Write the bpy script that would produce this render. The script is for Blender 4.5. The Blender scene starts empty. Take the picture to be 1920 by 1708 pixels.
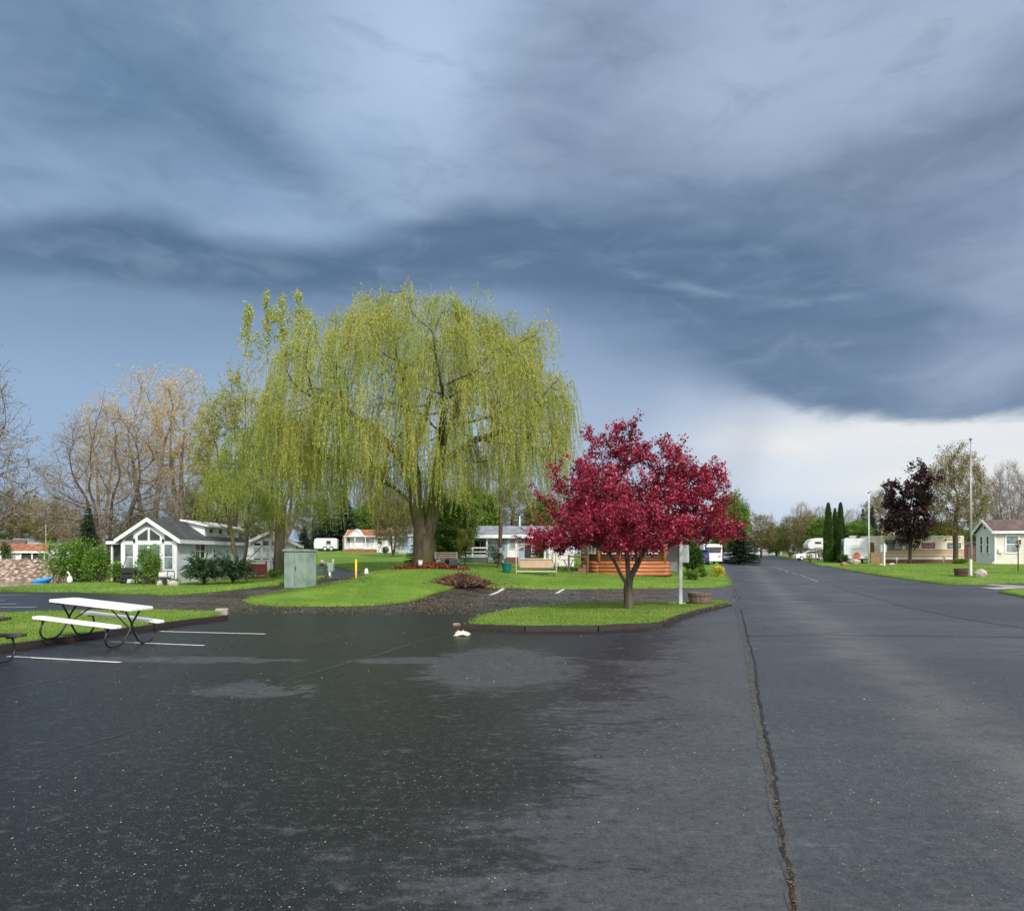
EXPOSURE = 0.0; SUN_STRENGTH = 3.7; SUN_SOFT = 5.0; BACK = 1.45
import bpy, math, random
import numpy as np
from mathutils import Vector, Matrix
from mathutils.geometry import delaunay_2d_cdt
PI = math.pi
R = math.radians
SC = bpy.context.scene
COL = SC.collection
F = 1420.0          # focal length in photo pixels
HZ = 1040.0         # horizon row of the photo
CAMH = 1.75
rng = np.random.default_rng(7)
random.seed(7)

# ---------------------------------------------------------------- objects
def link(o, parent=None):
    COL.objects.link(o)
    if parent is not None:
        o.parent = parent
    return o

def tag(o, label, cat=None, group=None, kind=None):
    o['label'] = label
    if cat: o['category'] = cat
    if group: o['group'] = group
    if kind: o['kind'] = kind
    return o

def empty(name, loc, rz=0.0, label=None, cat=None, group=None):
    o = bpy.data.objects.new(name, None)
    o.empty_display_size = 0.3
    o.location = loc
    o.rotation_euler = (0, 0, rz)
    link(o)
    if label: tag(o, label, cat, group)
    return o

def copy_tree(o, parent=None):
    c = o.copy()
    link(c, parent)
    for ch in list(o.children):
        copy_tree(ch, c)
    return c

def np_mesh(name, V, faces, mat, parent=None, smooth=False, loc=None, rot=None):
    """V (n,3) array, faces: list of (m,k) int arrays"""
    V = np.asarray(V, dtype=np.float32)
    me = bpy.data.meshes.new(name)
    me.vertices.add(len(V))
    me.vertices.foreach_set('co', V.ravel())
    if not isinstance(faces, (list, tuple)):
        faces = [faces]
    faces = [np.asarray(f, dtype=np.int32) for f in faces if len(f)]
    loops = np.concatenate([f.ravel() for f in faces])
    tot = np.concatenate([np.full(len(f), f.shape[1], dtype=np.int32) for f in faces])
    start = np.concatenate([[0], np.cumsum(tot)[:-1]]).astype(np.int32)
    me.loops.add(len(loops))
    me.loops.foreach_set('vertex_index', loops)
    me.polygons.add(len(tot))
    me.polygons.foreach_set('loop_start', start)
    me.polygons.foreach_set('loop_total', tot)
    if smooth:
        me.polygons.foreach_set('use_smooth', np.ones(len(tot), dtype=bool))
    me.update(calc_edges=True)
    me.validate()
    if mat: me.materials.append(mat)
    o = bpy.data.objects.new(name, me)
    if loc is not None: o.location = loc
    if rot is not None: o.rotation_euler = rot
    return link(o, parent)

class MB:
    """collects simple solids into one mesh"""
    def __init__(s):
        s.v = []; s.f = []
    def add(s, v, f):
        n = len(s.v)
        s.v += [tuple(p) for p in v]
        s.f += [tuple(i + n for i in q) for q in f]
        return s
    def box(s, c, d, rz=0.0, rx=0.0, ry=0.0):
        M = Matrix.Rotation(rz, 3, 'Z') @ Matrix.Rotation(ry, 3, 'Y') @ Matrix.Rotation(rx, 3, 'X')
        v = []
        for x in (-.5, .5):
            for y in (-.5, .5):
                for z in (-.5, .5):
                    v.append(M @ Vector((x * d[0], y * d[1], z * d[2])) + Vector(c))
        return s.add(v, [(0, 1, 3, 2), (4, 6, 7, 5), (0, 4, 5, 1), (2, 3, 7, 6), (0, 2, 6, 4), (1, 5, 7, 3)])
    def bb(s, x0, x1, y0, y1, z0, z1):
        return s.box(((x0 + x1) / 2, (y0 + y1) / 2, (z0 + z1) / 2), (abs(x1 - x0), abs(y1 - y0), abs(z1 - z0)))
    def prism(s, poly, a, b, axis='y'):
        """poly of 2D points extruded from a to b along axis (other two axes in order)"""
        n = len(poly)
        def P(p, t):
            if axis == 'y': return (p[0], t, p[1])
            if axis == 'x': return (t, p[0], p[1])
            return (p[0], p[1], t)
        v = [P(p, a) for p in poly] + [P(p, b) for p in poly]
        f = [tuple(range(n)), tuple(range(2 * n - 1, n - 1, -1))]
        f += [(i, i + n, (i + 1) % n + n, (i + 1) % n) for i in range(n)]
        return s.add(v, f)
    def tube(s, pts, r, n=8, r2=None, cap=True):
        pts = [Vector(p) for p in pts]
        m = len(pts)
        v = []; f = []
        u = None
        for i, p in enumerate(pts):
            t = (pts[min(i + 1, m - 1)] - pts[max(i - 1, 0)]).normalized()
            if u is None:
                u = t.orthogonal().normalized()
            else:
                u = (u - t * u.dot(t)).normalized()
            w = t.cross(u)
            rr = r if r2 is None else r + (r2 - r) * i / (m - 1)
            for k in range(n):
                a = 2 * PI * k / n
                v.append(p + (u * math.cos(a) + w * math.sin(a)) * rr)
        for i in range(m - 1):
            for k in range(n):
                f.append((i * n + k, i * n + (k + 1) % n, (i + 1) * n + (k + 1) % n, (i + 1) * n + k))
        if cap:
            f.append(tuple(range(n - 1, -1, -1)))
            f.append(tuple(range((m - 1) * n, m * n)))
        return s.add(v, f)
    def lathe(s, prof, c=(0, 0, 0), n=16, axis='z'):
        v = []; f = []
        m = len(prof)
        for (r, h) in prof:
            for k in range(n):
                a = 2 * PI * k / n
                q = (r * math.cos(a), r * math.sin(a), h)
                if axis == 'y': q = (q[0], q[2], q[1])
                if axis == 'x': q = (q[2], q[0], q[1])
                v.append((q[0] + c[0], q[1] + c[1], q[2] + c[2]))
        for i in range(m - 1):
            for k in range(n):
                f.append((i * n + k, i * n + (k + 1) % n, (i + 1) * n + (k + 1) % n, (i + 1) * n + k))
        f.append(tuple(range(n - 1, -1, -1)))
        f.append(tuple(range((m - 1) * n, m * n)))
        return s.add(v, f)
    def build(s, name, mat, parent=None, loc=(0, 0, 0), rz=0.0, bevel=0.0, smooth=False, rot=None):
        me = bpy.data.meshes.new(name)
        me.from_pydata(s.v, [], s.f)
        me.validate()
        import bmesh
        bm = bmesh.new(); bm.from_mesh(me)
        bmesh.ops.recalc_face_normals(bm, faces=bm.faces)
        bm.to_mesh(me); bm.free()
        if smooth:
            for p in me.polygons: p.use_smooth = True
        if mat: me.materials.append(mat)
        o = bpy.data.objects.new(name, me)
        o.location = loc
        o.rotation_euler = rot if rot is not None else (0, 0, rz)
        link(o, parent)
        if bevel:
            b = o.modifiers.new('bevel', 'BEVEL'); b.width = bevel; b.segments = 2; b.limit_method = 'ANGLE'
        return o

def arc_path(pts, rad=0.08, n=5):
    """rounds the corners of a polyline"""
    P = [Vector(p) for p in pts]
    out = [P[0]]
    for a, b, c in zip(P, P[1:], P[2:]):
        d1 = (a - b); d2 = (c - b)
        k = min(rad, d1.length * .45, d2.length * .45)
        p0 = b + d1.normalized() * k; p1 = b + d2.normalized() * k
        for i in range(n + 1):
            t = i / n
            out.append(p0 * (1 - t) ** 2 + b * 2 * t * (1 - t) + p1 * t * t)
    out.append(P[-1])
    return out

# ---------------------------------------------------------------- terrain
_cp = []
for _x in (-60, -40, -25, -10, 5, 20, 40, 60):
    for _y in (0, 10, 20, 26.5):
        _cp.append((_x, _y, 0.0))
for q in [(-60, 46, -.3), (-44, 49, -.6), (-44, 41, -.16), (-34, 46, -.5), (-30, 40, -.13), (-29.8, 44, -.32), (-31.5, 50, -.47), (-27.6, 45, -.02), (-22, 46, 0), (-16, 45, .02), (-12, 40, .04), (-2, 30.5, 0), (-.8, 32.5, .02), (1.5, 31, 0), (-3.6, 28.6, 0), (4, 33, 0), (2.5, 35.5, .04), (-30, 36, 0), (-18, 34, 0), (-20, 56, .05), (-28, 58, 0), (-26, 68, .3)]:
    _cp.append(q)
def _c(px, py, d):
    _cp.append(((px - 960) / F * d, d, CAMH - (py - HZ) / F * d))
for q in [(500, 1099, 40), (640, 1130, 27.6), (480, 1130, 27.6), (800, 1121, 30.5), (565, 1100, 31), (668, 1084, 33), (700, 1080.5, 36), (620, 1084, 38), (795, 1064, 42), (900, 1079, 38), (860, 1106, 35.5),
          (960, 1098, 38.8), (1100, 1098, 39.5), (1005, 1079, 43), (1170, 1081, 45), (1300, 1086, 46), (1370, 1094, 43), (640, 1074, 50), (600, 1063, 58),
          (760, 1050, 70), (700, 1037, 100), (600, 1033, 112), (900, 1056, 62), (960, 1055, 65), (1040, 1057, 66), (520, 1080, 56), (480, 1072, 62), (420, 1083, 55),
          (1370, 1096, 42), (1500, 1095, 42), (1700, 1098, 40), (1360, 1056, 85), (1365, 1050, 105), (1440, 1062, 80), (1400, 1046, 140), (1480, 1041, 190), (1430, 1041, 190),
          (1600, 1057, 88), (1720, 1057, 88), (1880, 1059, 62), (1803, 1082, 45), (1770, 1093, 42), (1900, 1110, 34.5), (1540, 1057, 85), (1950, 1056, 90), (1600, 1045, 140), (1300, 1050, 120), (1000, 1040, 120), (850, 1036, 140),
          (40, 1103, 53), (-60, 1103, 53), (40, 1096.5, 61), (-60, 1096.5, 61), (40, 1088, 69.5), (-60, 1088, 69.5), (40, 1057, 78), (-60, 1057, 78), (60, 1054, 92), (150, 1052, 95), (-60, 1054, 92), (200, 1050, 120), (60, 1044, 150), (400, 1040, 140)]:
    _c(*q)
_cp = np.array(_cp)
_A = np.sqrt(((_cp[:, None, :2] - _cp[None, :, :2]) ** 2).sum(-1) + 9.0)
_w = np.linalg.solve(_A + np.eye(len(_cp)) * -0.25, _cp[:, 2])
def Tz(x, y):
    x = np.asarray(x, dtype=float); y = np.asarray(y, dtype=float)
    xc = np.clip(x, -95, 95); yc = np.clip(y, 0, 200)
    s = xc.shape
    P = np.stack([xc.ravel(), yc.ravel()], 1)
    out = np.empty(len(P))
    for i in range(0, len(P), 20000):
        q = P[i:i + 20000]
        out[i:i + 20000] = np.sqrt(((q[:, None] - _cp[None, :, :2]) ** 2).sum(-1) + 9.0) @ _w
    t = np.clip((P[:, 1] - 25) / 6.0, 0, 1)
    out = out * t * t * (3 - 2 * t)
    return out.reshape(s) if s else float(out[0])

LAWN = 0.07
def at(px, d, off=LAWN):
    x = (px - 960) / F * d
    return Vector((x, d, Tz(x, d) + off))
def hit(px, py, off=LAWN):
    """where the line of sight through a photo pixel first meets the ground"""
    ds = np.concatenate([np.linspace(3, 60, 700), np.linspace(60.2, 240, 700)])
    z = CAMH - (py - HZ) / F * ds
    g = Tz((px - 960) / F * ds, ds) + off
    k = np.where(z <= g)[0]
    d = ds[k[0]] if len(k) else 240.0
    return ((px - 960) / F * d, d)

# ---------------------------------------------------------------- materials
class NT:
    def __init__(s, tree):
        s.t = tree; s.n = tree.nodes; s.l = tree.links
    def node(s, typ, **kw):
        n = s.n.new(typ)
        for k, v in kw.items(): setattr(n, k, v)
        return n
    def put(s, sock, v):
        if hasattr(v, 'is_linked') or isinstance(v, bpy.types.NodeSocket):
            s.l.new(v, sock)
        elif v is not None:
            if isinstance(v, (tuple, list)) and sock.type == 'RGBA' and len(v) == 3: v = (*v, 1)
            sock.default_value = v
    def m(s, op, a, b=None, c=None, clamp=False):
        n = s.node('ShaderNodeMath', operation=op, use_clamp=clamp)
        s.put(n.inputs[0], a)
        if b is not None: s.put(n.inputs[1], b)
        if c is not None: s.put(n.inputs[2], c)
        return n.outputs[0]
    def mix(s, f, a, b, mode='MIX'):
        n = s.node('ShaderNodeMix', data_type='RGBA', blend_type=mode)
        s.put(n.inputs[0], f); s.put(n.inputs[6], a); s.put(n.inputs[7], b)
        return n.outputs[2]
    def noise(s, vec, scale, detail=4, rough=.55, dist=0.0):
        n = s.node('ShaderNodeTexNoise')
        if vec is not None: s.l.new(vec, n.inputs['Vector'])
        n.inputs['Scale'].default_value = scale; n.inputs['Detail'].default_value = detail
        n.inputs['Roughness'].default_value = rough; n.inputs['Distortion'].default_value = dist
        return n.outputs[0]
    def sstep(s, v, a, b, lo=0.0, hi=1.0):
        n = s.node('ShaderNodeMapRange', interpolation_type='SMOOTHSTEP')
        s.put(n.inputs[0], v); s.put(n.inputs[1], a); s.put(n.inputs[2], b); s.put(n.inputs[3], lo); s.put(n.inputs[4], hi)
        return n.outputs[0]
    def lin(s, v, a, b, lo=0.0, hi=1.0):
        n = s.node('ShaderNodeMapRange')
        s.put(n.inputs[0], v); s.put(n.inputs[1], a); s.put(n.inputs[2], b); s.put(n.inputs[3], lo); s.put(n.inputs[4], hi)
        return n.outputs[0]
    def comb(s, x, y, z=0.0):
        n = s.node('ShaderNodeCombineXYZ')
        s.put(n.inputs[0], x); s.put(n.inputs[1], y); s.put(n.inputs[2], z)
        return n.outputs[0]
    def ramp(s, v, stops):
        n = s.node('ShaderNodeValToRGB')
        s.l.new(v, n.inputs[0])
        e = n.color_ramp.elements
        while len(e) < len(stops): e.new(.5)
        for k, (p, c) in zip(e, stops):
            k.position = p; k.color = (*c, 1)
        return n.outputs[0]
    def bump(s, h, strength=.3, dist=.02):
        n = s.node('ShaderNodeBump')
        n.inputs['Strength'].default_value = strength; n.inputs['Distance'].default_value = dist
        s.l.new(h, n.inputs['Height'])
        return n.outputs[0]

def new_mat(name):
    m = bpy.data.materials.new(name); m.use_nodes = True
    nt = NT(m.node_tree)
    b = m.node_tree.nodes['Principled BSDF']
    return m, nt, b

def plain(name, col, rough=.6, var=.15, scale=3.0, metal=0.0, spec=.4, bump=0.0, bscale=40.0):
    """a painted or natural surface with a little uneven dirt"""
    m, nt, b = new_mat(name)
    tc = nt.node('ShaderNodeTexCoord').outputs['Object']
    n1 = nt.noise(tc, scale, 5)
    c = nt.mix(nt.sstep(n1, .35, .75), tuple(min(1, k * (1 + var * .4)) for k in col), tuple(k * (1 - var) for k in col))
    nt.put(b.inputs['Base Color'], c)
    nt.put(b.inputs['Roughness'], nt.lin(n1, .3, .7, max(.05, rough - .08), min(1, rough + .08)))
    b.inputs['Metallic'].default_value = metal
    b.inputs['Specular IOR Level'].default_value = spec
    if bump:
        nt.l.new(nt.bump(nt.noise(tc, bscale, 5), bump), b.inputs['Normal'])
    return m

def siding(name, col, pitch=.12, vertical=False, depth=.5, axis=None):
    m, nt, b = new_mat(name)
    tc = nt.node('ShaderNodeTexCoord').outputs['Object']
    sp = nt.node('ShaderNodeSeparateXYZ'); nt.l.new(tc, sp.inputs[0])
    ax = sp.outputs[2] if not vertical else nt.m('ADD', sp.outputs[0], sp.outputs[1])
    fr = nt.m('FRACT', nt.m('DIVIDE', ax, pitch))
    edge = nt.sstep(fr, .86, .97)
    n1 = nt.noise(tc, 1.2, 5)
    c = nt.mix(nt.sstep(n1, .35, .75), col, tuple(k * .86 for k in col))
    c = nt.mix(nt.m('MULTIPLY', edge, .35), c, tuple(k * .55 for k in col))
    nt.put(b.inputs['Base Color'], c)
    b.inputs['Roughness'].default_value = .55
    b.inputs['Specular IOR Level'].default_value = .3
    nt.l.new(nt.bump(nt.m('SUBTRACT', 1.0, fr), depth, .02), b.inputs['Normal'])
    return m

def shingle(name, col):
    m, nt, b = new_mat(name)
    tc = nt.node('ShaderNodeTexCoord').outputs['Object']
    br = nt.node('ShaderNodeTexBrick')
    sp = nt.node('ShaderNodeSeparateXYZ'); nt.l.new(tc, sp.inputs[0])
    nt.l.new(nt.comb(nt.m('ADD', sp.outputs[1], sp.outputs[0]), sp.outputs[2]), br.inputs['Vector'])
    br.inputs['Scale'].default_value = 1.0
    br.inputs['Brick Width'].default_value = .3; br.inputs['Row Height'].default_value = .09; br.inputs['Mortar Size'].default_value = .008
    nt.put(br.inputs['Color1'], col); nt.put(br.inputs['Color2'], tuple(k * .65 for k in col)); nt.put(br.inputs['Mortar'], tuple(k * .4 for k in col))
    n1 = nt.noise(tc, 1.5, 6)
    nt.put(b.inputs['Base Color'], nt.mix(nt.sstep(n1, .4, .75), br.outputs[0], tuple(k * 1.35 for k in col)))
    b.inputs['Roughness'].default_value = .85
    return m

def wood(name, col, rough=.6, axis=0, scale=1.0):
    m, nt, b = new_mat(name)
    tc = nt.node('ShaderNodeTexCoord').outputs['Object']
    sp = nt.node('ShaderNodeSeparateXYZ'); nt.l.new(tc, sp.inputs[0])
    k = [14.0 * scale] * 3; k[axis] = 1.2 * scale
    v = nt.comb(*[nt.m('MULTIPLY', sp.outputs[i], k[i]) for i in range(3)])
    n1 = nt.noise(v, 1.0, 6, .6, .6)
    nt.put(b.inputs['Base Color'], nt.ramp(n1, [(.3, tuple(c * .5 for c in col)), (.55, col), (.8, tuple(min(1, c * 1.35) for c in col))]))
    b.inputs['Roughness'].default_value = rough
    nt.l.new(nt.bump(n1, .3, .01), b.inputs['Normal'])
    return m

def bark(name, col, moss=None):
    m, nt, b = new_mat(name)
    tc = nt.node('ShaderNodeTexCoord').outputs['Object']
    sp = nt.node('ShaderNodeSeparateXYZ'); nt.l.new(tc, sp.inputs[0])
    v = nt.comb(nt.m('MULTIPLY', sp.outputs[0], 9.0), nt.m('MULTIPLY', sp.outputs[1], 9.0), nt.m('MULTIPLY', sp.outputs[2], 1.6))
    n1 = nt.noise(v, 1.0, 7, .65, .5)
    c = nt.ramp(n1, [(.3, tuple(k * .35 for k in col)), (.5, col), (.75, tuple(k * 1.5 for k in col))])
    if moss:
        c = nt.mix(nt.m('MULTIPLY', nt.sstep(nt.noise(tc, .7, 5), .42, .6), .8), c, nt.mix(n1, tuple(k * .3 for k in moss), tuple(k * 1.5 for k in moss)))
    nt.put(b.inputs['Base Color'], c)
    b.inputs['Roughness'].default_value = .95
    b.inputs['Specular IOR Level'].default_value = .15
    nt.l.new(nt.bump(n1, .8, .06), b.inputs['Normal'])
    return m

def leaf(name, stops, trans=.3, rough=.5, patch=None, pscale=.5):
    """leaf faces: each leaf has its own tint, larger sprays vary too"""
    m = bpy.data.materials.new(name); m.use_nodes = True
    nt = NT(m.node_tree); nt.n.clear()
    g = nt.node('ShaderNodeNewGeometry')
    c = nt.ramp(g.outputs['Random Per Island'], stops)
    if patch:
        tc = nt.node('ShaderNodeTexCoord').outputs['Object']
        c = nt.mix(nt.m('MULTIPLY', nt.sstep(nt.noise(tc, pscale, 3), .42, .66), .75), c, patch)
    d = nt.node('ShaderNodeBsdfPrincipled'); nt.put(d.inputs['Base Color'], c)
    d.inputs['Roughness'].default_value = rough; d.inputs['Specular IOR Level'].default_value = .25
    t = nt.node('ShaderNodeBsdfTranslucent'); nt.put(t.inputs[0], c)
    mx = nt.node('ShaderNodeMixShader'); mx.inputs[0].default_value = trans
    nt.l.new(d.outputs[0], mx.inputs[1]); nt.l.new(t.outputs[0], mx.inputs[2])
    o = nt.node('ShaderNodeOutputMaterial'); nt.l.new(mx.outputs[0], o.inputs[0])
    return m

def glassy(name, col, rough=.08, var=True):
    m, nt, b = new_mat(name)
    tc = nt.node('ShaderNodeTexCoord').outputs['Object']
    n1 = nt.noise(tc, 1.6, 3)
    nt.put(b.inputs['Base Color'], nt.mix(nt.sstep(n1, .35, .7), tuple(k * .5 for k in col), tuple(k * 1.4 for k in col)))
    b.inputs['Roughness'].default_value = rough
    b.inputs['Specular IOR Level'].default_value = .6
    return m

MT = {}
MT['white'] = plain('white_paint', (.69, .70, .70), .5, .14)
MT['white_old'] = plain('old_white_paint', (.62, .62, .6), .6, .15)
MT['vinyl_blue'] = siding('pale_blue_grey_siding', (.60, .66, .74), .12)
MT['vinyl_white'] = siding('white_siding', (.74, .76, .79), .12)
MT['vinyl_board'] = siding('white_board_siding', (.70, .74, .80), .3, True, .3)
MT['slate_blue'] = siding('slate_blue_siding', (.30, .37, .47), .25, True, .4)
MT['cream'] = siding('cream_siding', (.62, .585, .525), .2, True, .2)
MT['grey_siding'] = siding('grey_siding', (.58, .60, .59), .1)
MT['tan_siding'] = siding('tan_siding', (.46, .35, .24), .12)
MT['shed_blue'] = siding('pale_blue_siding', (.40, .50, .63), .1)
MT['roof_dark'] = shingle('charcoal_shingles', (.062, .064, .07))
MT['roof_grey'] = shingle('grey_shingles', (.20, .22, .24))
MT['roof_brown'] = shingle('brown_shingles', (.11, .075, .065))
MT['roof_rust'] = shingle('rust_shingles', (.30, .12, .065))
MT['glass'] = glassy('dark_window_glass', (.022, .026, .028))
MT['glass_curt'] = glassy('curtained_window_glass', (.17, .20, .22), .15)
MT['glass_green'] = glassy('window_with_green_blind', (.16, .21, .21), .15)
MT['glass_white'] = glassy('window_with_pale_blind', (.5, .55, .6), .2)
MT['glass_red'] = glassy('window_with_red_curtain', (.17, .03, .045), .2)
MT['screen'] = plain('dark_insect_screen', (.03, .032, .034), .7, .3)
MT['log'] = wood('stained_logs', (.42, .15, .06), .45, 0)
MT['log_dark'] = wood('brown_logs', (.095, .046, .024), .5, 0)
MT['deck'] = wood('brown_deck_boards', (.20, .085, .045), .55, 0)
MT['timber'] = wood('dark_kerb_timber', (.024, .016, .013), .7, 0)
MT['timber_old'] = wood('weathered_timber', (.17, .14, .115), .8, 0)
MT['picnic_brown'] = wood('dark_brown_planks', (.055, .035, .03), .5, 0)
MT['fence'] = wood('weathered_picket', (.25, .15, .08), .8, 2)
MT['red'] = plain('dark_red_paint', (.17, .028, .022), .5, .2)
MT['maroon'] = plain('dark_maroon_boards', (.075, .02, .022), .6, .25)
MT['black_metal'] = plain('black_painted_pipe', (.018, .019, .02), .35, .3)
MT['cabinet'] = plain('sage_green_enamel', (.20, .27, .225), .45, .28, 2.2)
MT['cabinet_dk'] = plain('dark_green_enamel', (.05, .085, .065), .5, .2)
MT['yellow'] = plain('yellow_post_paint', (.75, .46, .03), .45, .12)
MT['galv'] = plain('galvanised_metal', (.33, .34, .34), .45, .15, 4, .5)
MT['sign_back'] = plain('grey_sign_back', (.36, .38, .38), .5, .1, 2)
MT['tan_fabric'] = plain('tan_sling_fabric', (.40, .28, .19), .8, .12)
MT['cream_pipe'] = plain('cream_painted_pipe', (.60, .56, .46), .5, .15)
MT['green_pot'] = plain('dark_green_plastic', (.008, .11, .085), .4, .15)
MT['rock'] = plain('grey_fieldstone', (.36, .32, .27), .9, .4, 5, bump=.8, bscale=14)
MT['rock_brown'] = plain('brown_fieldstone', (.28, .17, .12), .9, .4, 5, bump=.8, bscale=14)
MT['concrete'] = plain('pale_concrete', (.31, .295, .27), .9, .2, 2, bump=.3)
MT['rubber'] = plain('black_rubber', (.02, .02, .02), .8, .2)
MT['rim'] = plain('pale_wheel_rim', (.6, .6, .6), .4, .1)
MT['rv'] = plain('white_fibreglass', (.62, .63, .64), .3, .06)
MT['rv_grey'] = plain('grey_blue_fibreglass', (.30, .36, .38), .35, .1)
MT['trailer'] = siding('cream_corrugated_metal', (.64, .57, .46), .18, False, .25)
MT['trailer_tan'] = siding('tan_corrugated_metal', (.48, .31, .21), .18, False, .25)
MT['trailer_dk'] = plain('brown_trim', (.12, .06, .04), .6, .2)
MT['orange_cover'] = plain('faded_orange_vinyl', (.50, .11, .05), .6, .15)
MT['car_blue'] = plain('dark_blue_car_paint', (.02, .045, .16), .2, .1)
MT['car_white'] = plain('white_car_paint', (.72, .73, .75), .2, .05)
MT['blue_boat'] = plain('bright_blue_plastic', (.03, .30, .75), .4, .1)
MT['tarp'] = plain('grey_tarpaulin', (.45, .50, .55), .6, .2, 6)
MT['tail_red'] = plain('red_lens', (.4, .02, .015), .3, .1)
MT['mulch'] = leaf('red_mulch_chips', [(0, (.06, .018, .012)), (.5, (.19, .05, .03)), (1, (.32, .10, .055))], .0, .9)
MT['brush'] = leaf('dead_brush', [(0, (.045, .024, .018)), (.5, (.125, .068, .046)), (1, (.27, .17, .115))], .0, .9)
MT['stick'] = MT['brush']
# ================================================================ camera
cam = bpy.data.cameras.new('camera')
cam.sensor_width = 36.0
cam.lens = 36.0 * F / 1920.0
cam.shift_y = (HZ - 854.0) / 1920.0
cam.clip_end = 3000
co = bpy.data.objects.new('camera', cam)
co.location = (0, 0, CAMH); co.rotation_euler = (PI / 2, 0, 0)
link(co); SC.camera = co
SC.view_settings.view_transform = 'Standard'
SC.view_settings.look = 'None'
SC.view_settings.exposure = EXPOSURE
SC.view_settings.gamma = 1.0

# ================================================================ sun + sky
SUN_AZ, SUN_EL = R(155), R(38)       # behind the camera, a little to the right
sdir = Vector((math.sin(SUN_AZ) * math.cos(SUN_EL), math.cos(SUN_AZ) * math.cos(SUN_EL), math.sin(SUN_EL)))
sl = bpy.data.lights.new('sun', 'SUN')
sl.energy = SUN_STRENGTH; sl.angle = R(SUN_SOFT); sl.color = (1.0, .945, .86)
so = bpy.data.objects.new('sun', sl)
so.rotation_euler = sdir.to_track_quat('Z', 'Y').to_euler()
link(so)

w = bpy.data.worlds.new('World'); SC.world = w
w.use_nodes = True
nt = NT(w.node_tree); nt.n.clear()
sky = nt.node('ShaderNodeTexSky', sky_type='NISHITA')
sky.sun_disc = False; sky.sun_elevation = SUN_EL; sky.sun_rotation = SUN_AZ
dirv = nt.node('ShaderNodeTexCoord').outputs['Generated']
sp = nt.node('ShaderNodeSeparateXYZ'); nt.l.new(dirv, sp.inputs[0])
DEG = 180 / PI
az = nt.m('MULTIPLY', nt.m('ARCTAN2', sp.outputs[0], sp.outputs[1]), DEG)
el = nt.m('MULTIPLY', nt.m('ARCSINE', sp.outputs[2]), DEG)
def pe(px, py):
    a = math.atan((px - 960) / F)
    return math.degrees(a), math.degrees(math.atan((HZ - py) / F * math.cos(a)))
mpn = nt.node('ShaderNodeMapping'); nt.l.new(dirv, mpn.inputs[0]); mpn.inputs['Scale'].default_value = (1, 1, 2.6)
mpn.inputs['Rotation'].default_value = (0, R(-6), 0)
cvec = mpn.outputs[0]
nA = nt.m('SUBTRACT', nt.noise(cvec, 2.2, 5, .45, .2), .5)      # broad
nB = nt.m('SUBTRACT', nt.noise(cvec, 5.0, 6, .5, .3), .5)     # wisps
nC = nt.m('SUBTRACT', nt.noise(cvec, 11.0, 8, .58, .6), .5)   # fine wisps
mp2 = nt.node('ShaderNodeMapping'); nt.l.new(dirv, mp2.inputs[0]); mp2.inputs['Scale'].default_value = (1.2, 1.2, 9.0)
mp2.inputs['Rotation'].default_value = (0, R(12), 0)
nS = nt.m('SUBTRACT', nt.noise(mp2.outputs[0], 3.6, 6, .5, .4), .5)  # streaks
azw = nt.m('ADD', az, nt.m('MULTIPLY', nA, 3.5))
elw = nt.m('ADD', el, nt.m('ADD', nt.m('MULTIPLY', nB, 2.0), nt.m('MULTIPLY', nA, 1.6)))
elf = nt.m('ADD', elw, nt.m('MULTIPLY', nC, 1.0))
def curve(pts):
    n = nt.node('ShaderNodeFloatCurve')
    nt.put(n.inputs[1], nt.lin(azw, -60, 60))
    cm = n.mapping; c = cm.curves[0]
    P = [pe(*p) for p in pts]
    P = [((a + 60) / 120, e / 50) for a, e in P]
    P = [(0, P[0][1])] + P + [(1, P[-1][1])]
    while len(c.points) < len(P): c.points.new(.5, .5)
    for q, (x, y) in zip(c.points, P):
        q.location = (x, y); q.handle_type = 'AUTO'
    cm.update()
    return nt.m('MULTIPLY', n.outputs[0], 50.0)
def blob(px, py, sx, sy, rot=0.0, e=None):
    """soft patch centred on a direction; sizes in degrees"""
    a0, e0 = pe(px, py)
    dx = nt.m('SUBTRACT', azw, a0); dy = nt.m('SUBTRACT', elw if e is None else e, e0)
    c, s_ = math.cos(R(rot)), math.sin(R(rot))
    u = nt.m('DIVIDE', nt.m('ADD', nt.m('MULTIPLY', dx, c), nt.m('MULTIPLY', dy, s_)), sx)
    v = nt.m('DIVIDE', nt.m('SUBTRACT', nt.m('MULTIPLY', dy, c), nt.m('MULTIPLY', dx, s_)), sy)
    r2 = nt.m('ADD', nt.m('MULTIPLY', u, u), nt.m('MULTIPLY', v, v))
    return nt.m('EXPONENT', nt.m('MULTIPLY', r2, -1.0))
def srgb(r, g, b):
    f = lambda c: (c / 255 / 12.92) if c / 255 < .04045 else ((c / 255 + .055) / 1.055) ** 2.4
    k = 1.0 / (2 ** EXPOSURE)
    return tuple(f(c) * k for c in (r, g, b))

bot = curve([(-300, 500), (0, 515), (300, 545), (550, 570), (800, 545), (960, 540), (1080, 570), (1200, 620), (1320, 690), (1450, 745), (1600, 782), (1800, 782), (1920, 778), (2200, 780)])
top = curve([(-300, 390), (0, 400), (240, 375), (430, 430), (600, 447), (740, 415), (930, 372), (1100, 385), (1250, 400), (1450, 430), (1650, 500), (1800, 560), (1920, 600), (2200, 640)])
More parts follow.
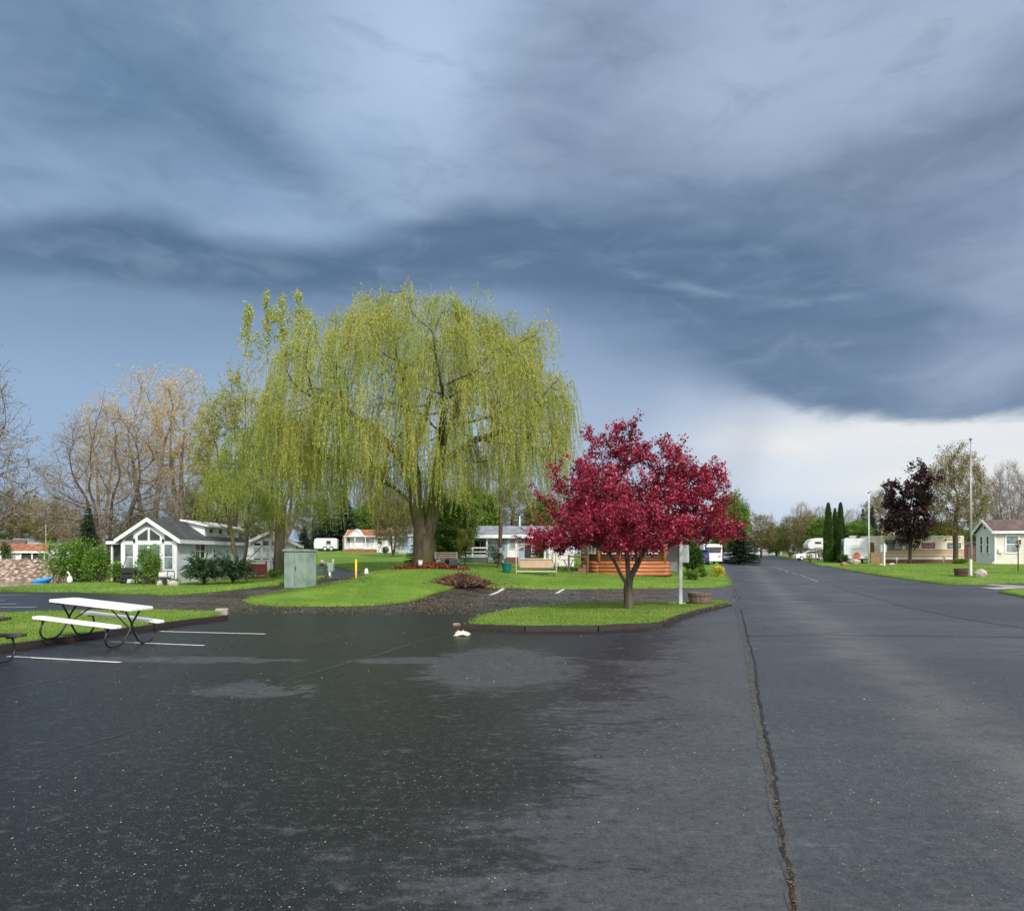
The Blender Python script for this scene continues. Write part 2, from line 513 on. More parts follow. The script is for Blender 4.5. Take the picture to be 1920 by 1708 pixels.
# clear air and rain below the storm base
below = nt.mix(nt.sstep(azw, -32, 6), srgb(136, 164, 194), srgb(146, 168, 198))
below = nt.mix(nt.sstep(el, 20, 8), below, nt.mix(nt.sstep(az, -32, 4), srgb(153, 179, 210), srgb(168, 187, 214)))
lit = nt.m('MULTIPLY', nt.sstep(azw, 7, 21), nt.sstep(elw, 13.5, 7.5))
below = nt.mix(lit, below, srgb(222, 229, 238))
below = nt.mix(nt.m('MULTIPLY', blob(1560, 930, 9, 2.2), .55), below, srgb(214, 228, 244))
below = nt.mix(nt.m('MULTIPLY', blob(1700, 900, 9, 1.4, 10), .7), below, srgb(244, 240, 238))
below = nt.mix(nt.m('MULTIPLY', blob(1700, 810, 12, 1.6, 0), .6), below, srgb(244, 244, 242))
below = nt.mix(nt.m('MULTIPLY', nt.sstep(nB, .02, .2), nt.m('MULTIPLY', lit, .6)), below, srgb(248, 244, 240))
below = nt.mix(nt.m('MULTIPLY', blob(1440, 960, 8, 1.6), .5), below, srgb(178, 206, 238))
below = nt.mix(nt.m('MULTIPLY', blob(1190, 630, 8, 4.0, -20), .42), below, srgb(118, 142, 174))
below = nt.mix(nt.m('MULTIPLY', blob(60, 570, 22, 3.2, 0), .6), below, srgb(124, 152, 184))
below = nt.mix(nt.m('MULTIPLY', blob(640, 590, 16, 2.6, 0), .6), below, srgb(118, 142, 172))
below = nt.mix(nt.m('MULTIPLY', blob(1395, 850, 1.7, 7, -14), .45), below, srgb(188, 196, 212))
below = nt.mix(nt.m('MULTIPLY', blob(1250, 880, 1.3, 6, -14), .3), below, srgb(196, 208, 226))
# upper cloud deck
up = nt.mix(nt.sstep(azw, -30, 25), srgb(138, 162, 190), srgb(160, 177, 205))
up = nt.mix(nt.m('MULTIPLY', blob(790, 120, 9.5, 10, 0), .95), up, srgb(184, 206, 234))
up = nt.mix(nt.m('MULTIPLY', blob(660, 260, 6, 3.5, -18), .7), up, srgb(172, 196, 226))
up = nt.mix(nt.m('MULTIPLY', blob(250, 190, 12, 6.5, -12), .95), up, srgb(104, 136, 167))
up = nt.mix(nt.m('MULTIPLY', blob(520, 300, 7, 2.4, -28), .8), up, srgb(102, 130, 160))
up = nt.mix(nt.m('MULTIPLY', blob(120, 330, 16, 2.6, -6), .65), up, srgb(140, 170, 202))
up = nt.mix(nt.m('MULTIPLY', blob(560, 400, 10, 1.5, -14), .7), up, srgb(142, 170, 204))
up = nt.mix(nt.m('MULTIPLY', blob(1060, 220, 7, 5, 25), .6), up, srgb(124, 142, 172))
up = nt.mix(nt.m('MULTIPLY', blob(1420, 130, 7, 4, 15), .6), up, srgb(176, 194, 220))
up = nt.mix(nt.m('MULTIPLY', blob(1780, 60, 9, 5, 0), .6), up, srgb(174, 190, 214))
up = nt.mix(nt.m('MULTIPLY', blob(1780, 290, 14, 3.0, 8), .75), up, srgb(112, 130, 157))
up = nt.mix(nt.m('MULTIPLY', blob(1250, 420, 14, 4.2, -4), .8), up, srgb(106, 130, 158))
up = nt.mix(nt.m('MULTIPLY', blob(1800, 420, 8, 2.2, 8), .6), up, srgb(132, 148, 180))
up = nt.mix(nt.m('MULTIPLY', blob(1550, 480, 12, 3.4, -10), .7), up, srgb(98, 122, 150))
up = nt.mix(nt.m('MULTIPLY', nt.sstep(nB, -.02, .25), .28), up, srgb(178, 198, 224))
up = nt.mix(nt.m('MULTIPLY', nt.sstep(nB, .02, -.26), .26), up, srgb(94, 119, 146))
# the shelf band
band_c = nt.mix(nt.sstep(az, -25, 20), srgb(84, 112, 142), srgb(90, 116, 146))
band_c = nt.mix(nt.m('MULTIPLY', nt.sstep(nS, -.05, .25), .35), band_c, srgb(122, 146, 178))
band_c = nt.mix(nt.m('MULTIPLY', nt.sstep(nS, .02, -.25), .25), band_c, srgb(74, 96, 128))
tdist = nt.m('SUBTRACT', top, elw)
soft_t = nt.sstep(nt.m('ADD', tdist, nt.m('MULTIPLY', nC, 2.2)), -.6, 1.7)
band = nt.m('MULTIPLY', soft_t, nt.lin(az, 12, 36, 1.0, .72))
cl = nt.mix(nt.m('MULTIPLY', band, .93), up, band_c)
wl = nt.m('ADD', blob(1560, 560, 9, .26, 2), nt.m('ADD', blob(1200, 505, 4.5, .3, -20), blob(1330, 548, 4.5, .26, -12)))
cl = nt.mix(nt.m('MULTIPLY', wl, nt.sstep(nC, -.18, .12, .05, .5), clamp=True), cl, srgb(134, 156, 184))
cl = nt.mix(nt.m('MULTIPLY', blob(1860, 690, 4.5, 1.6, 10), .8), cl, srgb(160, 175, 202))
cl = nt.mix(nt.m('MULTIPLY', blob(1900, 610, 4, 1.3, 14), .6), cl, srgb(150, 166, 196))
edge_w = nt.m('ADD', nt.lin(az, 8, 17, 1.5, .7), nt.m('MULTIPLY', blob(1230, 640, 7, 9), 3.0))
bdist = nt.m('SUBTRACT', nt.m('ADD', elw, nt.m('MULTIPLY', nC, 2.2)), bot)
mask = nt.sstep(nt.m('DIVIDE', bdist, edge_w), -.9, .9)
front = nt.mix(mask, below, cl)
front = nt.mix(nt.m('MULTIPLY', nt.m('MULTIPLY', nt.sstep(nC, -.02, .24), mask), .16), front, srgb(180, 198, 222))
front = nt.mix(nt.m('MULTIPLY', nt.m('MULTIPLY', nt.sstep(nC, .02, -.24), mask), .20), front, srgb(70, 92, 122))
# broken bright cloud overhead; unseen sky behind the camera brightened to light the scene
over = nt.mix(nt.sstep(nA, -.12, .16), srgb(188, 200, 222), srgb(238, 240, 245))
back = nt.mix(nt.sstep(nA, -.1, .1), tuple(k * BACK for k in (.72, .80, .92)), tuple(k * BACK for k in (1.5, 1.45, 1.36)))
front = nt.mix(nt.sstep(el, 40, 62), front, over)
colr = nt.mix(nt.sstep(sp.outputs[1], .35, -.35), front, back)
colr = nt.mix(1.0, colr, (10, 10, 10), 'MULTIPLY')
colr = nt.mix(.94, sky.outputs[0], colr)
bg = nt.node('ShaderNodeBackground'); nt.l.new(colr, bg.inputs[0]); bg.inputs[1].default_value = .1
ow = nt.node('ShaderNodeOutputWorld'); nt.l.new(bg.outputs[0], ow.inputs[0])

# ================================================================ ground materials
def mat_grass(name, c0, c1, c2):
    m, nt, b = new_mat(name)
    ps = nt.node('ShaderNodeNewGeometry').outputs['Position']
    big = nt.noise(ps, .22, 5, .55)
    mid = nt.noise(ps, 1.7, 5, .6)
    fine = nt.noise(ps, 26.0, 4, .7)
    c = nt.mix(nt.sstep(big, .35, .68), c0, c1)
    c = nt.mix(nt.m('MULTIPLY', nt.sstep(mid, .45, .75), .55), c, c2)
    c = nt.mix(nt.m('MULTIPLY', nt.sstep(fine, .4, .7), .5), c, tuple(k * .45 for k in c0))
    nt.put(b.inputs['Base Color'], c)
    b.inputs['Roughness'].default_value = .8; b.inputs['Specular IOR Level'].default_value = .15
    nt.l.new(nt.bump(fine, .7, .04), b.inputs['Normal'])
    return m
MT['lawn'] = mat_grass('mown_grass', (.085, .175, .018), (.165, .285, .035), (.25, .31, .075))
MT['blade'] = leaf('grass_blades', [(0, (.085, .175, .018)), (.6, (.155, .275, .034)), (1, (.26, .33, .08))], .3, .5, (.25, .31, .075), .55)

def mat_asphalt():
    m, nt, b = new_mat('worn_asphalt')
    ps = nt.node('ShaderNodeNewGeometry').outputs['Position']
    s3 = nt.node('ShaderNodeSeparateXYZ'); nt.l.new(ps, s3.inputs[0])
    x, y = s3.outputs[0], s3.outputs[1]
    s = nt.m('SUBTRACT', x, nt.m('MULTIPLY', y, .28))          # metres across the road
    streak = nt.noise(nt.comb(nt.m('MULTIPLY', x, .5), nt.m('MULTIPLY', y, .95)), 1.0, 8, .66, .5)
    streak2 = nt.noise(nt.comb(nt.m('MULTIPLY', x, 2.4), nt.m('MULTIPLY', y, 3.6), 3.0), 1.0, 8, .7, .4)
    big = nt.noise(ps, .16, 4, .5)
    mid = nt.noise(ps, .9, 6, .6)
    fine = nt.noise(ps, 42.0, 3, .7)
    med = nt.noise(ps, 11.0, 5, .75)
    grit = nt.noise(ps, 95.0, 3, .7)
    st = nt.m('SUBTRACT', streak, .5); st2 = nt.m('SUBTRACT', streak2, .5)
    e = nt.m('ADD', nt.m('ADD', nt.m('ADD', s, 1.25), nt.m('MULTIPLY', st, 4.2)), nt.m('MULTIPLY', st2, 2.4))
    brk = nt.noise(nt.comb(nt.m('MULTIPLY', x, 5.0), nt.m('MULTIPLY', y, 9.0), 7.0), 1.0, 6, .7, .3)
    base_d = nt.sstep(e, -1.5, 1.3)
    rag = nt.sstep(nt.m('ADD', e, nt.m('MULTIPLY', nt.m('SUBTRACT', brk, .5), 4.5)), -.35, .35)
    dry = nt.m('ADD', nt.m('MULTIPLY', base_d, .5), nt.m('MULTIPLY', rag, .5))
    # dry patch in the middle of the lot and a few smaller ones
    def ell(cx, cy, rx, ry, k=2.2):
        u = nt.m('DIVIDE', nt.m('SUBTRACT', x, cx), rx); v = nt.m('DIVIDE', nt.m('SUBTRACT', y, cy), ry)
        r = nt.m('SQRT', nt.m('ADD', nt.m('MULTIPLY', u, u), nt.m('MULTIPLY', v, v)))
        return nt.sstep(nt.m('ADD', r, nt.m('ADD', nt.m('MULTIPLY', st, k), nt.m('MULTIPLY', st2, k * 1.0))), 1.2, .8)
    pt = nt.m('MAXIMUM', nt.m('MAXIMUM', ell(-.15, 11.9, 1.15, 2.3, 1.6), ell(-3.3, 9.9, .75, .5, 3.6)), nt.m('MAXIMUM', ell(-5.6, 12.6, 2.2, .35, 3.2), ell(-1.6, 12.6, 1.2, .4, 2.6)))
    dry = nt.m('MAXIMUM', dry, nt.m('MULTIPLY', pt, nt.lin(brk, .35, .6, .5, .95)))
    darkc = nt.mix(nt.sstep(big, .35, .65), (.0075, .0088, .0090), (.0125, .0142, .0142))
    greyc = nt.mix(nt.sstep(mid, .3, .7), (.058, .061, .067), (.071, .075, .082))
    roadc = nt.mix(nt.sstep(nt.m('ADD', big, nt.m('MULTIPLY', st, .5)), .35, .7), (.044, .048, .056), (.063, .067, .074))
    on_road = nt.sstep(s, .25, .5)
    lotc = nt.mix(dry, darkc, greyc)
    c = nt.mix(on_road, lotc, roadc)
    # swaths of fine seed dust that tyres leave on the road
    def swath(c0, wd, amt):
        u = nt.m('DIVIDE', nt.m('ADD', nt.m('SUBTRACT', s, c0), nt.m('MULTIPLY', st, 1.1)), wd)
        g = nt.m('EXPONENT', nt.m('MULTIPLY', nt.m('MULTIPLY', u, u), -1.0))
        return nt.m('MULTIPLY', g, nt.m('MULTIPLY', nt.sstep(mid, .2, .65), amt))
    c = nt.mix(swath(2.5, .6, .6), c, (.140, .137, .128))
    c = nt.mix(nt.m('MULTIPLY', swath(5.4, 1.3, .4), nt.sstep(y, 8, 20)), c, (.09, .087, .078))
    # brown leaf stain behind the island
    ls = nt.m('MULTIPLY', nt.m('MULTIPLY', nt.sstep(y, 21.5, 27), nt.sstep(y, 60, 40)), nt.m('MULTIPLY', nt.sstep(s, .4, -1.5), nt.sstep(x, -17, -11)))
    c = nt.mix(nt.m('MULTIPLY', ls, nt.sstep(nt.m('ADD', mid, st), .3, .6)), c, (.075, .055, .042))
    # older seams, streaks
    c = nt.mix(nt.m('MULTIPLY', nt.m('MULTIPLY', nt.sstep(st2, .06, .2), nt.sstep(brk, .38, .6)), .45), c, (.13, .134, .138))
    c = nt.mix(nt.m('MULTIPLY', nt.sstep(st2, -.08, -.22), .22), c, (.016, .017, .018))
    c = nt.mix(nt.m('MULTIPLY', nt.sstep(fine, .42, .68), .6), c, nt.mix(.6, c, (.0, .0, .0)))
    c = nt.mix(nt.m('MULTIPLY', nt.sstep(med, .50, .36), .5), c, nt.mix(.6, c, (.0, .0, .0)))
    c = nt.mix(nt.m('MULTIPLY', nt.sstep(med, .53, .68), .5), c, nt.mix(.5, c, (.16, .16, .16)))
    c = nt.mix(nt.m('MULTIPLY', nt.sstep(grit, .59, .72), .5), c, (.27, .26, .24))
    vo = nt.node('ShaderNodeTexVoronoi'); nt.l.new(ps, vo.inputs['Vector']); vo.inputs['Scale'].default_value = 16.0
    dn = nt.noise(ps, .55, 5, .65)
    sp_ = nt.m('MULTIPLY', nt.sstep(vo.outputs['Distance'], .13, .06), nt.sstep(dn, .42, .7))
    c = nt.mix(nt.m('MULTIPLY', sp_, .5), c, (.42, .40, .35))
    nt.put(b.inputs['Base Color'], c)
    rg = nt.mix(nt.m('MAXIMUM', dry, on_road), (.38, .38, .38), (.52, .52, .52))
    rg = nt.mix(nt.m('MULTIPLY', nt.sstep(nt.m('ADD', streak, big), .95, 1.2), .6), rg, (.36, .36, .36))
    nt.put(b.inputs['Roughness'], rg)
    b.inputs['Specular IOR Level'].default_value = .28
    h = nt.m('ADD', nt.m('MULTIPLY', grit, .6), nt.m('ADD', fine, nt.m('MULTIPLY', st2, .6)))
    nt.l.new(nt.bump(h, .5, .006), b.inputs['Normal'])
    return m
MT['asphalt'] = mat_asphalt()
MT['drive'] = plain('drive_asphalt', (.085, .09, .105), .7, .25, .8, bump=.3, bscale=60)
MT['paint'] = plain('worn_road_paint', (.62, .62, .6), .7, .25, 6)
MT['paint_faint'] = plain('faded_road_paint', (.24, .24, .24), .7, .5, 3)
MT['crack'] = plain('crack_filler', (.016, .015, .014), .9, .3, 6, bump=.6)
MT['seam'] = plain('seam_tar', (.018, .019, .021), .8, .3, 6)
MT['dry_tar'] = plain('scuffed_tar', (.058, .056, .053), .8, .3, 3)

# ================================================================ ground sheets
def grid(name, xs, ys, off, mat):
    X, Y = np.meshgrid(xs, ys)
    Z = Tz(X, Y) + off
    V = np.stack([X.ravel(), Y.ravel(), Z.ravel()], 1)
    nx, ny = len(xs), len(ys)
    i = np.arange(nx - 1); j = np.arange(ny - 1)
    a = (j[:, None] * nx + i[None]).ravel()
    return np_mesh(name, V, np.stack([a, a + 1, a + nx + 1, a + nx], 1), mat, smooth=True)
def spread(a, b, step, far, fstep):
    return np.unique(np.concatenate([np.arange(a, b + .01, step), np.linspace(b, far, max(2, int((far - b) / fstep)))]))
gx = np.concatenate([np.linspace(-700, -100, 13)[:-1], np.arange(-100, 100.1, 2), np.linspace(100, 700, 13)[1:]])
gy = np.concatenate([np.linspace(-300, -20, 8)[:-1], np.arange(-20, 210, 2), np.linspace(210, 900, 16)[1:]])
g = grid('ground', gx, gy, -.2, MT['lawn']); tag(g, 'grassy earth reaching to the tree line beyond the park', kind='structure')
ax = np.concatenate([np.arange(-34, 34.1, 1.0), np.arange(36, 70, 2.)])
ay = np.concatenate([np.arange(-10, 70, 1.0), np.arange(70, 232, 3.)])
g = grid('road', ax, ay, 0.0, MT['asphalt']); tag(g, 'worn dark asphalt of the parking lot and the road leading away', kind='structure')

def sheet(name, poly, off, mat, res, label, skirt=.12, kind='structure', bump=0.0, yres=None):
    """a draped sheet with a closed outline; its edge turns down"""
    P = []
    n = len(poly)
    for i in range(n):
        a = np.array(poly[i]); b = np.array(poly[(i + 1) % n])
        k = max(1, int(np.linalg.norm(b - a) / res))
        for t in range(k): P.append(a + (b - a) * t / k)
    P = np.array(P)
    mn, mx = P.min(0), P.max(0)
    xs = np.arange(mn[0], mx[0], res); ys = np.arange(mn[1], mx[1], res)
    X, Y = np.meshgrid(xs, ys); Q = np.stack([X.ravel(), Y.ravel()], 1)
    Q = Q + rng.uniform(-.2, .2, Q.shape) * res
    Q = Q[inside(Q, P)]
    d = np.full(len(Q), 1e9)
    for i in range(0, len(P), 1): d = np.minimum(d, ((Q - P[i]) ** 2).sum(1))
    Q = Q[d > (res * .45) ** 2]
    pts = [Vector(p) for p in np.concatenate([P, Q])]
    m = len(P)
    vv, ee, ff, *_ = delaunay_2d_cdt(pts, [(i, (i + 1) % m) for i in range(m)], [list(range(m))], 1, 1e-4)
    V = np.array([(v[0], v[1]) for v in vv])
    Z = Tz(V[:, 0], V[:, 1]) + off
    edge_d = np.full(len(V), 1e9)
    V3 = np.column_stack([V, Z])
    Fc = np.array([f for f in ff if len(f) == 3])
    # wind upward
    A, B, C = V[Fc[:, 0]], V[Fc[:, 1]], V[Fc[:, 2]]
    cr = (B[:, 0] - A[:, 0]) * (C[:, 1] - A[:, 1]) - (B[:, 1] - A[:, 1]) * (C[:, 0] - A[:, 0])
    Fc[cr < 0] = Fc[cr < 0][:, ::-1]
    # skirt on boundary edges
    from collections import Counter
    cnt = Counter()
    for f in Fc:
        for a, b in ((f[0], f[1]), (f[1], f[2]), (f[2], f[0])): cnt[(min(a, b), max(a, b))] += 1
    low = {}
    extra = []; q4 = []
    for f in Fc:
        for a, b in ((f[0], f[1]), (f[1], f[2]), (f[2], f[0])):
            if cnt[(min(a, b), max(a, b))] == 1:
                for k in (a, b):
                    if k not in low:
                        low[k] = len(V3) + len(extra); extra.append((V3[k, 0], V3[k, 1], V3[k, 2] - skirt))
                q4.append((b, a, low[a], low[b]))
    if skirt: V3 = np.concatenate([V3, np.array(extra)])
    o = np_mesh(name, V3, [Fc] + ([np.array(q4)] if skirt else []), mat, smooth=False)
    return tag(o, label, kind=kind)

def inside(Q, P):
    x, y = Q[:, 0], Q[:, 1]
    c = np.zeros(len(Q), bool)
    j = len(P) - 1
    for i in range(len(P)):
        xi, yi = P[i]; xj, yj = P[j]
        with np.errstate(divide='ignore', invalid='ignore'):
            t = (yi > y) != (yj > y)
            c ^= t & (x < (xj - xi) * (y - yi) / (yj - yi + 1e-12) + xi)
        j = i
    return c
def smooth_poly(P, it=1):
    P = [np.array(p, float) for p in P]
    for _ in range(it):
        o = []
        for i in range(len(P)):
            a, b = P[i], P[(i + 1) % len(P)]
            o += [a * .75 + b * .25, a * .25 + b * .75]
        P = o
    return [tuple(p) for p in P]
H = lambda L, off=LAWN: [hit(px, py, off) for px, py in L]

isl = H([(886, 1169.5), (1000, 1174), (1100, 1173), (1180, 1170), (1236, 1166), (1268, 1154), (1300, 1145), (1368, 1130), (1340, 1125), (1250, 1128), (1150, 1129), (1050, 1133), (960, 1142), (905, 1154)], .11)
sheet('lawn', isl, .11, MT['lawn'], .35, 'small green lawn island under the crimson tree', .15)
lisl = H([(-330, 1262), (-150, 1232), (0, 1207), (150, 1188), (300, 1170), (412, 1152), (404, 1146), (270, 1143), (100, 1146), (0, 1149), (-200, 1153), (-420, 1158)], .1)
sheet('lawn', lisl, .10, MT['lawn'], .4, 'green lawn island under the white picnic table', .15)
main_front = [(590, 1098.5), (520, 1109), (475, 1118), (459, 1125), (472, 1130.5), (520, 1132.5), (600, 1133.5), (700, 1132), (760, 1126), (795, 1117), (822, 1107), (850, 1099), (890, 1096.5), (925, 1099.5), (1000, 1101), (1200, 1100.5), (1340, 1099), (1366, 1096), (1368, 1092), (1360, 1078), (1352, 1064), (1350, 1056), (1362, 1050.5), (1385, 1047)]
drive_up = [(540, 1057), (595, 1060), (640, 1064), (676, 1071), (688, 1076)]
drive_lo = [(690, 1080), (660, 1086.5), (620, 1093)]
main = H(main_front) + [(49, 150), (49, 175), (55, 205), (50, 260), (-80, 260), (-80, 75)] + H(drive_up) + H(drive_lo)
sheet('lawn', main, LAWN, MT['lawn'], 1.0, 'rising green lawn with the willow, gazebo and cottages on it')
left = [(-70, 49.6), (-70, 52.2), (-36.2, 52.4), (-33.6, 54.6), (-33.2, 60), (-35.6, 67), (-37, 80), (-62, 84), (-95, 84), (-95, 105), (-90, 150), (-60, 75), (-18, 70)] + H([(598, 1066), (612, 1072), (600, 1083), (560, 1090.5), (500, 1096), (430, 1103.5), (350, 1111), (300, 1113.5), (240, 1111), (150, 1107.5), (60, 1107)]) if False else [(-95, 84), (-60, 82), (-37, 80), (-35.6, 67), (-33.2, 60), (-33.6, 54.6), (-36.2, 52.4), (-70, 52.2), (-70, 49.8)] + H([(-10, 1106.8), (60, 1107), (150, 1107.5), (240, 1111), (300, 1113.5), (350, 1111), (430, 1103.5), (500, 1096), (560, 1090.5), (600, 1083), (612, 1072), (598, 1066)]) + [(-18, 70), (-30, 110), (-90, 150)]
sheet('lawn', left, LAWN, MT['lawn'], 1.0, 'green verge below the bushes and the gable cottage')
right = H([(1478, 1046.5), (1500, 1050.5), (1520, 1055), (1560, 1062), (1600, 1070), (1650, 1077.5), (1700, 1084.5), (1740, 1090), (1770, 1093.2), (1830, 1093.6), (1925, 1090.5), (2040, 1087)]) + [(66, 60), (90, 120), (90, 230), (66, 230), (65, 190)]
sheet('lawn', right, LAWN, MT['lawn'], 1.0, 'green lawn with the flagpoles and the trailer')
sheet('lawn', H([(1872, 1108), (1895, 1103.5), (1930, 1101.5), (2030, 1099), (2100, 1112), (2000, 1128), (1925, 1118.5)]), LAWN, MT['lawn'], .5, 'small corner of lawn at the road bend')
# far woods floor left of the pond, banks
sheet('path', H([(1838, 1095.5), (1860, 1095.5), (1950, 1099), (1900, 1101)], .03), .03, MT['concrete'], .5, 'pale concrete strip across the road edge', .02)
sheet('path', H([(1830, 1101.6), (1870, 1100.2), (1960, 1097.2), (1960, 1100), (1868, 1104)], .035), .035, MT['concrete'], .5, 'pale concrete strip beside the lawn corner', .02)

# ---------------------------------------------------------------- pond and its stone bank
pond = plain('pond_water', (.10, .085, .06), .06, .2, .3, spec=.5)
P = [(-130, 51.8), (-36, 51.8), (-33, 54), (-32.6, 60), (-35, 68), (-44, 71.5), (-130, 71.5)]
mb = MB(); mb.add([(x, y, -.6) for x, y in P], [tuple(range(len(P)))])
tag(mb.build('water', pond), 'brown still pond water below the stone bank', kind='structure')
def mat_stone():
    m, nt, b = new_mat('stone_riprap')
    ps = nt.node('ShaderNodeNewGeometry').outputs['Position']
    vo = nt.node('ShaderNodeTexVoronoi'); nt.l.new(ps, vo.inputs['Vector']); vo.inputs['Scale'].default_value = 2.4
    c = nt.ramp(vo.outputs['Color'], [(.1, (.30, .215, .155)), (.5, (.44, .34, .26)), (.9, (.56, .48, .39))])
    c = nt.mix(nt.sstep(vo.outputs['Distance'], .34, .6), c, (.17, .11, .08))
    nt.put(b.inputs['Base Color'], c); b.inputs['Roughness'].default_value = .9
    nt.l.new(nt.bump(nt.m('SUBTRACT', 1.0, vo.outputs['Distance']), 1.0, .25), b.inputs['Normal'])
    return m
xs = np.arange(-120, -32, .5); ys = np.linspace(69.0, 79.5, 24)
X, Y = np.meshgrid(xs, ys)
t = np.clip((Y - 69.5) / 8.2, 0, 1)
Zb = -.80 + 2.0 * t ** .85 + rng.normal(0, .09, X.shape)
fade = np.clip((X + 41) / 8, 0, 1)
Zb -= fade * .9
V = np.stack([X.ravel(), Y.ravel(), Zb.ravel()], 1)
nx = len(xs); a = (np.arange(len(ys) - 1)[:, None] * nx + np.arange(nx - 1)[None]).ravel()
tag(np_mesh('stone_bank', V, np.stack([a, a + 1, a + nx + 1, a + nx], 1), mat_stone()), 'slope of tan fieldstones above the pond', kind='structure')

# ---------------------------------------------------------------- grass blades, denser near
def blades(poly, n, off, dmax, h, name='grass', lab='fine mown blades of the lawn', edge=True):
    P = np.array(poly)
    mn, mx = P.min(0), P.max(0); mx[1] = min(mx[1], dmax)
    Q = rng.uniform(mn, mx, (n * 3, 2))
    Q = Q[inside(Q, P)][:n]
    if edge:   # thicker fringe along the outline
        E = []
        for i in range(len(P)):
            a, b = P[i], P[(i + 1) % len(P)]
            L = np.linalg.norm(b - a)
            if max(a[1], b[1]) > dmax or L > 30: continue
            k = int(L * 90)
            t = rng.random(k)[:, None]
            E.append(a + (b - a) * t + rng.normal(0, .075, (k, 2)))
        if E: Q = np.concatenate([Q] + E)
    n = len(Q)
    z = Tz(Q[:, 0], Q[:, 1]) + off
    dist = Q[:, 1]
    wd = .004 + .00042 * dist
    hh = h * rng.uniform(.5, 1.2, n)
    a = rng.uniform(0, PI, n)
    lean = rng.normal(0, .35, (n, 2)) * hh[:, None]
    c, s_ = np.cos(a) * wd, np.sin(a) * wd
    base = np.column_stack([Q, z - .01])
    V = np.empty((n, 3, 3))
    V[:, 0] = base + np.column_stack([c, s_, np.zeros(n)])
    V[:, 1] = base - np.column_stack([c, s_, np.zeros(n)])
    V[:, 2] = base + np.column_stack([lean, hh])
    o = np_mesh(name, V.reshape(-1, 3), np.arange(n * 3).reshape(-1, 3), MT['blade'])
    return tag(o, lab, kind='stuff')
blades(isl, 90000, .11, 60, .045, lab='mown blades on the island under the crimson tree')
blades(lisl, 50000, .10, 60, .045, lab='mown blades on the island with the white picnic table')
blades(main, 170000, LAWN, 60, .045, lab='mown blades on the rising willow lawn')
blades(left, 30000, LAWN, 60, .06, lab='mown blades on the verge below the bushes')
blades(right, 60000, LAWN, 75, .05, lab='mown blades on the lawn by the trailer')

# ---------------------------------------------------------------- markings, seams, cracks
def strip(name, pts, wd, off, mat, label, jag=0.0, res=.4, wob=0.0):
    """a flat strip along a ground polyline"""
    P = [np.array(p, float) for p in pts]
    L = []
    for a, b in zip(P, P[1:]):
        k = max(1, int(np.linalg.norm(b - a) / res))
        for t in range(k): L.append(a + (b - a) * t / k)
    L.append(P[-1]); L = np.array(L)
    T = np.gradient(L, axis=0); T /= np.linalg.norm(T, axis=1)[:, None] + 1e-9
    N = np.column_stack([-T[:, 1], T[:, 0]])
    k = len(L)
    if wob: L = L + N * (np.cumsum(rng.normal(0, wob, k)) * .5 + rng.normal(0, wob, k))[:, None]
    wl = wd / 2 * (1 + rng.uniform(-jag, jag, k)); wr = wd / 2 * (1 + rng.uniform(-jag, jag, k))
    A = L + N * wl[:, None]; B = L - N * wr[:, None]
    V = np.concatenate([A, B])
    V = np.column_stack([V, Tz(V[:, 0], V[:, 1]) + off])
    i = np.arange(k - 1)
    o = np_mesh(name, V, np.stack([i, i + k, i + k + 1, i + 1], 1), mat)
    return tag(o, label, kind='structure')
G0 = lambda L: H(L, 0.004)
for a, b, lab in [((300, 1184), (497, 1188.5), 'white bay line just right of the white picnic table'), ((205, 1203), (383, 1210.5), 'white bay line under the white picnic table'), ((15, 1231), (226, 1242), 'white bay line nearest the brown picnic table')]:
    strip('road_marking', G0([a, b]), .085, .006, MT['paint'], lab)
for a, b, lab in [((-60, 1117.6), (47, 1114.6), 'far bay line by the verge'), ((-60, 1127), (10, 1125.5), 'short bay line on the far lot'), ((-60, 1133), (31, 1132), 'middle bay line on the far lot'), ((-60, 1139), (69, 1138), 'nearest bay line on the far lot')]:
    strip('road_marking', G0([a, b]), .1, .006, MT['paint'], lab)
for a, b, lab in [((918, 1115.5), (944, 1103.2), 'slanting bay line by the brush pile'), ((1043, 1112.5), (1061, 1101.2), 'slanting bay line behind the island')]:
    strip('road_marking', G0([a, b]), .16, .006, MT['paint'], lab)
cl_ = G0([(1443, 1062.5), (1480, 1073), (1510, 1081.5), (1534, 1091)])
for i in range(11):
    t0 = i / 11; t1 = t0 + rng.uniform(.045, .085)
    f = lambda t: np.array([np.interp(t, np.linspace(0, 1, 4), [p[k] for p in cl_]) for k in (0, 1)])
    strip('road_marking', [f(t0), f(t1)], .10, .006, MT['paint_faint'], 'worn white dash of the road centre line', .5)
crk = G0([(1494, 1730), (1482, 1640), (1456, 1520), (1432, 1400), (1412, 1290), (1399, 1220), (1389, 1175), (1381, 1142)])
strip('road_crack', crk, .055, .004, MT['dry_tar'], 'scuffed tar along the road joint', .6, .12, .004)
strip('road_crack', crk, .026, .008, MT['crack'], 'long open joint between the lot and the road', .8, .06, .006)
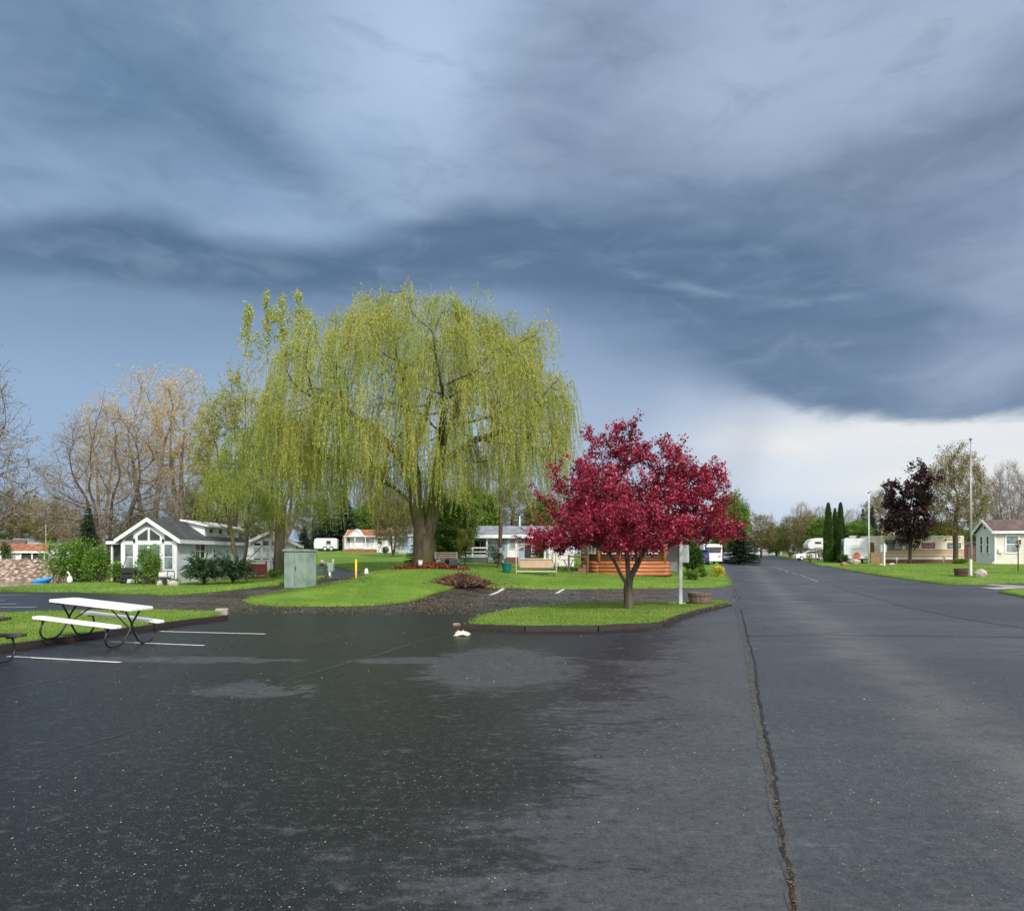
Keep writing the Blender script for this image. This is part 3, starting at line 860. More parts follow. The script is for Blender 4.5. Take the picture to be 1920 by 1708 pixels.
for pts, wd, lab in [([(1390, 1193), (1520, 1190.5), (1640, 1192), (1800, 1193), (1990, 1196)], .04, 'tar seam crossing the road'), ([(1368, 1121.5), (1470, 1123.5), (1540, 1126), (1620, 1129)], .06, 'far tar seam crossing the road'),
                     ([(1366, 1090.5), (1430, 1091.5), (1560, 1092)], .07, 'dark seam at the road mouth'), ([(1560, 1098), (1640, 1121), (1700, 1139), (1800, 1160), (1930, 1180)], .05, 'slanting seam crossing the road'),
                     ([(1590, 1247), (1680, 1246), (1800, 1249)], .012, 'hairline crack in the road'), ([(560, 1270), (640, 1248), (720, 1225), (780, 1205), (850, 1188)], .05, 'slanting seam across the lot'),
                     ([(0, 1438), (180, 1392), (330, 1350)], .015, 'hairline crack across the lot'), ([(-20, 1296), (130, 1272), (260, 1252), (370, 1226), (470, 1200), (620, 1172)], .04, 'scuffed seam beside the picnic table')]:
    strip('road_crack', G0(pts), wd * (.6 if 'lot' in lab or 'table' in lab else 1), .005, MT['seam'] if 'scuffed' not in lab and 'lot' not in lab else MT['dry_tar'], lab, .5, .15, .006)

# ---------------------------------------------------------------- litter on the asphalt
def litter(name, Q, size, off, mat, label, grow=0.0):
    n = len(Q)
    z = Tz(Q[:, 0], Q[:, 1]) + off
    a = rng.uniform(0, PI * 2, n); L = (size + grow * np.clip(Q[:, 1] - 4, 0, 12)) * rng.uniform(.35, 1.3, n) ** 1.6; W = L * rng.uniform(.25, .6, n)
    dx = np.column_stack([np.cos(a), np.sin(a), rng.normal(0, .15, n)]) * L[:, None] / 2
    dy = np.column_stack([-np.sin(a), np.cos(a), rng.normal(0, .25, n)]) * W[:, None] / 2
    c = np.column_stack([Q, z + .004 + rng.random(n) * .004])
    up = np.array([0, 0, 1.]) * (L * .18)[:, None]
    V = np.stack([c - dx, c - dy + up, c + dx, c + dy + up], 1).reshape(-1, 3)
    o = np_mesh(name, V, np.arange(n * 4).reshape(-1, 4), mat)
    return tag(o, label, kind='stuff')
MT['litter'] = leaf('dry_petals', [(0, (.07, .05, .035)), (.45, (.20, .16, .11)), (.8, (.38, .32, .22)), (1, (.55, .53, .48))], .1, .8)
MT['litter_brown'] = leaf('brown_leaf_litter', [(0, (.03, .02, .016)), (.4, (.11, .08, .055)), (.8, (.24, .19, .12)), (1, (.38, .33, .22))], .1, .8)
def rand_lot(n, d0, d1):
    # even in the picture: many near, fewer far
    u = rng.random(n)
    y = 1 / (1 / d0 + u * (1 / d1 - 1 / d0))
    x = rng.uniform(-.72, .72, n) * y
    return np.column_stack([x, y])
Q = rand_lot(21000, 3.2, 34)
k = np.sin(Q[:, 0] * 1.3 + Q[:, 1] * .7) + np.sin(Q[:, 0] * .5 - Q[:, 1] * 1.1 + 2) + rng.normal(0, .8, len(Q))
Q = Q[k > -.1]
litter('leaf_litter', Q, .0095, .002, MT['litter'], 'pale seeds and petals scattered over the asphalt', .0016)
s_off = rng.normal(0, .38, 5200); yy = 1 / (1 / 3.2 + rng.random(5200) * (1 / 22 - 1 / 3.2))
litter('leaf_litter', np.column_stack([2.5 + .28 * yy + s_off * 1.4, yy]), .0095, .002, MT['litter'], 'drift of pale seeds along the tyre swath of the road')
# heavy brown litter behind the island
yy = rng.uniform(22, 39.5, 48000); xx = rng.uniform(-15, 7, 48000)
Q = np.column_stack([xx, yy])
k = (xx > -14 + np.abs(yy - 31) * .3) & (xx < .28 * yy - 1) & (rng.random(48000) < np.clip(.25 + .75 * np.exp(-((xx + 2 + (yy - 28) * -.1) / 5) ** 2), 0, 1))
Q = Q[k]
Q = Q[~inside(Q, np.array(isl))]
Q = Q[~inside(Q, np.array(main))]
litter('leaf_litter', Q, .055, .002, MT['litter_brown'], 'brown blossom litter covering the asphalt behind the island')
# litter caught in the joint and along the kerbs
cr = np.array(crk); tt = rng.random(750) ** .5
ii = np.interp(1 - tt, np.linspace(0, 1, len(cr)), np.arange(len(cr)))
Q = np.column_stack([np.interp(ii, np.arange(len(cr)), cr[:, k]) for k in (0, 1)]) + rng.normal(0, .009, (750, 2))
litter('leaf_litter', Q, .016, .006, leaf('joint_litter', [(0, (.02, .014, .011)), (.5, (.09, .06, .042)), (1, (.24, .175, .125))], .05, .9), 'brown debris caught in the long road joint')
def along(pts, n, sd):
    P = np.array(pts); L = np.cumsum([0] + [np.linalg.norm(b - a) for a, b in zip(P, P[1:])])
    t = rng.random(n) * L[-1]
    return np.column_stack([np.interp(t, L, P[:, k]) for k in (0, 1)]) + rng.normal(0, sd, (n, 2))
litter('leaf_litter', along(H([(-150, 1240), (0, 1215), (150, 1195), (300, 1177), (430, 1160)], 0), 700, .10), .03, .002, MT['litter_brown'], 'brown debris along the kerb by the picnic tables')
litter('leaf_litter', along(H([(870, 1186), (1240, 1180), (1300, 1158), (1380, 1138)], 0), 700, .12), .03, .002, MT['litter_brown'], 'brown debris along the island kerb')
litter('leaf_litter', along(H([(1530, 1058), (1700, 1085.5), (1770, 1094.5), (1925, 1092)]), 900, .3), .05, .004, MT['litter_brown'], 'brown debris along the edge of the trailer lawn')
Q = rng.uniform((-9, 27), (9, 44), (700, 2)); Q = Q[inside(Q, np.array(main))]
litter('leaf_litter', Q, .05, LAWN + .035, MT['litter'], 'fallen petals dotting the rising lawn')
Q = rng.uniform((-2, 17), (8, 26), (260, 2)); Q = Q[inside(Q, np.array(isl))]
litter('leaf_litter', Q, .03, .15, MT['litter'], 'fallen petals dotting the small kerbed island')
litter('leaf_litter', along(H([(1372, 1140), (1378, 1120), (1370, 1104)], 0), 500, .15), .05, .002, MT['litter_brown'], 'brown debris at the road mouth')
litter('leaf_litter', along(H([(370, 1113), (470, 1122), (480, 1134), (700, 1135), (800, 1122), (850, 1110)], 0), 3000, .5), .05, .002, MT['litter_brown'], 'brown debris along the mound edge')
# ================================================================ trees
def unit(v):
    return v / (np.linalg.norm(v, axis=-1, keepdims=True) + 1e-9)

def colonize(attr, paths, step, dk, iters=160, trop=(0, 0, .12), jit=.25, di=1e9):
    """grow a skeleton into a cloud of attraction points; paths: trunk polylines (first starts at the base)"""
    P = []; par = []
    for path in paths:
        last = -1
        pts = [np.array(p, float) for p in path]
        if P:
            d = [np.linalg.norm(q - pts[0]) for q in P]
            last = int(np.argmin(d)); pts = pts[1:]; prev = P[last]
        else:
            P.append(pts[0]); par.append(-1); last = 0; prev = pts[0]; pts = pts[1:]
        for q in pts:
            k = max(1, int(np.linalg.norm(q - prev) / step))
            for t in range(1, k + 1):
                P.append(prev + (q - prev) * t / k + rng.normal(0, step * .06, 3)); par.append(last); last = len(P) - 1
            prev = q
    P = [np.array(p) for p in P]
    A = np.array(attr, float)
    alive = np.ones(len(A), bool)
    pa = np.array(P)
    D = np.linalg.norm(A[:, None] - pa[None], axis=2)
    near = D.argmin(1); dist = D.min(1)
    kids = {}
    trop = np.array(trop)
    for it in range(iters):
        sel = alive & (dist < di)
        if not sel.any(): break
        idx = near[sel]
        u, inv = np.unique(idx, return_inverse=True)
        pa = np.array(P)
        dirs = np.zeros((len(u), 3))
        np.add.at(dirs, inv, unit(A[sel] - pa[idx]))
        dirs = unit(unit(dirs) + trop + rng.normal(0, jit, dirs.shape))
        new = []
        for k, n in enumerate(u):
            if kids.get(n, 0) >= 3: 
                # blocked: drop its attractors
                alive[sel & (near == n)] = False
                continue
            kids[n] = kids.get(n, 0) + 1
            P.append(pa[n] + dirs[k] * step); par.append(int(n)); new.append(len(P) - 1)
        if not new: continue
        Nn = np.array([P[i] for i in new])
        ai = np.where(alive)[0]
        d = np.linalg.norm(A[ai][:, None] - Nn[None], axis=2)
        m = d.min(1); a = d.argmin(1)
        b = m < dist[ai]
        dist[ai[b]] = m[b]; near[ai[b]] = np.array(new)[a[b]]
        alive[dist < dk] = False
    return np.array(P), np.array(par)

def radii(P, par, rb, r0):
    n = len(P)
    tips = np.zeros(n)
    ch = np.bincount(par[par >= 0], minlength=n)
    tips[ch == 0] = 1
    for i in range(n - 1, 0, -1):
        tips[par[i]] += tips[i]
    e = math.log(max(2, tips[0])) / math.log(rb / r0)
    return r0 * tips ** (1 / e), ch

def prisms(A, B, ra, rb, sides=3):
    """many tapered sticks at once"""
    n = len(A)
    t = unit(B - A)
    ref = np.where(np.abs(t[:, 2:3]) < .9, np.array([[0, 0, 1.]]), np.array([[1., 0, 0]]))
    u = unit(np.cross(t, ref)); v = np.cross(t, u)
    V = np.empty((n, 2 * sides, 3))
    ra = np.broadcast_to(ra, n); rb = np.broadcast_to(rb, n)
    for k in range(sides):
        a = 2 * PI * k / sides
        o = u * math.cos(a) + v * math.sin(a)
        V[:, k] = A + o * ra[:, None]; V[:, sides + k] = B + o * rb[:, None]
    base = (np.arange(n) * 2 * sides)[:, None]
    Fq = np.concatenate([base + np.array([[k, (k + 1) % sides, sides + (k + 1) % sides, sides + k]]) for k in range(sides)])
    return V.reshape(-1, 3), Fq

def skeleton_mesh(P, par, r, flare=1.5, flare_h=.8, knots=0.0):
    """one continuous tapered tube mesh per limb chain, thin ones as sticks"""
    n = len(P)
    ch = [[] for _ in range(n)]
    for i in range(1, n): ch[par[i]].append(i)
    VV = []; FF = []; off = 0
    thinA = []; thinB = []; thr = []; thr2 = []
    stack = [(0, None)]
    while stack:
        s, prev = stack.pop()
        chain = [prev] if prev is not None else []
        c = s
        while True:
            chain.append(c)
            if not ch[c]: break
            k = max(ch[c], key=lambda q: r[q])
            for q in ch[c]:
                if q != k: stack.append((q, c))
            c = k
        if len(chain) < 2: continue
        rr = r[chain].copy()
        if prev is not None: rr[0] = min(rr[0], rr[1] * 1.15)
        if rr.max() < .022:
            thinA += list(P[chain[:-1]]); thinB += list(P[chain[1:]]); thr += list(rr[:-1]); thr2 += list(rr[1:])
            continue
        pts = P[chain]
        if prev is None:
            hh = pts[:, 2] - pts[0, 2]
            rr = rr * (1 + (flare - 1) * np.exp(-hh / flare_h * 2.2))
        # light smoothing
        if len(pts) > 3:
            q = pts.copy(); q[1:-1] = pts[:-2] * .25 + pts[1:-1] * .5 + pts[2:] * .25; pts = q
        sides = 14 if rr.max() > .25 else 8 if rr.max() > .08 else 5
        t = unit(np.gradient(pts, axis=0))
        u = np.cross(t[0], [0.3, .9, .1]); u /= np.linalg.norm(u)
        ang = np.arange(sides) * 2 * PI / sides
        rows = []
        lob = 1 + knots * np.sin(ang * 3 + rng.uniform(0, 6)) + knots * .6 * np.sin(ang * 5 + rng.uniform(0, 6))
        for i in range(len(pts)):
            u = u - t[i] * u.dot(t[i]); u /= np.linalg.norm(u) + 1e-9
            w = np.cross(t[i], u)
            rowr = rr[i] * (lob if knots else 1) * (1 + (rng.normal(0, knots * .25, sides) if knots else 0))
            rows.append(pts[i] + np.outer(np.cos(ang) * rowr, u) + np.outer(np.sin(ang) * rowr, w))
        V = np.concatenate(rows)
        m = len(pts)
        i = np.arange(m - 1)[:, None]; k = np.arange(sides)[None]
        f = np.stack([i * sides + k, i * sides + (k + 1) % sides, (i + 1) * sides + (k + 1) % sides, (i + 1) * sides + k], -1).reshape(-1, 4)
        VV.append(V); FF.append(f + off); off += len(V)
    if thinA:
        V, f = prisms(np.array(thinA), np.array(thinB), np.array(thr), np.array(thr2))
        VV.append(V); FF.append(f + off); off += len(V)
    return np.concatenate(VV), np.concatenate(FF)

def leaves(C, L, W, droop=0.0, flat=.5, axis=None, spread=1.0):
    """diamond leaves at centres C"""
    n = len(C)
    ax = unit(rng.normal(0, 1, (n, 3)) * np.array([1, 1, .7])) if axis is None else unit(axis + rng.normal(0, .35 * spread, (n, 3)))
    ax[:, 2] -= droop; ax = unit(ax)
    nr = rng.normal(0, 1, (n, 3)); nr[:, 2] += flat * 2
    sd = unit(np.cross(ax, nr))
    L = L * rng.uniform(.55, 1.4, n)[:, None]; W = W * rng.uniform(.6, 1.35, n)[:, None]
    up = np.cross(sd, ax)
    V = np.stack([C, C + ax * L * .5 + sd * W * .5, C + ax * L - up * L * .08, C + ax * L * .5 - sd * W * .5], 1).reshape(-1, 3)
    return V, np.arange(n * 4).reshape(-1, 4)

def twigs_from(P, par, r, which, per, length, up=.3, segs=3, spread=.8):
    """fine twigs at skeleton nodes; returns stick ends and leaf anchor points with directions"""
    idx = np.repeat(which, per)
    d0 = unit(P[idx] - P[np.maximum(par[idx], 0)])
    d = unit(d0 + rng.normal(0, spread, (len(idx), 3)) + np.array([0, 0, up]))
    p = P[idx].copy()
    L = length * rng.uniform(.5, 1.3, len(idx))[:, None] / segs
    A = []; B = []; lev = []
    for s in range(segs):
        q = p + d * L
        A.append(p); B.append(q); lev.append(np.full(len(p), s))
        p = q; d = unit(d + rng.normal(0, .28, d.shape) + np.array([0, 0, up * .3]))
    return np.concatenate(A), np.concatenate(B), np.concatenate(lev)

def dome_attr(n, rx, ry, zc, up, dn, shell=.25, power=1.0, clumps=0, csz=.2, sq=0):
    """points in a crown: ellipsoid with different upper and lower radii, optionally clumped"""
    if clumps:
        C = unit(rng.normal(0, 1, (clumps, 3))) * (rng.uniform(shell, 1, clumps) ** power)[:, None]
        Q = C[rng.integers(0, clumps, n)] + rng.normal(0, csz, (n, 3))
    else:
        Q = unit(rng.normal(0, 1, (n, 3))) * (rng.uniform(shell ** 3, 1, n) ** (1 / 3 * power))[:, None]
    if sq: Q = Q / (np.abs(unit(Q)) ** sq).sum(1, keepdims=True) ** (1 / sq)
    Q = Q * np.array([rx, ry, 1])
    Q[:, 2] = zc + np.where(Q[:, 2] > 0, Q[:, 2] * up, Q[:, 2] * dn)
    return Q

def tree_root(name, label, loc, group=None, rz=0.0, scale=None):
    o = empty(name, loc, rz, label, 'tree' if 'shrub' not in name and 'bush' not in name else 'bush', group)
    if scale is not None: o.scale = scale
    return o

BK = {'grey': bark('grey_bark', (.17, .14, .115)), 'brown': bark('brown_bark', (.085, .062, .048)),
      'willow': bark('mossy_willow_bark', (.105, .085, .06), (.075, .085, .015)), 'crab': bark('crabapple_bark', (.105, .088, .066)),
      'dark': bark('dark_bark', (.05, .04, .034)), 'poplar': bark('pale_poplar_bark', (.28, .25, .2))}
TW = {'bare': leaf('bare_twigs', [(0, (.13, .108, .09)), (.6, (.25, .212, .175)), (1, (.37, .315, .265))], 0, .9),
      'tan': leaf('tan_twigs', [(0, (.26, .195, .15)), (1, (.46, .36, .28))], 0, .9)}
LF = {
 'willow': leaf('willow_leaves', [(0, (.30, .35, .07)), (.5, (.47, .51, .12)), (.85, (.62, .58, .17)), (1, (.64, .53, .19))], .45, .5, (.33, .42, .09), .4),
 'willow_green': leaf('young_willow_leaves', [(0, (.19, .25, .04)), (.5, (.31, .37, .065)), (1, (.47, .48, .11))], .35, .5, (.15, .24, .03), .5),
 'crab': leaf('crimson_blossom', [(0, (.055, .035, .016)), (.12, (.13, .010, .020)), (.45, (.31, .013, .046)), (.8, (.50, .032, .088)), (1, (.66, .19, .26))], .3, .5, (.15, .010, .028), 1.6),
 'bud': leaf('orange_buds', [(0, (.48, .31, .13)), (.5, (.65, .48, .23)), (1, (.56, .55, .20))], .3, .6),
 'bare_tip': leaf('faint_buds', [(0, (.14, .10, .085)), (1, (.26, .20, .15))], .2, .7),
 'ygreen': leaf('yellow_green_leaves', [(0, (.20, .26, .04)), (.5, (.33, .36, .06)), (1, (.42, .36, .10))], .35, .5),
 'poplar': leaf('poplar_leaves', [(0, (.26, .36, .05)), (.5, (.40, .48, .08)), (.8, (.48, .46, .11)), (1, (.55, .42, .15))], .35, .5),
 'green': leaf('fresh_green_leaves', [(0, (.075, .15, .02)), (.5, (.14, .25, .035)), (1, (.22, .33, .06))], .35, .5, (.08, .15, .02)),
 'dgreen': leaf('dark_green_leaves', [(0, (.02, .05, .012)), (.5, (.04, .085, .02)), (1, (.08, .14, .03))], .2, .5),
 'olive': leaf('olive_leaves', [(0, (.12, .105, .03)), (.5, (.20, .175, .045)), (1, (.29, .235, .07))], .3, .6, (.17, .135, .04)),
 'brownleaf': leaf('reddish_brown_leaves', [(0, (.10, .09, .03)), (.5, (.165, .145, .045)), (1, (.23, .205, .07))], .3, .6),
 'purple': leaf('dark_purple_leaves', [(0, (.014, .007, .009)), (.6, (.032, .013, .017)), (1, (.075, .026, .03))], .12, .4),
 'spruce': leaf('spruce_needles', [(0, (.012, .028, .016)), (.6, (.025, .05, .026)), (1, (.05, .085, .045))], .05, .6),
 'yew': leaf('juniper_needles', [(0, (.02, .055, .022)), (.6, (.045, .10, .04)), (1, (.10, .18, .075))], .1, .6),
 'thuja': leaf('arborvitae_sprays', [(0, (.02, .05, .01)), (.6, (.045, .095, .016)), (1, (.085, .15, .03))], .1, .6),
 'bush': leaf('bright_bush_leaves', [(0, (.06, .15, .014)), (.5, (.12, .25, .024)), (.94, (.22, .35, .05)), (1, (.58, .60, .40))], .3, .5, (.07, .16, .018), 1.2),
 'gold': leaf('golden_leaves', [(0, (.35, .30, .02)), (.5, (.60, .50, .03)), (1, (.70, .62, .10))], .3, .5),
 'orange': leaf('orange_leaves', [(0, (.22, .13, .025)), (.5, (.38, .22, .04)), (1, (.45, .30, .06))], .3, .6),
}

# ---------------------------------------------------------------- the big weeping willow and its kin
def willow(root, H, RX, RY, rb, ztop_frac, n_attr, n_str, zmin, Lmax, seed, leafsz=(.14, .032), step=.55, trunk=None, lpm=13, name='x', lean=(0, 0), lf='willow', sqv=2.4):
    global rng
    rng = np.random.default_rng(seed)
    zc = H * .53
    A = dome_attr(n_attr, RX * .95, RY * .95, zc, H - zc - .5, zc * .45, .3, .8, sq=sqv)
    A = A + np.array([lean[0], lean[1], 0])
    tp = trunk or [[(0, 0, -.3), (.1, 0, H * .10), (-.1, .1, H * .18)], [(-.1, .1, H * .18), (-RX * .22, .3, H * .36)], [(-.1, .1, H * .18), (RX * .12, -.3, H * .38)], [(-.1, .1, H * .18), (-.3, RX * .2, H * .4)], [(-.1, .1, H * .16), (-RX * .5, -.8, H * .27)]]
    P, par = colonize(A, tp, step, step * 1.5, 120, (0, 0, .10), .22)
    r, ch = radii(P, par, rb, .016)
    V, f = skeleton_mesh(P, par, r, 1.35, 1.6, .07)
    np_mesh('trunk', V, f, BK['willow'], root, smooth=True)
    # hanging strands
    hgt = P[:, 2]
    rad = np.hypot((P[:, 0] - lean[0]) / RX, (P[:, 1] - lean[1]) / RY)
    cand = np.where((r < .05) & (hgt > zmin + 1.2))[0]
    wgt = .35 + rad[cand] ** 1.2 + .7 * (hgt[cand] > zc + .35 * (H - zc))
    wgt *= rng.uniform(.2, 1.6, len(cand))
    hub = rng.choice(cand, max(60, int(n_str * .17)), p=wgt / wgt.sum())
    idx = rng.choice(hub, n_str)
    p0 = P[idx] + rng.normal(0, .2, (n_str, 3))
    d0 = unit(P[idx] - P[np.maximum(par[idx], 0)])
    out = np.column_stack([p0[:, 0] - lean[0], p0[:, 1] - lean[1], np.zeros(n_str)])
    dh = unit(d0 * np.array([1, 1, 0]) + unit(out) * .6 + rng.normal(0, .5, (n_str, 3)) * np.array([1, 1, 0]))
    top_k = np.clip((hgt[idx] - zc) / (H - zc), 0, 1)
    room = p0[:, 2] - zmin - rng.uniform(0, 2.9, n_str) + 1.2 * (rad[idx] < .3) * rng.uniform(-.3, 1, n_str)
    Ls = np.clip(np.minimum(room, Lmax * rng.uniform(.2, 1.0, n_str) ** .8 * (1 - .72 * top_k ** .7 * (rng.random(n_str) < .85))), .5, None)
    K = 9
    t = np.linspace(0, 1, K)[None, :, None]
    reach = (rng.uniform(.25, .9, n_str) * np.minimum(1, .35 + Ls / 3) * (1 + .9 * top_k))[:, None, None]
    rise = (rng.uniform(0, .55, n_str) + .55 * top_k * rng.random(n_str))[:, None, None]
    pts = p0[:, None] + dh[:, None] * reach * (1 - np.exp(-3.2 * t)) + np.array([0, 0, 1.])[None, None] * (rise * np.sin(np.minimum(t * 2.6, 1) * PI * .5) * (1 - t) * 1.3 - Ls[:, None, None] * t ** 1.35)
    sway = rng.normal(0, .17, (n_str, 1, 3)) * np.array([1, 1, 0])
    pts = pts + sway * t ** 2 * Ls[:, None, None] * .55 + np.cumsum(rng.normal(0, .035, pts.shape), 1)
    a = pts[:, :-1].reshape(-1, 3); b = pts[:, 1:].reshape(-1, 3)
    V1, f1 = prisms(a, b, .0075, .0065, 3)
    nl = (Ls * lpm).astype(int) + 5
    si = np.repeat(np.arange(n_str), nl)
    tt = rng.random(len(si)) ** .9 * (K - 1.001)
    k = tt.astype(int); fr = (tt - k)[:, None]
    c = pts[si, k] * (1 - fr) + pts[si, k + 1] * fr
    td = unit(pts[si, k + 1] - pts[si, k])
    V2, f2 = leaves(c, leafsz[0], leafsz[1], .25, .2, td + rng.normal(0, .55, td.shape))
    np_mesh('crown', np.concatenate([V1, V2]), [f1, f2 + len(V1)], LF[lf], root)
    return P, par, r

p = at(795, 42)
o = tree_root('willow_tree', 'huge yellow green weeping willow with a mossy trunk on red mulch', p)
trunkW = [[(0, 0, -.5), (.02, 0, .6), (.06, 0, 1.3)], [(.06, 0, 1.2), (-.22, .05, 2.2), (-.4, .1, 3.2), (-.6, .2, 5.0), (-.9, .3, 8.2), (-1.2, .2, 11)], [(.06, 0, 1.3), (.42, -.05, 2.2), (.62, -.1, 3.4), (.9, -.3, 5.6), (1.6, -.2, 8.4), (2.4, 0, 10.5)],
          [(-.4, .1, 3.2), (-1.4, -.3, 4.3), (-2.9, -.6, 5.1), (-4.6, -.9, 5.6)], [(-.6, .2, 5.0), (-2.2, -.6, 7.2), (-4.2, -1.2, 8.6), (-5.6, -1, 9.0)], [(.9, -.3, 5.6), (2.6, .2, 7.0), (4.4, .6, 7.6)], [(-.7, .2, 6.0), (-.2, 1.6, 8.2), (.2, 2.6, 10.5)], [(.9, -.3, 5.4), (1.2, -2.2, 7.0), (1.5, -3.4, 8.6)]]
willow(o, 15.7, 9.0, 7.4, .60, 1, 1900, 6600, 2.3, 4.1, 11, trunk=trunkW, lpm=24, lean=(-.15, 0), sqv=2.12, leafsz=(.115, .029))
p = at(522, 56)
o = tree_root('willow_tree', 'smaller weeping willow with a straight trunk behind the green utility cabinet', p)
willow(o, 12.4, 4.9, 4.0, .36, 1, 560, 1700, 2.9, 4.0, 12, lpm=12, lf='willow_green', step=.55, trunk=[[(0, 0, -.4), (.05, 0, 2.6), (.1, .1, 4.6)], [(.1, .1, 4.4), (-1.0, 0, 6.5), (-1.5, 0, 8.5)], [(.1, .1, 4.4), (.9, .2, 6.5), (1.2, 0, 8.8)]])
p = at(452, 50)
o = tree_root('willow_tree', 'low forked willow leaning beside the pale blue gable cottage', p)
willow(o, 7.8, 2.8, 2.5, .2, 1, 280, 620, 3.1, 3.0, 13, lpm=11, lf='willow_green', step=.4, trunk=[[(0, 0, -.3), (.05, 0, .4)], [(.05, 0, .3), (-.35, 0, 1.4), (-.65, 0, 3.0), (-.9, 0, 4.6)], [(.05, 0, .4), (.35, .1, 2.2), (.4, .2, 4.6)], [(.2, 0, .8), (1.0, .1, 1.9), (1.9, .2, 2.7)]], lean=(-.5, 0))

# ---------------------------------------------------------------- crimson crabapple
rng = np.random.default_rng(21)
p = at(1178, 22.9, .11)
o = tree_root('crabapple_tree', 'round crimson flowering crabapple standing alone on the small kerbed island', p)
A = dome_attr(1600, 2.72, 2.5, 2.6, 2.45, 1.0, .35, .8, 44, .12, sq=2.4)
r2 = np.hypot(A[:, 0] / 3.1, A[:, 1] / 2.7)
A = A[(A[:, 2] > 1.55 + .3 * rng.random(len(A))) & (r2 < 1.08)]
A = np.concatenate([A, np.column_stack([rng.normal(.15, .18, 60), rng.normal(0, .2, 60), rng.uniform(4.6, 5.45, 60)]), np.column_stack([rng.uniform(-2.9, -2.2, 30), rng.normal(0, .3, 30), rng.uniform(1.75, 2.3, 30)]),
                    np.column_stack([rng.uniform(2.0, 3.0, 50), rng.normal(0, .3, 50), rng.uniform(3.4, 4.2, 50)]), np.column_stack([rng.uniform(1.0, 1.8, 50), rng.normal(0, .3, 50), rng.uniform(4.2, 4.9, 50)])])
tp = [[(0, 0, -.15), (.0, 0, .35), (.02, 0, .85)], [(.0, 0, .75), (-.26, 0, 1.05), (-.42, 0, 1.5), (-.62, -.1, 1.72), (-1.2, -.1, 2.0)], [(.02, 0, .85), (-.02, .05, 1.4), (.0, .15, 2.2), (-.15, .2, 3.0)], [(.02, 0, .85), (.24, -.05, 1.3), (.5, -.1, 1.8), (.95, -.2, 2.6), (1.3, -.2, 3.2)], [(.2, -.05, 1.3), (.15, -.5, 1.9), (.1, -1.0, 2.5)]]
P, par = colonize(A, tp, .16, .26, 150, (0, 0, .05), .28)
r, ch = radii(P, par, .135, .006)
V, f = skeleton_mesh(P, par, r, 1.4, .3, .08)
np_mesh('trunk', V, f, BK['crab'], o, smooth=True)
sel = np.where((r < .03) & (P[:, 2] > 1.2))[0]
sel = sel[P[sel, 2] > 1.7]
A_, B_, lev = twigs_from(P, par, r, sel, 2, .42, .15, 3, .9)
V1, f1 = prisms(A_, B_, .005, .004)
cl = np.concatenate([P[sel], B_[rng.random(len(B_)) < .8]])
cl = cl[rng.random(len(cl)) < .9]
flo = np.where(cl[:, 0] < -1.2, 1.80, np.where((cl[:, 0] > .75) & (cl[:, 0] < 2.1), 1.98, 1.72)) + .3 * rng.normal(0, .4, len(cl))
cl = cl[cl[:, 2] > flo - .35 * ((np.abs(cl[:, 0] + 1.45) < .18) | (np.abs(cl[:, 0] - 2.4) < .4))]
k = rng.integers(8, 18, len(cl))
C = np.repeat(cl, k, 0) + rng.normal(0, .052, (k.sum(), 3))
sz = np.repeat(rng.uniform(.7, 1.35, len(cl)), k)
V2, f2 = leaves(C, .072 * sz[:, None], .054 * sz[:, None], .05, .3)
np_mesh('crown', np.concatenate([V1, V2]), [f1, f2 + len(V1)], LF['crab'], o)
print('crab leaves', len(C))

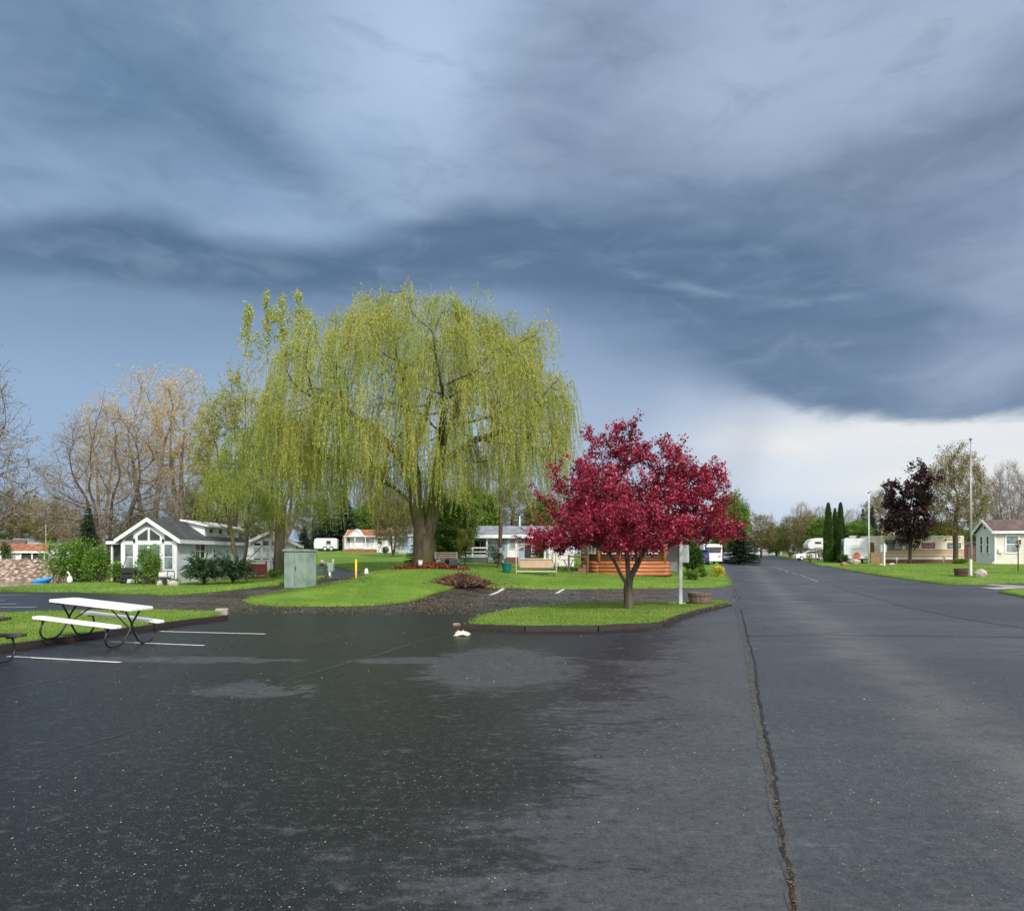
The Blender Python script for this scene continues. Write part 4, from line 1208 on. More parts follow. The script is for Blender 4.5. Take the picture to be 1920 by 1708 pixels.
# ---------------------------------------------------------------- generic broadleaf kinds, built once and copied
PROTO = {}
def make_tree(kind, H, RX, RY, rb, bark_m, leaf_m, seed, crown0=.3, n_attr=420, step=.45, per=2, tl=.7, lsz=(.12, .08), lper=6, up=.25, spread=.8, shell=.2, twig_r=.008, stems=1, trop=.12, sig=.10, clumps=0, csz=.2, shape=None, frac=1.0, split=False):
    global rng
    rng = np.random.default_rng(seed)
    zc = H * (crown0 + (1 - crown0) * .42)
    A = dome_attr(n_attr, RX * .88, RY * .88, zc, H - zc - tl * .4, zc - H * crown0, shell, .85, clumps, csz)
    if shape: A = shape(A)
    if stems == 1:
        tp = [[(0, 0, -.4), (rng.normal(0, .08), 0, H * crown0 * .6), (rng.normal(0, .15), rng.normal(0, .1), H * (crown0 + .1)), (rng.normal(0, .2), rng.normal(0, .2), H * (crown0 + (1 - crown0) * .45))]]
    else:
        tp = [[(0, 0, -.4), (0, 0, H * .04)]]
        for s in range(stems):
            a = 2 * PI * s / stems + rng.uniform(0, .8)
            q = (math.cos(a) * RX * .33, math.sin(a) * RY * .33)
            tp.append([(0, 0, H * .04), (q[0] * .35, q[1] * .35, H * crown0 * .8), (q[0], q[1], H * (crown0 + .3))])
    P, par = colonize(A, tp, step, step * 1.55, 140, (0, 0, trop), .22)
    r, ch = radii(P, par, rb, twig_r * 1.3)
    V, f = skeleton_mesh(P, par, r, 1.35, .8, .03)
    T = np_mesh('trunk', V, f, bark_m, None, smooth=True)
    sel = np.where((r < rb * .16) & (P[:, 2] > H * crown0 * .75))[0]
    A_, B_, lev = twigs_from(P, par, r, sel, per, tl, up, 3, spread)
    A2 = B_; d = unit(B_ - A_)
    B2 = A2 + unit(d + rng.normal(0, .6, d.shape)) * tl * .3
    SA = np.concatenate([A_, A2]); SB = np.concatenate([B_, B2])
    V1, f1 = prisms(SA, SB, twig_r, twig_r * .6)
    np_twig = None
    if lper:
        base = np.concatenate([B_, B2]); base = base[rng.random(len(base)) < frac]
        C = np.repeat(base, lper, 0) + rng.normal(0, sig, (len(base) * lper, 3))
        V2, f2 = leaves(C, lsz[0], lsz[1], .1, .4)
        if split:     # twigs keep their own wood colour
            me = np_mesh('crown', np.concatenate([V1, V2]), [f1, f2 + len(V1)], split)
            me.data.materials.append(leaf_m)
            mi = np.concatenate([np.zeros(len(f1), np.int32), np.ones(len(f2), np.int32)])
            me.data.polygons.foreach_set('material_index', mi)
        else:
            me = np_mesh('crown', np.concatenate([V1, V2]), [f1, f2 + len(V1)], leaf_m)
    else:
        me = np_mesh('crown', V1, f1, leaf_m)
    PROTO[kind] = (T.data, me.data, H, RX)
    for q in (T, me): bpy.data.objects.remove(q)

def spread_low(A):
    # wide, low sweeping crown
    A = A.copy(); k = np.clip(1.25 - (A[:, 2] - A[:, 2].min()) / (np.ptp(A[:, 2]) * 1.25), .15, 1)
    A[:, :2] *= (.35 + .75 * k)[:, None]
    return A
make_tree('bare', 12, 5.5, 5, .38, BK['brown'], TW['bare'], 31, .13, 760, .42, 3, 1.0, lper=1, lsz=(.07, .05), stems=4, shape=spread_low, trop=.06, shell=.3, twig_r=.011)
make_tree('bare_tall', 12, 4.2, 4, .28, BK['grey'], TW['bare'], 32, .2, 420, .45, 5, 1.2, lper=0, stems=3, trop=.2, up=.6, spread=.6, twig_r=.012)
make_tree('bud', 16, 4.0, 3.6, .36, BK['grey'], LF['bud'], 33, .28, 400, .45, 2, 1.1, (.11, .075), 3, .5, .6, stems=2, trop=.22, twig_r=.010, split=TW['tan'])
make_tree('ygreen', 14, 4.2, 3.6, .26, BK['brown'], LF['ygreen'], 34, .3, 480, .5, 3, 1.0, (.14, .10), 5, .4, .6, stems=3, trop=.2, split=TW['tan'])
make_tree('olive', 11, 4.0, 3.6, .25, BK['brown'], LF['olive'], 35, .2, 520, .42, 3, .8, (.13, .09), 4, .3, .7, trop=.12, sig=.14, split=TW['bare'])
make_tree('green', 9, 3.6, 3.4, .22, BK['dark'], LF['green'], 36, .12, 420, .42, 3, .8, (.2, .15), 7, .2, .9, sig=.2)
make_tree('brown', 9, 3.4, 3.2, .2, BK['brown'], LF['brownleaf'], 37, .12, 420, .42, 3, .9, (.14, .1), 4, .4, .8, stems=2, sig=.18, split=TW['bare'])
make_tree('purple', 10, 3.0, 2.8, .17, BK['dark'], LF['purple'], 38, .2, 420, .4, 2, .6, (.24, .18), 6, .15, .8, sig=.13, clumps=30, csz=.2, frac=.75)
make_tree('sapling', 3, 1.0, 1.0, .05, BK['brown'], LF['ygreen'], 39, .3, 90, .18, 2, .3, (.1, .07), 5, .3, .7, twig_r=.005, sig=.06)

make_tree('slim', 10, 1.9, 1.9, .16, BK['brown'], LF['bud'], 42, .5, 160, .4, 3, .8, (.11, .08), 2, .4, .7, trop=.2, split=TW['tan'])
def poplar_tree():
    global rng
    rng = np.random.default_rng(41)
    stems = [(-2.6, 0, 20.0), (-1.2, .5, 21.2), (.2, -.4, 20.5), (1.3, .3, 21.3), (2.3, 0, 19.5)]
    A = []; tp = [[(0, 0, -.4), (0, 0, 1.2)]]
    for x, y, h in stems:
        tp.append([(0, 0, 1.0), (x * .5, y * .5, 4), (x, y, 10), (x * 1.05, y, h * .93)])
        n = 150; t = rng.uniform(.25, 1, n)
        rr = 1.15 * np.sin(np.clip((1.04 - t) * 2.4, 0, PI)) + .15
        a = rng.uniform(0, 2 * PI, n)
        A.append(np.column_stack([x + np.cos(a) * rr * rng.uniform(.3, 1, n), y + np.sin(a) * rr * rng.uniform(.3, 1, n), t * h]))
    P, par = colonize(np.concatenate(A), tp, .5, .75, 60, (0, 0, .5), .15)
    r, ch = radii(P, par, .4, .014)
    V, f = skeleton_mesh(P, par, r, 1.3, 1, .02)
    T = np_mesh('trunk', V, f, BK['poplar'], None, smooth=True)
    sel = np.where((r < .05) & (P[:, 2] > 4))[0]
    A_, B_, lev = twigs_from(P, par, r, sel, 3, .8, .8, 3, .6)
    V1, f1 = prisms(A_, B_, .011, .008)
    top = B_[:, 2] > 17.6 + rng.normal(0, .8, len(B_))
    base = np.concatenate([B_[rng.random(len(B_)) < .6], np.repeat(B_[top], 4, 0)])
    C = np.repeat(base, 3, 0) + rng.normal(0, .14, (len(base) * 3, 3))
    V2, f2 = leaves(C, .15, .12, .05, .3)
    me = np_mesh('crown', np.concatenate([V1, V2]), [f1, f2 + len(V1)], TW['tan'])
    me.data.materials.append(LF['poplar'])
    me.data.polygons.foreach_set('material_index', np.concatenate([np.zeros(len(f1), np.int32), np.ones(len(f2), np.int32)]))
    PROTO['poplar'] = (T.data, me.data, 21.5, 3.4)
    for q in (T, me): bpy.data.objects.remove(q)
poplar_tree()

def conifer(kind, H, RB, seed, m, tiers=34, thin=.12, needle=(.16, .035), dens=26, droop=.22, bare=.04):
    global rng
    rng = np.random.default_rng(seed)
    V0, f0 = prisms(np.array([[0, 0, -.3], [0, 0, H * .5]]), np.array([[0, 0, H * .5], [0, 0, H]]), np.array([H * .018, H * .01]), np.array([H * .01, .01]), 6)
    T = np_mesh('trunk', V0, f0, BK['dark'])
    A = []; B = []
    for k in range(tiers):
        t = (k + rng.uniform(-.3, .3)) / tiers
        z = H * (bare + (1 - bare) * t)
        L = RB * (1 - t) ** .85 * rng.uniform(.82, 1.12) + .05
        nb = int(5 + 9 * (1 - t))
        for j in range(nb):
            a = 2 * PI * j / nb + rng.uniform(0, 1.0)
            l = L * rng.uniform(.75, 1.15)
            d = np.array([math.cos(a), math.sin(a), 0])
            segs = 4; p = np.array([0, 0, z])
            for s in range(segs):
                q = np.array([0, 0, z]) + d * l * (s + 1) / segs + np.array([0, 0, -droop * l * ((s + 1) / segs) ** 1.3 + .1 * l * ((s + 1) / segs) ** 3])
                A.append(p); B.append(q); p = q
    A = np.array(A); B = np.array(B)
    V1, f1 = prisms(A, B, .014, .01)
    ln = np.linalg.norm(B - A, axis=1)
    k = np.maximum(3, (ln * dens / .5).astype(int))
    i = np.repeat(np.arange(len(A)), k); t = rng.random(len(i))[:, None]
    C = A[i] * (1 - t) + B[i] * t
    td = unit(B[i] - A[i])
    sd = np.cross(td, [0, 0, 1.]) * rng.choice([-1, 1], len(i))[:, None]
    V2, f2 = leaves(C, needle[0], needle[1], .12, 1.2, td * .7 + sd * .9)
    me = np_mesh('crown', np.concatenate([V1, V2]), [f1, f2 + len(V1)], m)
    PROTO[kind] = (T.data, me.data, H, RB)
    for q in (T, me): bpy.data.objects.remove(q)
conifer('spruce', 8, 2.4, 51, LF['spruce'], 34, needle=(.34, .085), dens=26)
conifer('small_spruce', 2.2, .95, 52, LF['spruce'], 16, needle=(.11, .03), dens=40, bare=.02)

def thuja():
    global rng
    rng = np.random.default_rng(55)
    H = 7.2; n = 15000
    z = H * rng.random(n) ** .9; t = z / H
    rad = .62 * np.minimum(1, (1 - t) ** .55 * 1.35) * np.minimum(1, .8 + t * 2)
    lump = 1 + .10 * np.sin(z * 5 + rng.uniform(0, 6)) * rng.random(n)
    a = rng.uniform(0, 2 * PI, n)
    lump = lump + .12 * np.sin(a * 3 + z * 2.1) + .08 * np.sin(a * 7 - z * 4)
    rr = rad * lump * rng.uniform(.72, 1.03, n)
    C = np.column_stack([np.cos(a) * rr, np.sin(a) * rr, z])
    axs = np.column_stack([np.cos(a) * .5, np.sin(a) * .5, np.full(n, 1.0)])
    V, f = leaves(C, .2, .09, 0, .2, axs, .8)
    V0, f0 = prisms(np.array([[0, 0, -.3]]), np.array([[0, 0, H * .93]]), .09, .02, 6)
    T = np_mesh('trunk', V0, f0, BK['dark']); me = np_mesh('crown', V, f, LF['thuja'])
    PROTO['thuja'] = (T.data, me.data, H, .66)
    for q in (T, me): bpy.data.objects.remove(q)
thuja()

def plant_tree(kind, name, label, px, d, top, wpx=None, group=None, base=None, off=LAWN, rz=None):
    """stands on the ground at distance d, reaching the photo row top, wpx photo pixels wide"""
    T, Cm, H0, R0 = PROTO[kind]
    p = at(px, d, off)
    h = CAMH - (top - HZ) / F * d - p.z
    sz = h / H0
    sx = (wpx / F * d / 2) / R0 if wpx else sz
    o = tree_root(name, label, p, group, rng.uniform(0, 6.28) if rz is None else rz, (sx, sx, sz))
    for nm, me in (('trunk', T), ('crown', Cm)):
        q = bpy.data.objects.new(nm, me); link(q, o)
    return o
rng = np.random.default_rng(77)
BG = 'trees standing behind the cottages'
RG = 'trees along the far end of the road'
plant_tree('bare', 'bare_tree', 'wide spreading bare brown tree behind the green bushes', 200, 64, 742, 285, rz=.6)
plant_tree('bud', 'maple_tree', 'tall budding orange tinted tree rising behind the gable cottage ridge', 280, 71, 688, 185, BG, rz=.4)
plant_tree('bud', 'maple_tree', 'budding tree with two leaning trunks right of the orange tinted one', 338, 74, 685, 165, BG, rz=2.0)
plant_tree('bud', 'maple_tree', 'thin budding tree at the left of the tall orange tinted trees', 190, 80, 738, 110, BG, rz=4.0)
plant_tree('ygreen', 'maple_tree', 'yellow green open tree between the budding maples and the small willow', 436, 69, 694, 175, BG, rz=1.0)
plant_tree('poplar', 'poplar_tree', 'tall narrow poplar clump with green tips above the willow shoulder', 527, 60, 543, 150, rz=.1)
plant_tree('spruce', 'spruce_tree', 'dark spruce beside the bare tree behind the bushes', 166, 57, 948, 70, off=.05)
plant_tree('brown', 'oak_tree', 'rusty leaved low tree behind the gable cottage roof', 262, 66, 950, 100)
bpy.data.objects[-1] if False else None
plant_tree('olive', 'olive_green_tree', 'hazy olive tree at the far left above the pond houses', 22, 122, 915, 130, BG)
plant_tree('olive', 'olive_green_tree', 'olive tree right of the far pond houses', 105, 118, 930, 110, BG)
plant_tree('olive', 'olive_green_tree', 'low olive tree under the bare tree limbs', 145, 105, 965, 80, BG)
plant_tree('bare_tall', 'bare_tree', 'bare grey tree far behind the pond houses', 70, 135, 935, 100, BG)
plant_tree('olive', 'olive_green_tree', 'low olive tree right behind the gable cottage', 350, 85, 905, 110, BG)
plant_tree('olive', 'olive_green_tree', 'olive tree behind the white twin cottage', 405, 90, 880, 110, BG)
plant_tree('spruce', 'spruce_tree', 'broad dark spruce left of the brown roofed cottage', 643, 114, 905, 74)
plant_tree('spruce', 'spruce_tree', 'dark spruce behind the green cabinet beside the small willow', 608, 116, 935, 60)
plant_tree('spruce', 'spruce_tree', 'narrow spruce behind the white twin cottage', 570, 80, 985, 48)
plant_tree('brown', 'brown_leaved_tree', 'tan leaved tree in front of the brown roofed cottage', 737, 86, 925, 95)
plant_tree('bare_tall', 'bare_tree', 'bare grey tree behind the tan barn shed', 692, 135, 915, 110, BG)
plant_tree('bare_tall', 'bare_tree', 'bare grey tree behind the brown roofed cottage', 765, 132, 925, 100, BG)
plant_tree('olive', 'olive_green_tree', 'soft olive tree behind the white camper on the hill', 588, 122, 930, 120, BG)
plant_tree('green', 'green_tree', 'green tree filling the gap right of the broad dark spruce', 690, 124, 940, 95, BG)
plant_tree('olive', 'olive_green_tree', 'olive tree rising over the brown roofed cottage chimney', 728, 128, 905, 110, BG)
plant_tree('green', 'green_tree', 'green tree behind the narrow pale blue cottage', 778, 120, 935, 100, BG)
plant_tree('olive', 'olive_green_tree', 'olive tree between the willow trunk and the porch cottage', 838, 118, 900, 115, BG)
plant_tree('olive', 'olive_green_tree', 'low olive tree behind the red fence and white cottage', 500, 95, 940, 110, BG)
plant_tree('green', 'green_tree', 'green tree behind the porch cottage roof', 885, 112, 905, 120, BG)
plant_tree('olive', 'olive_green_tree', 'olive tree above the grey porch roof', 960, 115, 895, 120, BG)
plant_tree('green', 'green_tree', 'dark green tree above the right end of the porch cottage', 1018, 118, 925, 80, BG)
plant_tree('bare_tall', 'bare_tree', 'bare tree behind the left side of the crimson tree', 1040, 130, 905, 100, BG)
plant_tree('green', 'green_tree', 'green tree hidden behind the crimson tree crown', 1130, 110, 930, 140, BG)
plant_tree('green', 'green_tree', 'short dark trunked green tree right of the willow trunk', 838, 53, 925, 130)
plant_tree('sapling', 'young_tree', 'staked sapling on the lawn between the willow and the green tub', 871, 51, 985, 44)
plant_tree('small_spruce', 'spruce_tree', 'small bushy spruce half hidden at the left of the willow trunk', 777, 58, 1000, 44)
plant_tree('green', 'green_tree', 'bright green tree right of the crimson crown beside the road', 1368, 92, 922, 86, RG)
plant_tree('spruce', 'spruce_tree', 'dark spreading spruce above the grey tarpaulin', 1386, 84, 978, 74, RG)
plant_tree('brown', 'brown_leaved_tree', 'reddish brown tree left of the road end', 1427, 135, 958, 66, RG)
plant_tree('green', 'green_tree', 'green tree behind the white gate pillars', 1456, 165, 985, 64, RG)
plant_tree('brown', 'brown_leaved_tree', 'reddish brown tree right of the road end', 1483, 140, 963, 70, RG)
plant_tree('olive', 'olive_green_tree', 'olive tree left of the arborvitae', 1513, 128, 958, 76, RG)
plant_tree('green', 'green_tree', 'green tree just left of the arborvitae', 1540, 122, 968, 64, RG)
plant_tree('bare_tall', 'bare_tree', 'bare tree top above the road end trees', 1503, 165, 942, 60, RG)
plant_tree('bare_tall', 'bare_tree', 'bare tree top left of the arborvitae', 1538, 160, 950, 70, RG)
AG = 'columnar arborvitae beside the white camper'
plant_tree('thuja', 'arborvitae', 'left columnar arborvitae of the clump beside the white camper', 1553, 90.5, 945, 17, AG)
plant_tree('thuja', 'arborvitae', 'shorter arborvitae between its two taller neighbours', 1565.5, 92.5, 955, 13, AG)
plant_tree('thuja', 'arborvitae', 'right columnar arborvitae touching the white camper', 1576, 90.5, 944.5, 16, AG)
plant_tree('green', 'green_tree', 'round green tree above the white camper', 1606, 118, 973, 70, RG)
plant_tree('bare_tall', 'bare_tree', 'pale bare tree above the white camper', 1598, 150, 955, 80, RG)
plant_tree('spruce', 'spruce_tree', 'narrow spruce behind the white post left of the purple maple', 1618, 124, 951, 30, RG)
plant_tree('spruce', 'spruce_tree', 'taller narrow spruce just left of the purple maple', 1635, 126, 947, 36, RG)
plant_tree('olive', 'olive_green_tree', 'pale olive tree behind the purple maple', 1650, 150, 918, 80, RG)
plant_tree('purple', 'purple_maple_tree', 'dark purple maple in front of the beige trailer', 1706, 85, 874, 104)
plant_tree('olive', 'olive_green_tree', 'large olive brown tree at the right end of the trailer', 1792, 83.5, 831, 140, rz=1.2)
plant_tree('bare_tall', 'bare_tree', 'bare tree above the cream cottage roof', 1892, 104, 866, 100)
plant_tree('bare_tall', 'bare_tree', 'bare tree behind the olive tree right side', 1850, 125, 895, 100)
plant_tree('bare_tall', 'bare_tree', 'bare tree at the right edge behind the cream cottage', 1945, 98, 880, 110)
plant_tree('green', 'green_tree', 'green tree behind the beige trailer', 1755, 120, 975, 130, RG)
plant_tree('green', 'green_tree', 'green tree behind the gap right of the trailer', 1840, 112, 985, 90, RG)
plant_tree('bare', 'bare_tree', 'bare tree reaching in from beyond the left edge', -150, 25, 535, 465, off=.05, rz=2.2)
# slim tree with a pale tag
p = at(938, 54)
plant_tree('slim', 'slim_tree', 'slim straight tree with a pale tag in front of the porch cottage', 938, 54, 800, 90, rz=3.0)

# ---------------------------------------------------------------- far woods that close the horizon
rng = np.random.default_rng(91)
n = 34000
a = rng.uniform(R(-75), R(75), n); rd = rng.uniform(225, 300, n)
x = np.sin(a) * rd; y = np.cos(a) * rd
hmax = 6.5 + 2.2 * np.sin(a * 31) + 1.5 * np.sin(a * 77 + 1) + 1.0 * np.sin(a * 163) + np.where(a < -.35, 5, 0)
z = Tz(x, y) + rng.random(n) ** .7 * np.clip(hmax, 3, None)
V, f = leaves(np.column_stack([x, y, z]), 1.3, 1.0, 0, .1)
tag(np_mesh('far_woods', V, f, leaf('far_woodland', [(0, (.04, .055, .02)), (.5, (.085, .10, .035)), (1, (.16, .14, .06))], .2, .7, (.09, .075, .05), .02)), 'far off mixed woods closing the horizon', kind='stuff')

# ---------------------------------------------------------------- bushes
def bush(label, px, d, w, h, dep, m, seed, n=2600, lsz=(.12, .07), off=LAWN, lobes=9, name='bush', group=None, stem=True, z0=.0):
    global rng
    rng = np.random.default_rng(seed)
    p = at(px, d, off)
    o = empty(name, p, 0, label, 'bush', group)
    C = []
    for k in range(lobes):
        a = rng.uniform(0, 2 * PI); q = rng.uniform(.1, .62)
        C.append((math.cos(a) * w / 2 * q, math.sin(a) * dep / 2 * q, h * rng.uniform(.3, .68), rng.uniform(.28, .46)))
    C.append((0, 0, h * .6, .45))
    C = np.array(C)
    i = rng.integers(0, len(C), n)
    s = unit(rng.normal(0, 1, (n, 3))) * (rng.uniform(.55, 1.06, n))[:, None]
    Q = C[i, :3] + s * np.column_stack([C[i, 3] * w * .62, C[i, 3] * dep * .62, C[i, 3] * h * .85])
    Q[:, 2] = np.abs(Q[:, 2] - z0) + z0
    V, f = leaves(Q, lsz[0], lsz[1], .1, .5, unit(s + np.array([0, 0, .3])), 1.4)
    np_mesh('foliage', V, f, m, o)
    if stem:
        ns = 12
        A = np.column_stack([rng.normal(0, w * .05, ns), rng.normal(0, dep * .05, ns), np.full(ns, -.1)])
        B = np.column_stack([rng.uniform(-.3, .3, ns) * w, rng.uniform(-.3, .3, ns) * dep, rng.uniform(.45, .8, ns) * h])
        V, f = prisms(A, B, .022, .01, 4)
        np_mesh('stems', V, f, BK['brown'], o)
    return o
BGp = 'green bushes on the verge by the pond'
bush('tall bright green bush nearest the pond with white blossom flecks', 108, 45.5, 2.3, 2.6, 1.9, LF['bush'], 61, 3400, group=BGp)
bush('widest bright green bush in the middle of the verge', 152, 46.5, 2.6, 2.9, 2.0, LF['bush'], 62, 3800, group=BGp)
bush('rounded lime green bush beside the screened porch', 190, 45.5, 2.1, 2.3, 1.9, LF['bush'], 63, 3000, group=BGp)
bush('low green bush left of the golf cart', 222, 45, 1.2, 1.3, 1.1, LF['bush'], 64, 1300, group=BGp)
bush('upright green bush in front of the gable windows', 280, 43.6, 1.55, 2.35, 1.4, LF['bush'], 65, 3000, group=BGp)
bush('dark round shrub clipped beside the porch door', 929, 58, 1.45, 1.6, 1.4, LF['thuja'], 66, 1900, (.1, .06), lobes=5)
bush('dark leafy shrub between the door and the white railing', 1015, 60, 1.3, 2.3, 1.2, LF['dgreen'], 67, 1900, (.12, .07), lobes=6)
bush('dark green evergreen shrub behind the grey sign', 1298, 50, 1.7, 2.5, 1.4, LF['thuja'], 68, 6000, (.12, .08), lobes=8)
bush('golden yellow shrub at the road mouth', 1346, 48, .85, .62, .8, LF['gold'], 69, 1000, (.09, .06), lobes=6, stem=False)
bush('leafy hosta clump at the foot of the sign', 1297, 44.5, 1.15, .5, .8, LF['green'], 70, 600, (.22, .1), lobes=6, stem=False)
bush('leafy hosta clump beside the golden shrub', 1316, 47, .75, .5, .6, LF['green'], 71, 420, (.22, .1), lobes=5, stem=False)
bush('round green shrub in front of the white camper', 1582.5, 83, 1.55, 1.1, 1.4, LF['dgreen'], 72, 1300, (.13, .08), lobes=5, stem=False)
bush('low dark hedge shrub beside the tarpaulin', 1414, 96, 1.9, .9, 1.5, LF['dgreen'], 73, 1100, (.14, .09), lobes=5, stem=False)
bush('grey green scrubby shrub by the white parked car', 1518, 90, 1.3, 1.5, 1.2, LF['olive'], 74, 600, (.12, .06), lobes=5)
bush('low leafy patch in front of the trailer tree', 1797, 72, 1.6, .5, 1.2, LF['green'], 75, 700, (.14, .08), lobes=5, stem=False)
bush('small dark bush below the brown roofed cottage', 721, 96, 1.4, .9, 1.2, LF['dgreen'], 76, 700, (.14, .09), lobes=5, stem=False)
bush('low flowering plants in front of the red fence', 512, 49, 1.3, .55, .8, LF['bush'], 77, 700, (.12, .06), lobes=7, stem=False)
bush('small leafy plant among the stones by the cottage corner', 330, 42.2, .8, .4, .5, LF['bush'], 78, 350, (.1, .05), lobes=5, stem=False)
bush('green bush beside the far pond house', 8, 88, 2.0, 2.4, 2, LF['dgreen'], 79, 900, (.2, .12), lobes=5)

def juniper(label, px, d, w, h, seed, n_br=170):
    global rng
    rng = np.random.default_rng(seed)
    o = empty('juniper_bush', at(px, d), 0, label, 'bush', 'spreading junipers by the gable cottage')
    A = []; B = []; K = 6
    for k in range(n_br):
        a = rng.uniform(0, 2 * PI); L = rng.uniform(.45, 1.0)
        tilt = rng.uniform(.05, 1.1)
        d0 = np.array([math.cos(a) * math.cos(tilt) * w / 2, math.sin(a) * math.cos(tilt) * w / 2 * .8, math.sin(tilt) * h * 1.05]) * L
        z0 = rng.uniform(0, .3) * h
        p = np.array([0, 0, z0])
        for s in range(K):
            t = (s + 1) / K
            q = np.array([0, 0, z0]) + d0 * t + np.array([0, 0, .22 * h * math.sin(t * PI * .8) - .10 * h * t * t])
            A.append(p); B.append(q); p = q
    A = np.array(A); B = np.array(B)
    V1, f1 = prisms(A, B, .012, .009, 3)
    np_mesh('stems', V1, f1, BK['brown'], o)
    i = np.repeat(np.arange(len(A)), 13); i = i[(i % K) > 1]
    t = rng.random(len(i))[:, None]
    C = A[i] * (1 - t) + B[i] * t + rng.normal(0, .03, (len(i), 3)); C[:, 2] = np.maximum(C[:, 2], .03)
    td = unit(B[i] - A[i])
    sd = np.cross(td, [0, 0, 1.]) * rng.choice([-1, 1], len(i))[:, None]
    V2, f2 = leaves(C, .17, .038, .02, 1.5, td + sd * .55 + np.array([0, 0, .12]))
    np_mesh('foliage', V2, f2, LF['yew'], o)
juniper('feathery dark juniper below the cottage side window', 382, 43.5, 3.3, 1.65, 81)
juniper('broader lighter juniper at the right of its twin', 436, 44.5, 3.3, 1.55, 82)
# ================================================================ building helpers
FACE = {'f': 0.0, 'r': PI / 2, 'l': -PI / 2, 'b': PI}
def win(par, p, w, h, face='f', glass='glass', cols=1, rows=1, fr=.07, frame='white', name='window', label=None):
    m = MB(); d0, d1 = -.05, .03
    m.bb(-w / 2 - fr, -w / 2, d0, d1, -h / 2 - fr, h / 2 + fr); m.bb(w / 2, w / 2 + fr, d0, d1, -h / 2 - fr, h / 2 + fr)
    m.bb(-w / 2, w / 2, d0, d1, h / 2, h / 2 + fr); m.bb(-w / 2, w / 2, d0 - .02, d1, -h / 2 - fr, -h / 2)
    b = fr * .35
    for i in range(1, cols):
        x = -w / 2 + w * i / cols; m.bb(x - b, x + b, d0 + .01, d1 - .02, -h / 2, h / 2)
    for i in range(1, rows):
        z = -h / 2 + h * i / rows
        for k in range(cols):
            x0 = -w / 2 + w * k / cols + (b if k else 0); x1 = -w / 2 + w * (k + 1) / cols - (b if k < cols - 1 else 0)
            m.bb(x0, x1, d0 + .012, d1 - .02, z - b, z + b)
    o = m.build(name, MT[frame] if isinstance(frame, str) else frame, par, p, FACE[face] if isinstance(face, str) else face)
    MB().bb(-w / 2, w / 2, -.018, 0.004, -h / 2, h / 2).build('pane', MT[glass], o)
    if label: o['label'] = label
    return o

def gable(par, w, l, eave, ridge, wall, roof, ov=.28, th=.1, trim='white', y0=0.0, x0=0.0, names=('wall', 'roof', 'roof_trim')):
    """gable front on local -y, ridge along y"""
    m = MB(); m.prism([(x0 - w / 2, -.3), (x0 + w / 2, -.3), (x0 + w / 2, eave), (x0, ridge), (x0 - w / 2, eave)], y0, y0 + l)
    m.build(names[0], MT[wall], par)
    s = (ridge - eave) / (w / 2); xo = w / 2 + ov
    R_ = MB()
    for sg in (-1, 1):
        R_.prism([(x0 + sg * .0005, ridge + .012), (x0 + sg * .0005, ridge + th), (x0 + sg * xo, eave - ov * s + th), (x0 + sg * xo, eave - ov * s + .012)], y0 - ov, y0 + l + ov)
    R_.build(names[1], MT[roof], par)
    T_ = MB()
    for sg in (-1, 1):
        z0 = eave - ov * s
        T_.prism([(x0 + sg * .0005, ridge - .14), (x0 + sg * .0005, ridge + th + .01), (x0 + sg * (xo + .01), z0 + th + .01), (x0 + sg * (xo + .01), z0 - .14)], y0 - ov - .05, y0 - ov - .002)
        T_.bb(x0 + sg * (xo + .003), x0 + sg * (xo + .04), y0 - ov, y0 + l + ov, z0 - .13, z0 + th)
    T_.build(names[2], MT[trim], par)

def boards(par, name, mat, L, face='f', bevel=0):
    m = MB()
    for q in L: m.bb(*q)
    return m.build(name, MT[mat], par, bevel=bevel)

# ---------------------------------------------------------------- pale blue gable cottage on the left
c = empty('cottage', (-21.55, 45, Tz(-21.5, 45) + LAWN), 0, 'pale blue gable cottage with white trim and a tall window wall', 'cottage')
gable(c, 3.25, 11.5, 2.68, 3.78, 'vinyl_blue', 'roof_dark', .3, .1)
fb = MB(); fb.prism([(-1.6, .45), (1.6, .45), (1.6, 2.62), (0, 3.70), (-1.6, 2.62)], -.03, -.003); fb.build('front_board', MT['vinyl_board'], c)
boards(c, 'corner_board', 'white', [(-1.66, -1.5, -.06, -.031, 0, 2.5)]); boards(c, 'corner_board', 'white', [(1.5, 1.655, -.06, .12, 0, 2.5)])
boards(c, 'skirt', 'grey_siding', [(1.629, 1.66, .13, 11.4, -.25, .62)])
boards(c, 'belt_trim', 'white', [(-1.49, 1.49, -.058, -.031, 2.36, 2.47)])
for x in (-.36, .36):
    win(c, (x, -.03, 1.5), .58, 1.55, 'f', 'glass_green', 1, 1, .07)
    sg = 1 if x > 0 else -1
    pl = [(sg * .06, 2.53), (sg * .66, 2.53), (sg * .66, 2.80), (sg * .06, 3.22)]
    fr = [(sg * .005, 2.48), (sg * .73, 2.48), (sg * .73, 2.84), (sg * .005, 3.33)]
    m = MB(); n4 = 4
    v = [(px, -.075, pz) for px, pz in fr] + [(px, -.075, pz) for px, pz in pl] + [(px, -.02, pz) for px, pz in fr] + [(px, -.02, pz) for px, pz in pl]
    f = []
    for i in range(4):
        j = (i + 1) % 4
        f += [(i, j, 4 + j, 4 + i), (8 + i, 12 + i, 12 + j, 8 + j), (i, 8 + i, 8 + j, j), (4 + i, 4 + j, 12 + j, 12 + i)]
    m.add(v, f); o = m.build('window', MT['white'], c); o['label'] = 'slanting dark gable window'
    MB().prism(pl, -.045, -.035).build('pane', MT['glass'], o)
